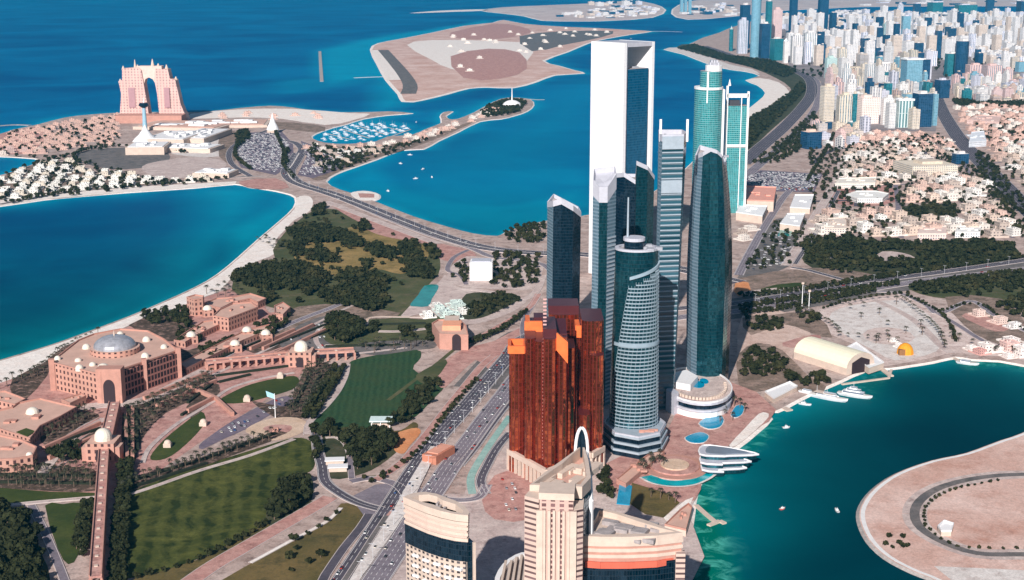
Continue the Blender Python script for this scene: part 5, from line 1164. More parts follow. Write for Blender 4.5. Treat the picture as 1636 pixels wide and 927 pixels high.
lst = [('teal round tower with a pointed pale top, first by the corniche beach', 1164, 1172, 47, 82, 'r1', MINT, 'spire'), ('pale blue striped slab tower second from the corniche beach end', 1178, 1194, 31, 86, 'w1', LIL, None), ('navy tower just behind the pale blue striped slab', 1181, 1197, 8, 78, 'g0', WHT, None),
 ('very tall steel blue round tower on the corniche', 1198, 1215, -14, 92, 'r2', WHT, None), ('thin teal tower with flat top behind the corniche towers', 1222, 1232, 2, 66, 'g1', WHT, None), ('dark navy tower directly right of the tall steel blue round tower', 1213, 1229, 38, 94, 'g0', WHT, None),
 ('teal glass block on the corniche beside the slender white tower', 1231, 1251, 62, 97, 'g1', WHT, None), ('slender white tower with a small pyramid roof on the corniche', 1251, 1259, 66, 101, 'w4', WHT, 'pyramid'), ('mauve grey tower behind the corniche teal block', 1233, 1249, 14, 62, 'w0', PNK, None),
 ('tall navy glass tower, left of two on the skyline', 1260, 1273, -6, 54, 'g0', WHT, None), ('white block with a dark central arch beside the skyline navy tower', 1264, 1282, 56, 101, 'w3', WHT, None), ('white pinkish block right of the dark arch block', 1284, 1304, 52, 99, 'w1', WHT, None), ('tall navy glass tower, right of two on the skyline', 1306, 1322, -6, 58, 'g0', WHT, None),
 ('blue glass tower with a slanted top behind the white blocks', 1337, 1347, 44, 73, 'g0', WHT, 'slant'), ('teal glass cube block in the middle of the white city', 1352, 1372, 55, 77, 'g1', WHT, 'frame'), ('dark narrow slot fronted white tower', 1400, 1410, 44, 78, 'g0', LIL, None), ('white mint tower with a green front panel', 1410, 1423, 38, 77, 'w1', MINT, None), ('navy leaning fronted tower left of the grey blue one', 1426, 1436, 38, 84, 'g0', LIL, None),
 ('grey blue glass tower with pale edges', 1440, 1453, 26, 68, 'g2', LIL, None), ('slender grey tower reaching over the far channel', 1433, 1442, 6, 40, 'w1', LIL, None), ('navy block by the far channel', 1459, 1470, 6, 29, 'g0', LIL, None), ('teal front block over a row of white stripes', 1388, 1398, 83, 104, 'g1', LIL, None),
 ('cream block with dark vertical strips', 1338, 1352, 78, 108, 'w1', CRM, None), ('peach fronted block near the bend of the corniche road', 1319, 1333, 77, 102, 'w4', (.85, .66, .52), None), ('white block with two teal windows strips', 1402, 1419, 83, 103, 'w1', WHT, None), ('wide teal block by the far channel', 1484, 1506, 4, 25, 'g1', LIL, None), ('broad teal block that narrows downwards by the far channel', 1528, 1560, 8, 34, 'g1', LIL, None),
 ('tall dark blue tower at the far right channel', 1575, 1587, -8, 30, 'g0', LIL, None), ('navy block left of the tall far right tower', 1560, 1574, 24, 40, 'g0', LIL, None), ('small navy cube among the white far blocks', 1510, 1522, 24, 38, 'g0', LIL, None), ('dark blue tower at the right edge by the channel', 1628, 1650, 2, 28, 'g0', LIL, None),
 ('big navy round fronted tower standing over the pink blocks', 1524, 1549, 66, 126, 'r0', WHT, None), ('dark teal slab joined to the left of the big navy tower', 1510, 1530, 86, 122, 'g1', WHT, None), ('mint block with a teal panel by the corniche bend', 1318, 1337, 92, 125, 'w0', MINT, None), ('long tan mid rise with a fine window grid', 1341, 1396, 110, 130, 'w0', CRM, None),
 ('white block with four mauve vertical strips', 1397, 1432, 102, 130, 'w3', WHT, None), ('tall steel blue slab tower above the white striped block', 1441, 1471, 96, 157, 'g2', LIL, 'frame'), ('cream tower at the left end of the front row', 1310, 1332, 138, 195, 'w0', CRM, None), ('cream tower with green glass edge, second in the front row', 1338, 1360, 152, 200, 'w1', CRM, None), ('thin green glass slab between two cream towers', 1360, 1368, 150, 198, 'g1', CRM, None),
 ('pink cream wide tower in the middle of the front row', 1369, 1404, 156, 198, 'w4', (.86, .70, .64), None), ('white tower with an aqua edge in the front row', 1409, 1427, 156, 200, 'w4', WHT, None), ('pale framed grey green tower in the front row', 1432, 1458, 161, 204, 'g3', WHT, 'frame'), ('navy glass tower at the right end of the front row', 1460, 1488, 150, 203, 'g0', WHT, None), ('pale blue glass slab glued to the front row navy tower', 1488, 1497, 150, 201, 'g2', WHT, None),
 ('dark green cube behind the pink cream tower', 1382, 1397, 138, 158, 'g1', WHT, None), ('small navy and white block behind the green glass slab', 1366, 1379, 140, 157, 'g0', WHT, None), ('white stepped block behind the aqua edged tower', 1410, 1428, 132, 160, 'w2', LIL, None), ('bright blue glass cube beside the corniche road', 1281, 1313, 211, 238, 'g0', (.8, .6, .5), None), ('dark mauve glass block beside the diagonal road', 1495, 1517, 128, 157, 'g0', LIL, None),
 ('mauve striped block, left of the three pink ones', 1546, 1571, 104, 131, 'w3', PNK, None), ('pink block in the middle of the three pink ones', 1573, 1600, 105, 135, 'w1', PNK, None), ('pink block, right of the three pink ones', 1602, 1617, 110, 138, 'w1', PNK, None), ('low teal block on the villa side of the diagonal road', 1523, 1548, 246, 262, 'g0', WHT, None), ('low wide cream hall with teal glass side near the diagonal road', 1440, 1530, 264, 282, 'w0', CRM, None)]
for l_, x0, x1, yt, yb, st, col, cr in lst:
    r_ = (st[0] == 'r'); c_ = st
    if r_:
        GGm = CW; t = city(l_, x0, x1, yt, yb, 'r'+st[1], col, 1.0, crown=cr)
        for ch in t.children:
            if ch.name.startswith('walls'): ch.data.materials[0] = GG[int(st[1])]
    else: city(l_, x0, x1, yt, yb, st, col, random.uniform(.6, 1.0), crown=cr)
OCC = [(x0-1, x1+1, yb-13, yb+2) for _, x0, x1, yt, yb, *_r in lst]
def free(x, y): return not any(a < x < b and c < y < d for a, b, c, d in OCC)
palette = [WHT]*5+[CRM]*3+[PNK]*2+[LIL]*2+[(.56, .50, .46), (.60, .44, .36)]
def scatter(poly, sp, jit=.3, rz=0, rnd=1.0, test=None):
    """world points on a jittered, turned grid inside a pixel polygon"""
    w_ = W(poly); xs = [p[0] for p in w_]; ys = [p[1] for p in w_]; cx_, cy_ = sum(xs)/len(xs), sum(ys)/len(ys)
    Rr = max(math.dist(p, (cx_, cy_)) for p in w_); sx, sy = sp if isinstance(sp, tuple) else (sp, sp); out = []
    for i in range(-int(Rr/sx)-1, int(Rr/sx)+2):
        for j in range(-int(Rr/sy)-1, int(Rr/sy)+2):
            if random.random() > rnd: continue
            u = (i+random.uniform(-jit, jit))*sx; v = (j+random.uniform(-jit, jit))*sy
            x = cx_+u*math.cos(rz)-v*math.sin(rz); y = cy_+u*math.sin(rz)+v*math.cos(rz)
            if inside((x, y), w_) and (test is None or test(x, y)): out.append((x, y))
    return out
ROADS_E = [(W([(1488,130),(1500,165),(1512,190),(1535,225),(1570,262),(1605,298),(1636,330),(1700,390)]), 34), (W([(1256,425),(1275,395),(1300,350),(1330,300),(1345,260)]), 16), (W([(1282,172),(1297,148),(1292,126),(1265,112),(1225,102)]), 60)]
def clear_roads(x, y):
    for c, w_ in ROADS_E:
        for a, b in zip(c[:-1], c[1:]):
            dx, dy = b[0]-a[0], b[1]-a[1]; t_ = max(0, min(1, ((x-a[0])*dx+(y-a[1])*dy)/(dx*dx+dy*dy)))
            if math.hypot(x-a[0]-t_*dx, y-a[1]-t_*dy) < w_: return False
    return True
cpts = []
for poly, sp, h0, h1, wd in [([(1262,104),(1262,62),(1300,48),(1500,40),(1640,44),(1640,90),(1560,92),(1505,100),(1480,120),(1440,130),(1335,108),(1300,105)], 92, 35, 105, 34), ([(1312,190),(1318,132),(1440,128),(1480,122),(1490,150),(1500,190),(1490,206),(1420,206)], 60, 30, 75, 26), ([(1520,128),(1600,128),(1640,130),(1660,165),(1600,168),(1530,162)], 52, 16, 38, 26), ([(1550,90),(1640,86),(1650,120),(1560,104)], 70, 20, 55, 30), ([(1290,235),(1300,200),(1340,200),(1400,208),(1380,228),(1330,240)], 60, 10, 30, 26)]:
    for x, y in scatter(poly, sp, .3, R(14), .93, clear_roads):
        u, v = PX(x, y)
        if free(u, v): cpts.append((y, x, h0, h1, wd))
cpts.sort(); far = []
for k, (y, x, h0, h1, wd) in enumerate(cpts):
    H = random.uniform(h0, h1)*random.choice((.8, 1, 1, 1.15, 1.5)); w_ = wd*random.uniform(.7, 1.25); d_ = wd*random.uniform(.6, 1.1); col = random.choice(palette)
    j = random.uniform(.88, 1.0); col = tuple(c*j for c in col)
    if k >= 215: far.append((x, y, H, w_, d_)); continue
    t = empty('apartment_block', (x, y, GZ), R(14+random.choice((0, 0, 90))+random.uniform(-6, 6)), 'pale mid rise apartment block packed among its neighbours in the white city', 'apartment block', 'pale apartment blocks of the white city')
    b = MB(); s = random.random()
    if s < .4: b.box(0, 0, 0, w_, d_, H, 0, 1)
    elif s < .7: b.box(-w_*.26, 0, 0, w_*.46, d_, H, 0, 1); b.box(w_*.26, 0, 0, w_*.46, d_, H*.97, 0, 1); b.box(0, 0, 0, w_*.2, d_*.8, H*.93, 0, 1)
    else: b.box(0, 0, 0, w_, d_*.6, H, 0, 1); b.box(0, 0, H, w_*.6, d_*.5, H*.16, 0, 1)
    st = random.choice((0, 0, 1, 2, 3, 4)); g = random.random() < .20; o = b.build('walls', [GG[random.choice((0, 1, 2))] if g else CW[st], CROOF], t); o.color = (*col, 1)
    b = MB(); b.box(w_*random.uniform(-.15, .15), 0, H+(.16*H if s >= .7 else 0)+.03, w_*.3, d_*.35, 4); o = b.build('roof_plant', CROOF, t); o.color = (col[0]*.9, col[1]*.9, col[2]*.9, 1)
def stuff_blocks(name, lst_, label, cat):
    mb = MB()
    for x, y, H, w_, d_ in lst_:
        m = random.choice((0, 0, 0, 1, 2, 3)); mb.box(x, y, GZ, w_, d_, H, m, 4 if m != 3 else 3, R(14+random.uniform(-6, 6)))
        if H > 20: mb.box(x, y, GZ+H+.03, w_*.3, d_*.3, 4, 4)
    return tag(mb.build(name, [facade('far_white', (.72, .69, .68), (.16, .20, .26), 7, 6, .45, .5, gvar=.5), facade('far_cream', (.66, .55, .47), (.14, .14, .16), 6, 6, .5, .5, gvar=.5), facade('far_lilac', (.74, .72, .80), (.10, .16, .24), 9, 9, .4, .9, gvar=.5), GG[0], flat('far_roof', (.66, .60, .57), .9)]), label, cat, kind='stuff')
for poly, sp, h0, h1, wd in [([(1235,62),(1200,30),(1330,25),(1640,25),(1640,45),(1500,42),(1300,50)], 150, 22, 60, 60), ([(1090,26),(1100,10),(1180,8),(1185,26)], 190, 6, 30, 60), ([(1340,9),(1640,8),(1640,-3),(1340,-4)], 500, 8, 26, 120), ([(880,28),(960,14),(1030,8),(1055,16),(1035,26),(970,31)], 150, 6, 22, 60), ([(940,8),(1010,3),(1040,8),(960,12)], 260, 10, 50, 70)]:
    for x, y in scatter(poly, sp, .35, R(10), .85): far.append((x, y, random.uniform(h0, h1), wd*random.uniform(.6, 1.2), wd*random.uniform(.6, 1.2)))
stuff_blocks('distant_blocks', far, 'mass of pale distant blocks filling the far shores and the back of the city', 'blocks')
for i, (x, y0, yb_) in enumerate([(1089, 2, 20), (1095, 3, 20), (1102, 6, 22)]):
    city(['grey blue far tower on the far coast, left of three', 'grey blue far tower on the far coast, middle of three', 'grey blue far tower on the far coast, right of three'][i], x-2.5, x+2.5, y0-6, yb_, 'g2', LIL)
# ---------------------------------------------------------------- houses
VW = facade('villa_wall', (.7, .7, .7), (.10, .08, .09), 4.4, 3.6, .36, .42, ocol=True, gvar=.4, gr=.4)
def villa_mesh(k):
    r = random.Random(k); b = MB(); w_, d_, h = r.uniform(12, 18), r.uniform(11, 15), r.uniform(6.5, 9.5)
    b.box(0, 0, 0, w_, d_, h, 0, 1); b.box(w_*.4, -d_*.35, 0, w_*.45, d_*.5, h*.55, 0, 1); b.box(-w_*.1, d_*.1, h, w_*.3, d_*.3, 2.8, 0, 1)
    q = rect(0, 0, w_+.2, d_+.2)
    for e in range(4): b.quadbox(q[e], q[(e+1) % 4], .5, h+.01, .9+.01*e)
    g = rect(1, -1, w_*1.75, d_*1.7)
    for e in range(4): b.quadbox(g[e], g[(e+1) % 4], .5, 0, 2.4+.01*e, 1)
    me = b.mesh('villa'); me.materials.append(VW); me.materials.append(CROOF); return me
VM = [villa_mesh(k) for k in range(7)]
def big(lab, roof, yb, yt, col, wall=0):
    t_, q_, H_, c_2 = block('compound', lab, 'compound', roof, yb, yt, CW[wall], CROOF, n_plant=6)
    for ch in t_.children_recursive: ch.color = (*col, 1)
big('long pale compound hall with a courtyard left of the pink court', [(1334, 294), (1340, 286), (1400, 284), (1398, 293)], 300, 292, (.78, .72, .64))
big('curved white compound building along the pink court', [(1352, 312), (1370, 318), (1410, 318), (1420, 310), (1400, 306), (1368, 306)], 324, 317, (.80, .78, .74))
big('square cream compound at the left end above the date garden', [(1318, 366), (1322, 350), (1352, 348), (1352, 366)], 374, 364, (.74, .62, .54))
big('wide pink compound in the middle above the date garden', [(1466, 374), (1470, 362), (1512, 362), (1512, 374)], 382, 373, (.74, .58, .52))
big('white flat compound hall right of the wide pink compound', [(1526, 372), (1530, 362), (1568, 362), (1566, 372)], 380, 372, (.78, .76, .73))
big('pink rooftop quarter hall beyond the diagonal road', [(1545, 192), (1560, 184), (1600, 186), (1596, 196)], 200, 194, (.74, .52, .46))
big('long white hall beyond the diagonal road near the bend', [(1548, 228), (1552, 212), (1572, 210), (1576, 226)], 234, 226, (.74, .76, .80))
vil = []
def vfill(poly, sp, rz, cols, grp, lab, rnd=.9, sc=1.0, jit=.16):
    for x, y in scatter(poly, sp, jit, R(rz), rnd, clear_roads):
        c = random.choice(cols); j = random.uniform(.85, 1.0); vil.append((y, x, rz, tuple(v*j for v in c), grp, lab, sc*random.uniform(.85, 1.15)))
P1 = [(.66, .44, .38), (.70, .54, .46), (.74, .64, .57), (.62, .45, .41)]; P2 = [(.80, .77, .72)]*3+[(.70, .62, .52)]; P3 = [(.68, .54, .45), (.76, .69, .63), (.64, .46, .39), (.78, .74, .70), (.56, .46, .40)]
vfill([(0,216),(60,205),(110,193),(190,184),(192,215),(180,232),(130,236),(70,246),(0,248)], (30, 46), 28, P1, 'pink villas in rows west of the arch hotel', 'small pink villa in the rows west of the arch hotel')
vfill([(0,285),(50,268),(80,258),(118,262),(150,275),(235,285),(330,286),(340,292),(200,298),(60,312),(0,320)], (30, 34), 12, P2, 'white villas along the bay shore', 'small white villa between the bay beach and the dark ring field')
vfill([(250,215),(300,210),(300,230),(270,225)], 36, 5, P2, 'white villas along the bay shore', 'small white villa between the bay beach and the dark ring field')
vfill([(485,232),(520,234),(600,232),(690,208),(735,194),(790,172),(800,180),(760,192),(700,215),(640,232),(570,256),(530,270),(505,268)], (34, 36), 20, P3, 'low houses on the marina breakwater', 'low pale house on the long marina breakwater', .75)
vfill([(310,186),(380,178),(460,178),(540,184),(500,194),(400,192)], (70, 46), 8, P1, 'low sheds on the north marina sand', 'low pink shed on the sandy north shore of the marina', .5)
vfill([(1345,235),(1400,212),(1490,212),(1515,225),(1540,250),(1440,262),(1350,258)], (34, 40), 12, P3, 'compound villas below the front row of towers', 'pale compound villa below the front row of towers', .85)
vfill([(1320,298),(1350,262),(1430,266),(1436,290),(1432,294),(1330,298),(1318,340),(1300,335)], (38, 44), 12, P3, 'compound villas left of the square park', 'pale compound villa left of the square park', .85, 1.3, .08)
vfill([(1440,286),(1540,282),(1580,300),(1600,340),(1625,376),(1560,378),(1535,345),(1530,322),(1440,326)], (38, 44), 12, P3, 'compound villas right of the square park', 'pink white compound villa right of the square park', .85, 1.3, .08)
vfill([(1305,346),(1435,342),(1440,356),(1530,350),(1555,372),(1400,376),(1295,374)], (36, 42), 12, P3, 'compound villas above the date garden', 'pale compound villa on the edge above the date garden', .9, 1.35, .08)
vfill([(1520,172),(1545,168),(1700,172),(1700,330),(1640,300),(1600,262),(1560,225),(1532,195)], (42, 48), 12, P3, 'villas beyond the diagonal road', 'pale villa on the far side of the diagonal road', .85, 1.35, .08)
vfill([(1530,128),(1640,134),(1650,165),(1530,162)], (44, 36), 12, P2, 'villas beyond the diagonal road', 'pale villa on the far side of the diagonal road', .5)
vfill([(1180,392),(1190,350),(1205,360),(1190,405)], (34, 30), 30, P3, 'houses near the grey avenue', 'pale house between the bulging tower and the grey avenue', .8)
vfill([(1560,560),(1600,540),(1640,548),(1640,575),(1600,568)], (30, 24), 20, [(.80, .55, .50), (.84, .76, .72)], 'beach houses of the upper bay', 'small pink beach house on the shore of the upper bay', .6)
vfill([(1530,490),(1560,488),(1640,530),(1640,548),(1590,520)], (36, 34), 20, [(.80, .62, .55), (.86, .82, .80)], 'beach houses of the upper bay', 'small pink beach house on the shore of the upper bay', .7, .9)
vfill([(1545,548),(1600,556),(1640,566),(1640,574),(1590,568),(1550,564)], (24, 20), 20, [(.72, .40, .36), (.84, .76, .72)], 'beach houses of the upper bay', 'small pink beach house on the shore of the upper bay', .7, .6)
vfill([(1350,540),(1480,545),(1500,556),(1460,568),(1420,570)], (46, 30), 20, [(.84, .80, .76)], 'huts on the sandy quay', 'small white hut on the sandy quay', .3, .45)
vfill([(700,60),(900,46),(1000,50),(940,60),(860,90),(740,120)], (150, 110), 10, [(.6, .5, .48), (.8, .76, .74)], 'sheds on the pink sand island', 'low shed on the pink sand island', .16, 1.4)
vfill([(650,492),(700,486),(740,484),(742,512),(690,512)], (26, 22), 20, [(.82, .80, .76), (.62, .72, .68)], 'huts in the dusty yard by the green pool', 'pale hut in the dusty yard by the green pool', .6, .8)
_gp = [lands[k_] for k_ in ('ground', 'reclaimed_island_ground', 'round_island_ground')]
def dry(lst_):
    X_ = np.array([p_[1] for p_ in lst_]); Y_ = np.array([p_[0] for p_ in lst_]); m_ = np.zeros(len(lst_), bool)
    for g_ in _gp: m_ |= npin(X_, Y_, g_)
    return [p_ for p_, k_ in zip(lst_, m_) if k_]
vil = dry(vil); vil.sort(); rest = []
for k, (y, x, rz, col, grp, lab, sc_) in enumerate(vil):
    if k >= 300: rest.append((x, y, rz, col, sc_)); continue
    me = VM[k % 7]; o = bpy.data.objects.new('villa', me); COL.objects.link(o); o.location = (x, y, GZ); o.rotation_euler = (0, 0, R(rz+random.choice((0, 90, 180, 270))+random.uniform(-5, 5))); o.scale = (sc_, sc_, random.uniform(.85, 1.2)*sc_); o.color = (*col, 1); tag(o, lab, 'villa', grp)
mb = MB()
for x, y, rz, col, s in rest:
    m = 0 if col[0]-col[2] > .12 else 1
    w_, d_, h = random.uniform(12, 18)*s, random.uniform(11, 15)*s, random.uniform(6, 9)*s; a = R(rz+random.uniform(-5, 5)); mb.box(x, y, GZ, w_, d_, h, m, m+2, a); mb.box(x+w_*.3, y-d_*.4, GZ, w_*.5, d_*.5, h*.5, m, m+2, a); mb.box(x, y, GZ+h+.01, w_*.3, d_*.3, 2.6, m, m+2, a)
    mb.box(x+2, y-d_*1.0, GZ, w_*1.7, .7, 2.5, m, m+2, a)
tag(mb.build('far_villas', [facade('fv1', (.64, .44, .37), (.14, .09, .09), 5, 4, .36, .42), facade('fv2', (.74, .67, .61), (.14, .11, .11), 5, 4, .36, .42), flat('fvr1', (.60, .38, .31), .9), flat('fvr2', (.74, .66, .61), .9)]), 'mass of small villas filling the farther quarters of the peninsula and city edge', 'villas', kind='stuff')
# ---------------------------------------------------------------- trees
def leaf(name, a, b, g=(.2, .14, .08)):
    t = NT(name); f = t.ramp(t.noise(.25, 3, .7), .3, .7); oi = t.n('ObjectInfo'); c = t.mix(f, a, b); c = t.mix(t.math('MULTIPLY', t.ramp(t.noise(.035, 3, .6), .5, .7), .7), c, (b[0]*1.7, b[1]*1.35, b[2]*1.3)); v = t.math('ADD', t.math('MULTIPLY', oi.outputs['Random'], .5), .75)
    cb = t.n('CombineColor'); [t.l(v, cb.inputs[i]) for i in range(3)]; return t.set(t.mix(1.0, c, cb.outputs[0], 'MULTIPLY'), .9, .05)
LEAF = leaf('tree_leaves', (.014, .018, .008), (.042, .046, .020)); PLEAF = leaf('palm_leaves', (.018, .024, .016), (.065, .062, .040)); BARK = flat('tree_bark', (.16, .11, .08), .9)
def leaf_verts(n, rx, rz_, s0, s1, seed, z0):
    r = np.random.default_rng(seed); lob = r.normal(size=(7, 3)); lob /= np.linalg.norm(lob, axis=1)[:, None]; lob *= np.array([rx*.55, rx*.55, rz_*.45]); V = []
    for i in range(n):
        c = lob[r.integers(7)]; d = r.normal(size=3); d /= np.linalg.norm(d); p = c + d*np.array([rx*.5, rx*.5, rz_*.5])*r.uniform(.55, 1)
        nrm = d + r.normal(size=3)*.5; nrm[2] += .3; nrm /= np.linalg.norm(nrm); u = np.cross(nrm, r.normal(size=3)); u /= np.linalg.norm(u); v = np.cross(nrm, u); s = r.uniform(s0, s1)
        p = p + np.array([0, 0, z0]); V += [p-u*s-v*s*.6, p+u*s*.7-v*s, p+u*s+v*s*.5, p-u*s*.5+v*s]
    return np.array(V)
CRM_ = []
for k in range(6):
    V = leaf_verts(150, 4.6, 3.6, .7, 1.25, k, 5.2); CRM_.append(npmesh('crown', V, np.arange(len(V)).reshape(-1, 4), LEAF))
def trunk_mesh():
    b = MB(); b.cyl(0, 0, 0, 4.2, .42, .28, 7)
    for a in (0, 2.1, 4.2): b.tube([(0, 0, 3.2), (1.5*math.cos(a), 1.5*math.sin(a), 5.6)], .16, 5)
    me = b.mesh('trunk'); me.materials.append(BARK); return me
TRK = trunk_mesh()
def palm_crown(seed, n=15):
    r = random.Random(seed); V = []; 
    for i in range(n):
        a = 2*math.pi*i/n+r.uniform(-.15, .15); L = r.uniform(2.9, 3.7); up = r.uniform(.1, 1.3); prev = None
        for j in range(5):
            t_ = j/4; rr = L*t_; z = 8.2+up*math.sin(t_*2.6)-1.9*t_*t_; w_ = .42*math.sin(math.pi*(t_*.85+.1)); x, y = rr*math.cos(a), rr*math.sin(a); nx_, ny_ = -math.sin(a)*w_, math.cos(a)*w_
            cur = [(x-nx_, y-ny_, z-.12), (x+nx_, y+ny_, z-.12)]
            if prev: V += [prev[0], prev[1], cur[1], cur[0]]
            prev = cur
    V = np.array(V); return npmesh('crown', V, np.arange(len(V)).reshape(-1, 4), PLEAF)
PCR = [palm_crown(k) for k in range(3)]
b = MB(); b.cyl(0, 0, 0, 8.3, .38, .26, 7); PTRK = b.mesh('trunk'); PTRK.materials.append(BARK)
trees = []; palms = []
def tf(poly, sp, lab, grp, lst_=None, rnd=.92, s=(.8, 1.35), rz=0, jit=.42):
    for x, y in scatter(poly, sp, jit, R(rz), rnd): (trees if lst_ is None else lst_).append((y, x, random.uniform(*s), lab, grp))
def trow(pts, sp, lab, grp, lst_=None, s=(.8, 1.2), off=0):
    c = offset(smooth(W(pts), 6, False), off)
    acc = 0
    for a, b_ in zip(c[:-1], c[1:]):
        L = math.dist(a, b_); 
        while acc < L: (trees if lst_ is None else lst_).append((a[1]+(b_[1]-a[1])*acc/L, a[0]+(b_[0]-a[0])*acc/L, random.uniform(*s), lab, grp)); acc += sp*random.uniform(.8, 1.2)
        acc -= L
gp = ('dark bushy tree in the golf park behind the beach', 'trees of the golf park')
for poly in ([(460,372),(480,360),(520,366),(552,372),(588,394),(574,399),(540,388),(500,390),(465,384)], [(462,392),(480,388),(488,400),(480,412),(462,410)], [(486,406),(505,401),(540,412),(542,421),(515,421),(490,416)], [(584,397),(600,392),(632,402),(628,416),(600,413)], [(574,361),(586,358),(590,368),(578,372)], [(640,392),(660,388),(672,405),(660,416),(640,410)], [(645,418),(668,412),(694,430),(688,448),(655,444)], [(678,394),(696,398),(704,412),(690,418)], [(578,420),(594,418),(596,428),(582,430)], [(505,333),(520,330),(515,345),(500,345)]): tf(poly, 7.5, *gp, s=(.9, 1.6))
gb = ('dark tree in the dense belt between golf park and palace', 'trees of the belt behind the palace beach')
for poly in ([(378,446),(400,428),(440,424),(480,424),(512,434),(528,446),(522,462),(490,472),(460,464),(430,466),(400,462)], [(535,440),(560,434),(600,440),(622,448),(612,470),(622,492),(600,500),(560,492),(520,484),(505,470),(545,456)], [(370,440),(385,436),(380,455),(370,452)]): tf(poly, 8.5, *gb, rnd=.85, s=(.9, 1.6))
tf([(436,425),(445,400),(455,372),(480,350),(505,335),(540,338),(600,362),(690,398),(700,440),(640,470),(560,500),(480,495),(400,470)], 30, *gp, rnd=.5)
pv = ('dark tree around the palace terraces and kiosks', 'trees of the palace grounds')
for poly in ([(275,500),(300,492),(300,520),(330,535),(310,560),(290,560),(280,530)], [(320,560),(345,548),(375,545),(350,575),(325,585)], [(410,520),(460,505),(470,515),(430,540),(405,545)], [(225,505),(262,496),(300,505),(300,515),(240,520)], [(412,470),(440,468),(440,485),(420,490)]): tf(poly, 10, *pv, rnd=.7)
tf([(524,514),(545,508),(575,515),(580,535),(560,550),(530,545)], 8, 'dark tree in the grove inside the driveway loop', 'trees of the driveway loop grove', s=(1, 1.7))
tf([(588,520),(602,518),(606,532),(592,536)], 9, 'dark tree in the grove inside the driveway loop', 'trees of the driveway loop grove')
tf([(634,528),(655,525),(664,540),(640,545)], 8, 'dark tree near the triumphal arch', 'trees near the triumphal arch'); tf([(682,525),(696,520),(700,545),(688,548)], 8, 'dark tree near the triumphal arch', 'trees near the triumphal arch')
wl = ('dark tree in the wood below the parade lawn', 'trees of the wood below the parade lawn')
tf([(498,692),(520,686),(560,694),(625,692),(632,712),(610,740),(570,752),(562,735),(545,705),(520,705)], 8.5, *wl, rnd=.85, s=(.9, 1.6)); tf([(498,700),(510,705),(515,735),(505,745)], 9, *wl)
tf([(648,640),(680,612),(706,615),(700,630),(664,668),(640,684),(610,690)], 9, *wl, rnd=.8); trow([(560,590),(548,610),(530,640),(512,672)], 9, *wl, off=-8); trow([(560,590),(548,610),(530,640),(512,672)], 9, *wl, off=-17)
tf([(-40,822),(0,818),(36,822),(62,880),(76,920),(60,960),(-60,960)], 8, 'dark tree in the grove at the lower left corner', 'trees of the lower left grove', rnd=.95, s=(1.1, 1.9))
tf([(428,828),(432,806),(450,788),(470,772),(490,770),(494,790),(488,806),(466,826),(442,836)], 8, 'dark tree in the glade at the end of the striped lawn', 'trees of the striped lawn glade', rnd=.95, s=(1.1, 1.8))
trow([(195,930),(250,918),(320,895),(380,865),(430,835)], 10, 'dark bush along the lower edge of the striped lawn', 'bushes below the striped lawn', s=(.5, .9)); trow([(470,866),(500,850),(540,820)], 14, 'dark bush on the dry olive field', 'bushes of the olive field', s=(.5, 1)); tf([(400,900),(470,870),(540,850),(520,910),(420,930)], 22, 'dark bush on the dry olive field', 'bushes of the olive field', rnd=.6, s=(.5, 1))
for o_ in (-15, -9): trow([(180,745),(174,800),(166,870),(160,940)], 8, 'dark clipped tree beside the long raised walkway', 'trees beside the long raised walkway', off=o_*-1, s=(.8, 1.2))
trow([(150,810),(140,850),(134,890)], 9, 'dark clipped tree beside the long raised walkway', 'trees beside the long raised walkway', s=(.9, 1.3)); trow([(138,810),(128,850),(122,880)], 10, 'dark clipped tree beside the long raised walkway', 'trees beside the long raised walkway', s=(.9, 1.3))
tf([(78,730),(110,712),(150,715),(148,728),(110,742),(82,740)], 8, *pv, rnd=.9)
pg = ('palm planted in the rows of the palace gardens', 'palms of the palace gardens')
for poly, rz in (([(-40,748),(0,752),(60,742),(150,750),(156,782),(80,784),(0,778),(-40,780)], 5), ([(196,770),(260,750),(330,728),(405,702),(440,694),(430,706),(330,740),(230,775),(196,790)], 20), ([(455,660),(470,630),(488,590),(500,580),(530,584),(530,600),(515,630),(490,660),(465,668)], 60), ([(196,660),(240,640),(300,615),(340,600),(330,625),(260,660),(225,700),(215,735),(200,735)], 25), ([(66,690),(110,668),(125,655),(155,662),(150,670),(100,695),(75,712)], 25)):
    tf(poly, (6.5, 8.5), *pg, lst_=palms, rnd=.92, rz=rz, jit=.12, s=(.7, 1.1))
trow([(20,608),(50,600),(80,580),(105,560),(140,542),(160,535)], 11, 'palm along the upper edge of the palace beach', 'palms of the palace beach', lst_=palms); trow([(0,622),(40,608),(70,598)], 9, 'palm along the upper edge of the palace beach', 'palms of the palace beach', lst_=palms)
tf([(325,470),(370,452),(400,470),(360,478)], 14, 'palm along the upper edge of the palace beach', 'palms of the palace beach', lst_=palms); tf([(410,385),(430,380),(455,395),(440,405)], 13, 'palm along the upper edge of the palace beach', 'palms of the palace beach', lst_=palms)
tf([(568,558),(578,548),(690,546),(690,556),(600,566)], 9, 'palm in the planted border above the parade lawn', 'palms above the parade lawn', lst_=palms, rnd=.8)
tf([(1005,765),(1050,725),(1062,735),(1060,752),(1030,764)], 9, 'palm on the terraces between the towers and the sea', 'palms of the tower terraces', lst_=palms, rnd=.6); tf([(1140,660),(1165,640),(1200,650),(1180,690),(1150,700)], 14, 'palm on the terraces between the towers and the sea', 'palms of the tower terraces', lst_=palms, rnd=.6)
trow([(1040,795),(1070,800),(1084,808)], 8, 'palm on the terraces between the towers and the sea', 'palms of the tower terraces', lst_=palms)
ev = ('dark tree scattered on the sandy ground right of the towers', 'trees on the sand right of the towers')
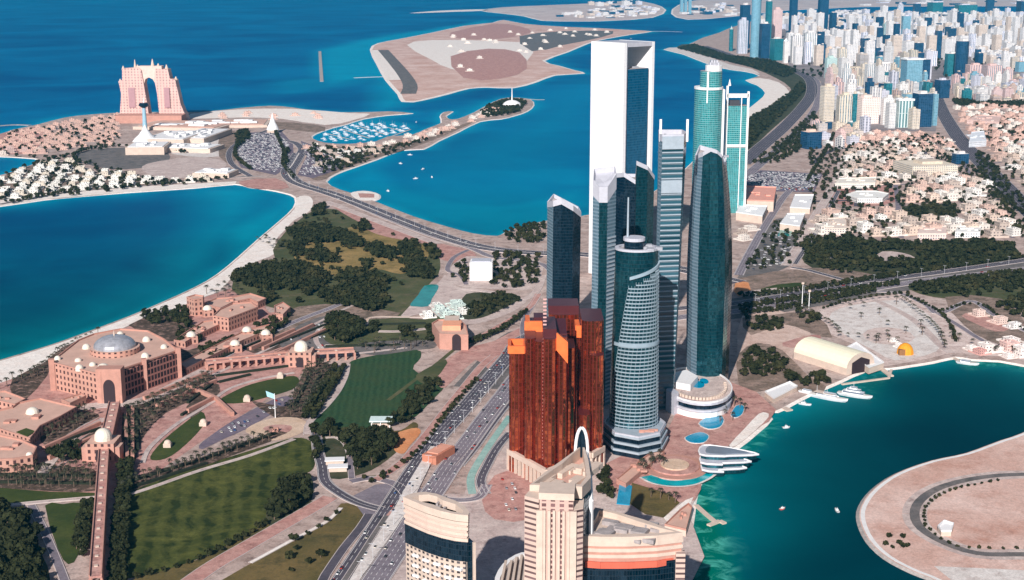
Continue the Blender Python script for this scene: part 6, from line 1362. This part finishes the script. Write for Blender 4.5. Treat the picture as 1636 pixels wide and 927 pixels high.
for poly in ([(1188,512),(1225,508),(1250,515),(1245,528),(1210,532),(1190,524)], [(1272,500),(1310,505),(1312,515),(1285,520)], [(1180,570),(1205,562),(1240,565),(1260,590),(1240,605),(1195,602)], [(1250,602),(1300,600),(1330,612),(1300,622),(1262,618)], [(1186,590),(1200,580),(1190,615)]): tf(poly, 9, *ev, rnd=.7)
for a in ([(1190,494),(1240,486),(1310,474),(1390,462),(1440,456)], [(1190,503),(1240,498),(1310,484),(1400,466)], [(1190,476),(1250,470),(1330,459),(1400,447),(1500,432),(1620,414)], [(1410,446),(1500,432),(1640,412)], [(1470,460),(1550,448),(1640,436)]):
    for o_ in (0, 9): trow(a, 9, 'dark tree lining the wide east highway', 'trees along the east highway', off=o_, s=(.7, 1.1))
for a in ([(1325,492),(1360,486),(1400,480),(1440,478)], [(1440,482),(1470,505),(1500,535),(1510,560)], [(1262,480),(1290,500),(1330,525),(1345,540)], [(1340,540),(1400,545),(1440,550)]): trow(a, 11, 'palm edging the pale sandy lot by the bay', 'palms of the sandy lot', lst_=palms, s=(.8, 1.2))
tf([(1330,495),(1440,480),(1500,530),(1480,565),(1400,560)], 34, 'palm edging the pale sandy lot by the bay', 'palms of the sandy lot', lst_=palms, rnd=.6)
tf([(1500,540),(1560,545),(1640,560),(1640,572),(1560,562)], 14, 'palm edging the pale sandy lot by the bay', 'palms of the sandy lot', lst_=palms, rnd=.7)
for a in ([(1316,494),(1350,484),(1400,474),(1450,470)], [(1450,474),(1500,500),(1520,525),(1528,550)], [(1500,500),(1540,488),(1570,490),(1600,510),(1640,530)]): trow(a, 10, 'dark tree lining the wide east highway', 'trees along the east highway', s=(.5, .8))
tf([(1280,392),(1300,380),(1400,386),(1480,390),(1570,386),(1620,396),(1624,414),(1560,422),(1480,428),(1400,436),(1330,438),(1287,420)], 10, 'dark tree of the big date garden', 'trees of the big date garden', rnd=.72, s=(.7, 1.7))
trees[:] = [q_ for q_ in trees if not (1396 < PX(q_[1], q_[0])[0] < 1464 and 401 < PX(q_[1], q_[0])[1] < 418)]
tf([(1452,458),(1520,450),(1600,444),(1700,434),(1700,460),(1620,468),(1540,476),(1470,470)], 10, 'dark tree in the green park by the east highway', 'trees of the green park', rnd=.65); tf([(1590,490),(1640,470),(1650,510),(1620,505)], 10, 'dark tree in the green park by the east highway', 'trees of the green park', rnd=.6)
tf([(1440,332),(1520,327),(1528,344),(1452,350)], 12, 'tree in the square park', 'trees of the square park', rnd=.7)
tf([(1082,78),(1110,72),(1160,90),(1230,98),(1275,114),(1255,125),(1200,108),(1140,94)], 14, 'corniche tree', 'corniche trees', rnd=.8, s=(1, 1.7)); tf([(1188,245),(1188,196),(1226,176),(1262,150),(1280,130),(1288,145),(1265,168),(1225,205)], 12, 'corniche tree', 'corniche trees', rnd=.8, s=(1, 1.7)); tf([(1200,262),(1250,225),(1300,180),(1310,200),(1280,240),(1240,262)], 13, 'corniche tree', 'corniche trees', rnd=.75)
tf([(1520,160),(1700,166),(1700,176),(1530,170)], 12, 'street tree', 'trees', rnd=.9, s=(1, 1.6)); tf([(1290,240),(1500,215),(1620,330),(1640,380),(1300,380)], 21, 'street tree', 'trees', rnd=.8, s=(.7, 1.3)); tf([(1540,180),(1700,180),(1700,340),(1620,290)], 22, 'street tree', 'trees', rnd=.7)
tf([(1180,440),(1210,392),(1240,355),(1290,352),(1272,400),(1262,425)], 16, 'street tree', 'trees', rnd=.8, s=(.6, 1.1)); tf([(1560,240),(1580,250),(1640,330),(1640,390),(1600,340),(1560,270)], 14, 'street tree', 'trees', rnd=.6)
trow([(1290,290),(1320,240),(1332,215)], 12, 'street tree', 'trees'); tf([(1260,110),(1640,50),(1640,150),(1300,130)], 75, 'street tree', 'trees', rnd=.7, s=(1.2, 2.4))
for a in ([(0,330),(100,310),(240,297),(370,286)], [(125,262),(120,248),(165,236),(230,236),(300,246)], [(60,262),(120,268)]): trow(a, 17, 'marina tree', 'trees', s=(1, 1.6))
tf([(0,250),(110,250),(250,290),(340,292),(0,325)], 24, 'marina tree', 'trees', rnd=.7, s=(.8, 1.4)); tf([(0,216),(190,184),(190,240),(0,248)], 30, 'marina tree', 'trees', rnd=.7, s=(.8, 1.3))
for a in ([(382,225),(376,250),(400,272)], [(440,212),(452,240),(458,262)], [(460,240),(452,262),(470,286)]): trow(a, 12, 'marina tree', 'trees', s=(.9, 1.4))
tf([(375,215),(395,208),(400,222),(380,235)], 13, 'marina tree', 'trees', s=(1, 1.5)); tf([(530,262),(560,250),(590,246),(570,262),(545,272)], 13, 'marina tree', 'trees', rnd=.8); tf([(480,230),(560,240),(640,232),(720,210),(600,256),(520,280)], 16, 'marina tree', 'trees', rnd=.6); tf([(768,180),(785,168),(815,160),(842,164),(830,180),(800,186),(775,188)], 13, 'marina tree', 'trees', s=(1, 1.7))
tf([(800,374),(830,362),(870,358),(870,388),(820,390)], 11, 'dark tree where the causeway meets the shore', 'trees at the causeway end', rnd=.75); tf([(790,405),(860,412),(862,450),(830,462),(790,460),(782,420)], 12, 'dark tree around the white cube hall', 'trees around the white cube hall', rnd=.7); tf([(718,442),(726,425),(745,415),(752,440),(745,456)], 12, 'dark tree around the white cube hall', 'trees around the white cube hall', rnd=.6)
tf([(735,500),(765,480),(800,472),(828,482),(800,498),(765,510)], 10, 'dark tree on the bank right of the green pool', 'trees right of the green pool', rnd=.8); tf([(700,520),(740,505),(700,540)], 10, 'dark tree on the bank right of the green pool', 'trees right of the green pool', rnd=.8)
trow([(760,610),(720,655),(690,695),(660,730),(610,765)], 12, 'bush along the pink promenade', 'bushes along the promenade', s=(.5, .8)); trow([(840,500),(800,530),(750,552)], 10, 'palm avenue tree', 'trees of the palm avenue')
tf([(575,765),(600,758),(625,762),(590,775)], 9, 'bush along the pink promenade', 'bushes along the promenade', s=(.5, .9)); 
tf([(958,760),(975,752),(980,800),(960,805)], 7, 'dark tree behind the sail roofed tower', 'trees behind the sail roofed tower', rnd=.8)
tf([(1408,866),(1440,850),(1460,868),(1440,885),(1420,880)], 9, 'brown bush in the plot on the round island', 'bushes on the round island', rnd=.9, s=(.4, .7)); trow([(1478,842),(1520,872),(1580,878),(1640,878)], 9, 'brown bush in the plot on the round island', 'bushes on the round island', s=(.3, .5)); trow([(1478,840),(1480,810),(1520,785),(1600,768)], 8, 'brown bush in the plot on the round island', 'bushes on the round island', s=(.3, .5))
def sil(p): return p[0]
trees = dry(trees); palms = dry(palms)
trees.sort(key=lambda p: p[0]/p[2]); palms.sort(key=lambda p: p[0]/p[2])
def ok_tree(X, Y): return all(math.hypot(X-a, Y-b) > r for a, b, r in ((bt.location.x, bt.location.y, 20),))
def place(lst_, nm, crowns, trk, n):
    for k, (y, x, s, lab, grp) in enumerate(lst_[:n]):
        t = empty(nm, (x, y, GZ), random.uniform(0, 6.28), lab, 'tree' if nm == 'tree' else 'palm', grp); t.scale = (s, s, s*random.uniform(.85, 1.15))
        for mn, me in (('trunk', trk), ('crown', crowns[k % len(crowns)])): o = bpy.data.objects.new(mn, me); COL.objects.link(o); o.parent = t
place(trees, 'tree', CRM_, TRK, 300); place(palms, 'palm_tree', PCR, PTRK, 300)
def mass(name, lst_, n, lab, cat, mat, palm=False):
    bases = []
    for k in range(5):
        if palm: V = np.array([v.co[:] for v in PCR[k % 3].vertices])
        else: V = leaf_verts(34, 4.4, 3.4, 1.2, 2.1, 50+k, 4.6)
        bases.append(V)
    out = []
    for i, (y, x, s, *_r) in enumerate(lst_[n:]):
        V = bases[i % 5]; a = random.uniform(0, 6.28); c, s_ = math.cos(a), math.sin(a)
        out.append(np.stack([(V[:, 0]*c-V[:, 1]*s_)*s+x, (V[:, 0]*s_+V[:, 1]*c)*s+y, V[:, 2]*s+GZ], 1))
    V = np.concatenate(out); o = bpy.data.objects.new(name, npmesh(name, V, np.arange(len(V)).reshape(-1, 4), mat)); COL.objects.link(o); tag(o, lab, cat, kind='stuff')
mass('distant_trees', trees, 300, 'mass of dark trees filling the parks, verges and gardens farther away', 'trees', LEAF)
mass('distant_palms', palms, 300, 'mass of palms filling the farther garden rows and lots', 'palms', PLEAF, True)
print('COUNTS trees', len(trees), 'palms', len(palms), 'villas', len(vil), 'blocks', len(cpts), 'far', len(far))
HEDGE = flat('hedge', (.020, .026, .014), .9, var=.4, vs_=.8)
random.seed(11)
for a, b_ in [((204,650),(206,735)),((218,655),(220,720)),((232,648),(250,640)),((345,602),(470,585)),((350,612),(400,600)),((300,645),(345,610)),((290,665),(330,640)),((75,716),(160,686)),((84,728),(165,700)),((340,566),(410,536)),((350,574),(430,540)),((430,556),(520,520)),((440,564),(530,528)),((496,600),(470,650)),((512,600),(484,658)),((524,600),(500,655)),((195,775),(330,734)),((330,734),(440,694)),((200,784),(330,742)),((0,760),(150,762)),((0,772),(150,774)),((520,555),(640,552)),((600,520),(680,518))]:
    A, B = P(*a), P(*b_); mb = MB(); mb.quadbox(A, B, 3.0, GZ, 2.4); tag(mb.build('hedge', HEDGE), 'dark clipped hedge in the palace gardens', 'hedge', 'hedges of the palace gardens')
LM = flat('lamp_metal', (.55, .55, .58), .5)
def lamps(c, sp, h_, lab, grp, s0=0, s1=1):
    Ls = [math.dist(a, b_) for a, b_ in zip(c[:-1], c[1:])]; T = sum(Ls); s = s0*T
    while s < s1*T:
        r_, k = s, 0
        while r_ > Ls[k] and k < len(Ls)-1: r_ -= Ls[k]; k += 1
        a, b_ = c[k], c[k+1]; f = r_/Ls[k]; t = empty('street_lamp', (a[0]+(b_[0]-a[0])*f, a[1]+(b_[1]-a[1])*f, GZ), math.atan2(b_[1]-a[1], b_[0]-a[0]), lab, 'street lamp', grp)
        m_ = MB(); m_.cyl(0, 0, 0, h_, .22, .12, 6); m_.build('pole', LM, t)
        for sg in (-1, 1): m_ = MB(); m_.box(0, sg*1.6, h_, .5, 3.0, .25, bottom=True); m_.build('lamp_head', LM, t)
        s += sp
mid_ = [((a[0]+b_[0])/2, (a[1]+b_[1])/2) for a, b_ in zip(hwL, hwR)]
lamps(offset(hwL, -11.5), 34, 13, 'double armed street lamp on the highway median', 'street lamps of the highway', .02, .45); lamps(cw, 42, 12, 'double armed street lamp on the causeway median', 'street lamps of the causeway', .05, .8); lamps(offset(hwL, -11.5), 45, 13, 'double armed street lamp on the east highway', 'street lamps of the east highway', .55, .92)
# ---------------------------------------------------------------- cars
CPAINT = oc_flat('car_paint', .35, .05, 1.0); CGL = flat('car_glass', (.02, .025, .03), .15, .6); TYRE = flat('tyre', (.02, .02, .02), .9)
b = MB(); b.loft([(.35, rect(0, 0, 4.5, 1.8)), (.95, rect(0, 0, 4.5, 1.82))], 0, 0); CB = b.mesh('body'); CB.materials.append(CPAINT)
b = MB(); b.loft([(.96, rect(-.15, 0, 2.9, 1.66)), (1.46, rect(-.25, 0, 1.9, 1.4))], 0, 0); CG = b.mesh('cabin'); CG.materials.append(CGL)
b = MB(); ring_ = [(.34*math.cos(2*math.pi*i/10), .34*math.sin(2*math.pi*i/10)) for i in range(10)]
for i in range(10): p, q_ = ring_[i], ring_[(i+1) % 10]; b.poly([(p[0], -.12, p[1]), (q_[0], -.12, q_[1]), (q_[0], .12, q_[1]), (p[0], .12, p[1])])
b.poly([(p[0], -.12, p[1]) for p in ring_]); b.poly([(p[0], .12, p[1]) for p in reversed(ring_)]); CWH = b.mesh('wheel'); CWH.materials.append(TYRE)
b = MB(); b.loft([(.25, rect(0, 0, 4.5, 1.8)), (.95, rect(0, 0, 4.5, 1.82))], 0, 0); b.loft([(.96, rect(-.15, 0, 2.9, 1.66)), (1.46, rect(-.25, 0, 1.9, 1.4))], 1, 0); CS = b.mesh('parked_car'); CS.materials.append(CPAINT); CS.materials.append(CGL)
CCOL = [(.85, .85, .85)]*4+[(.5, .5, .53), (.06, .06, .07), (.28, .30, .33), (.45, .04, .03), (.06, .12, .30), (.62, .56, .48)]
def car(x, y, a, z, lab, grp):
    t = empty('car', (x, y, z), a, lab, 'car', grp); c = random.choice(CCOL)
    for n_, me, l_ in (('body', CB, (0, 0, 0)), ('cabin', CG, (0, 0, 0)))+tuple(('wheel', CWH, (sx*1.35, sy*.84, .34)) for sx in (-1, 1) for sy in (-1, 1)):
        o = bpy.data.objects.new(n_, me); COL.objects.link(o); o.parent = t; o.location = l_; o.color = (*c, 1)
def cars_on(c, n, w_, lab, grp, lanes, s0=0, s1=1):
    Ls = [math.dist(a, b_) for a, b_ in zip(c[:-1], c[1:])]; T = sum(Ls)
    for i in range(n):
        s = (s0+(s1-s0)*(i+random.random()*.8)/n)*T; k = 0
        while s > Ls[k] and k < len(Ls)-1: s -= Ls[k]; k += 1
        a, b_ = c[k], c[k+1]; f = s/Ls[k]; an = math.atan2(b_[1]-a[1], b_[0]-a[0]); o_ = (random.randrange(lanes)+.5)/lanes*w_-w_/2
        car(a[0]+(b_[0]-a[0])*f-math.sin(an)*o_, a[1]+(b_[1]-a[1])*f+math.cos(an)*o_, an, GZ+.62, lab, grp)
cars_on(hwL, 58, 19, 'small car driving on the dark left carriageway of the highway', 'cars on the left carriageway', 5, .03, .42); cars_on(hwR, 52, 21, 'small car driving on the pale right carriageway of the highway', 'cars on the right carriageway', 5, .05, .42)
cars_on(hwL, 14, 19, 'small car driving on the east highway', 'cars on the east highway', 5, .55, .9); cars_on(hwR, 14, 21, 'small car driving on the east highway', 'cars on the east highway', 5, .55, .9); cars_on(cw, 22, 30, 'small car crossing the causeway', 'cars on the causeway', 8, .15, .75)
pk = []
for poly, rz, sp, lab, grp, rnd in (([(342,700),(372,676),(433,643),(458,637),(445,650),(395,680),(355,698)], 25, (3.2, 11), 'small car parked on the grey plaza below the palace', 'cars parked on the grey plaza', .30), ([(830,780),(800,762),(800,775),(810,815),(825,822)], 10, (7, 12), 'small car parked on the pink tower forecourt', 'cars parked on the tower forecourt', .7), ([(1197,282),(1216,274),(1312,280),(1298,306),(1242,304),(1194,295)], 14, (3.4, 9), 'small car parked in the blue grey lot beyond the towers', 'cars parked in the lot beyond the towers', .6), ([(384,226),(402,214),(446,212),(462,232),(462,260),(438,276),(388,266),(378,246)], 38, (5, 12), '', '', .75), ([(482,228),(520,242),(560,252),(545,264),(500,282),(478,278),(490,252)], 38, (6, 13), '', '', .7), ([(560,252),(640,236),(700,218),(640,240),(570,260)], 20, (10, 14), '', '', .4), ([(1186,436),(1215,395),(1245,355),(1285,352),(1262,400),(1250,425)], 40, (8, 14), '', '', .5), ([(480,522),(515,510),(515,530),(530,552),(500,560),(460,550)], 20, (6, 12), 'small car parked in the dark lot right of the palace', 'cars parked right of the palace', .4)):
    for x, y in scatter(poly, sp, .12, R(rz), rnd): pk.append((y, x, R(rz+90), lab, grp))
pk.sort(); n_s = 0; restc = []
for y, x, a, lab, grp in pk:
    if lab and n_s < 180: o = bpy.data.objects.new('parked_car', CS); COL.objects.link(o); o.location = (x, y, GZ+.5); o.rotation_euler = (0, 0, a); o.color = (*random.choice(CCOL), 1); tag(o, lab, 'car', grp); n_s += 1
    else: restc.append((x, y, a))
mb = MB()
for x, y, a in restc: m = random.randrange(4); mb.box(x, y, GZ+.5, 4.5, 1.9, 1.0, m, m, a); mb.box(x, y, GZ+1.5, 2.2, 1.6, .5, 4, m, a)
tag(mb.build('distant_cars', [flat('cc1', (.8, .8, .8), .4), flat('cc2', (.4, .4, .44), .4), flat('cc3', (.06, .07, .10), .4), flat('cc4', (.62, .58, .60), .4), CGL]), 'mass of parked cars filling the far marina and roadside lots', 'cars', kind='stuff')
# ---------------------------------------------------------------- boats
BH = flat('boat_hull', (.66, .67, .70), .4, .5); BW = flat('dhow_wood', (.40, .22, .12), .7); BD = flat('boat_deck', (.62, .58, .54), .7)
def hullpts(L, Bm, bow=.35): return [(-L/2, -Bm*.38), (-L*.2, -Bm/2), (L*(.5-bow), -Bm*.47), (L*.42, -Bm*.2), (L/2, 0), (L*.42, Bm*.2), (L*(.5-bow), Bm*.47), (-L*.2, Bm/2), (-L/2, Bm*.38)]
def ship(label, x, y, L, Bm, rz, decks, hm, canopy=False, cat='boat'):
    X, Y = P(x, y, 0); t = empty('boat', (X, Y, 0), R(rz), label, cat); hp = hullpts(L, Bm); b = MB(); h = L*.055+.8
    b.loft([(-.4, scl(hp, .82)), (h*.6, scl(hp, .97)), ([h, h, h, h*1.35, h*1.5, h*1.35, h, h, h], hp)], 0, 1); b.build('hull', [hm, BD], t); z = h
    for k, (l_, w_, hh, o_) in enumerate(decks): b = MB(); b.box(o_*L, 0, z+.02, l_*L, w_*Bm, hh, 0, 1); b.build('deckhouse', [CW[2], BH], t).color = (.85, .85, .86, 1); z += hh
    b = MB(); b.cyl(-L*.05, 0, z, L*.16, .25, .12, 6); b.build('mast', BH, t)
    if canopy: b = MB(); b.box(-L*.1, 0, h+3.2, L*.5, Bm*.8, .4, bottom=True); b.build('canopy', CREAM, t)
    return t
ship('large white two deck ferry, left of the pair beside the quay', 1324, 638, 44, 9, -38, [(.5, .7, 2, -.04), (.3, .5, 2, .02)], BH, True); ship('grey white motor yacht moored right of the ferry', 1366, 634, 38, 9, -32, [(.6, .8, 3, -.05), (.4, .6, 2.6, -.05), (.2, .4, 2.2, -.05)], BH)
ship('slim pale barge moored just left of the ferry', 1308, 634, 46, 6, -38, [(.2, .6, 2, -.3)], BH); ship('white dhow lying at the jetty in the upper bay', 1546, 582, 26, 8, -30, [(.4, .7, 2.6, -.1)], BH); ship('small white boat near the white roofed shed', 1286, 647, 14, 4, -30, [(.3, .6, 1.6, -.1)], BH); ship('small white boat at the edge of the cove beach', 1256, 684, 8, 3, 10, [(.3, .6, 1.4, 0)], BH); ship('tiny red dinghy in the middle of the right lagoon', 1250, 814, 6, 2.4, 30, [(.3, .6, 1, 0)], flat('red_hull', (.6, .1, .08)))
ship('tiny pale boat with a faint wake off the round island', 1337, 817, 8, 2.6, 100, [(.3, .6, 1.2, 0)], BH)
for k, (x, y) in enumerate([(664,286),(676,271),(690,284),(640,262),(655,248),(1008,62),(665,196),(620,306)]): ship('tiny white boat out on the blue strait', x, y, 12, 4, 20+40*k, [(.3, .6, 1.6, 0)], BH)['group'] = 'tiny boats on the strait'
hp = hullpts(13, 3.8); b = MB(); b.loft([(-.3, scl(hp, .8)), (1.4, hp)], 0, 0); b.box(-1, 0, 1.42, 5, 2.4, 1.4, 0, 0); b.cyl(-.5, 0, 2.8, 9, .14, .08, 5); BM = b.mesh('yacht'); BM.materials.append(BH)
k = 0
for x, y in scatter([(508,216),(540,206),(575,196),(645,199),(655,206),(640,212),(600,222),(550,226),(515,224)], (26, 34), .2, R(15), .95): o = bpy.data.objects.new('yacht', BM); COL.objects.link(o); o.location = (x, y, 0); o.rotation_euler = (0, 0, R(random.choice((15, 195))+random.uniform(-4, 4))); s = random.uniform(.8, 1.6); o.scale = (s, s, s); tag(o, 'white moored yacht in the marina basin', 'boat', 'yachts of the marina basin')
for i, (a, b_) in enumerate([((520,212),(560,222)), ((545,205),(590,220)), ((570,200),(618,215)), ((600,198),(640,208)), ((612,222),(656,206))]): pier('floating dock of the marina basin', [a, b_], 5, 0.2)['group'] = 'docks of the marina basin'
for i, (x, y, h_) in enumerate([(1281, 494, 34), (1292, 497, 26)]):
    X, Y = P(x, y); t = empty('light_mast', (X, Y, GZ), 0, ['taller of two pale masts beside the east highway', 'shorter of two pale masts beside the east highway'][i], 'mast'); b = MB(); b.cyl(0, 0, 0, h_, .7, .4, 8); b.build('pole', WHITE, t); b = MB(); b.cyl(0, 0, h_, 2.5, 2, 2, 10); b.build('head', CREAM, t)
# ================================================================== air
hb_ = MB(); hb_.prism(rect(0, 40000, 150000, 110000), -3, 480, 0, 0, True)
t = NT('air_haze'); t.t.nodes.remove(t.b); pv_ = t.n('VolumePrincipled'); pv_.inputs['Color'].default_value = (.02, .58, 1.0, 1); pv_.inputs['Density'].default_value = 2.6e-5; pv_.inputs['Anisotropy'].default_value = .2
t.l(pv_.outputs[0], t.t.nodes['Material Output'].inputs['Volume'])
tag(hb_.build('haze', t.m), 'thin pale blue haze over the sea and the far city', 'haze', kind='stuff')
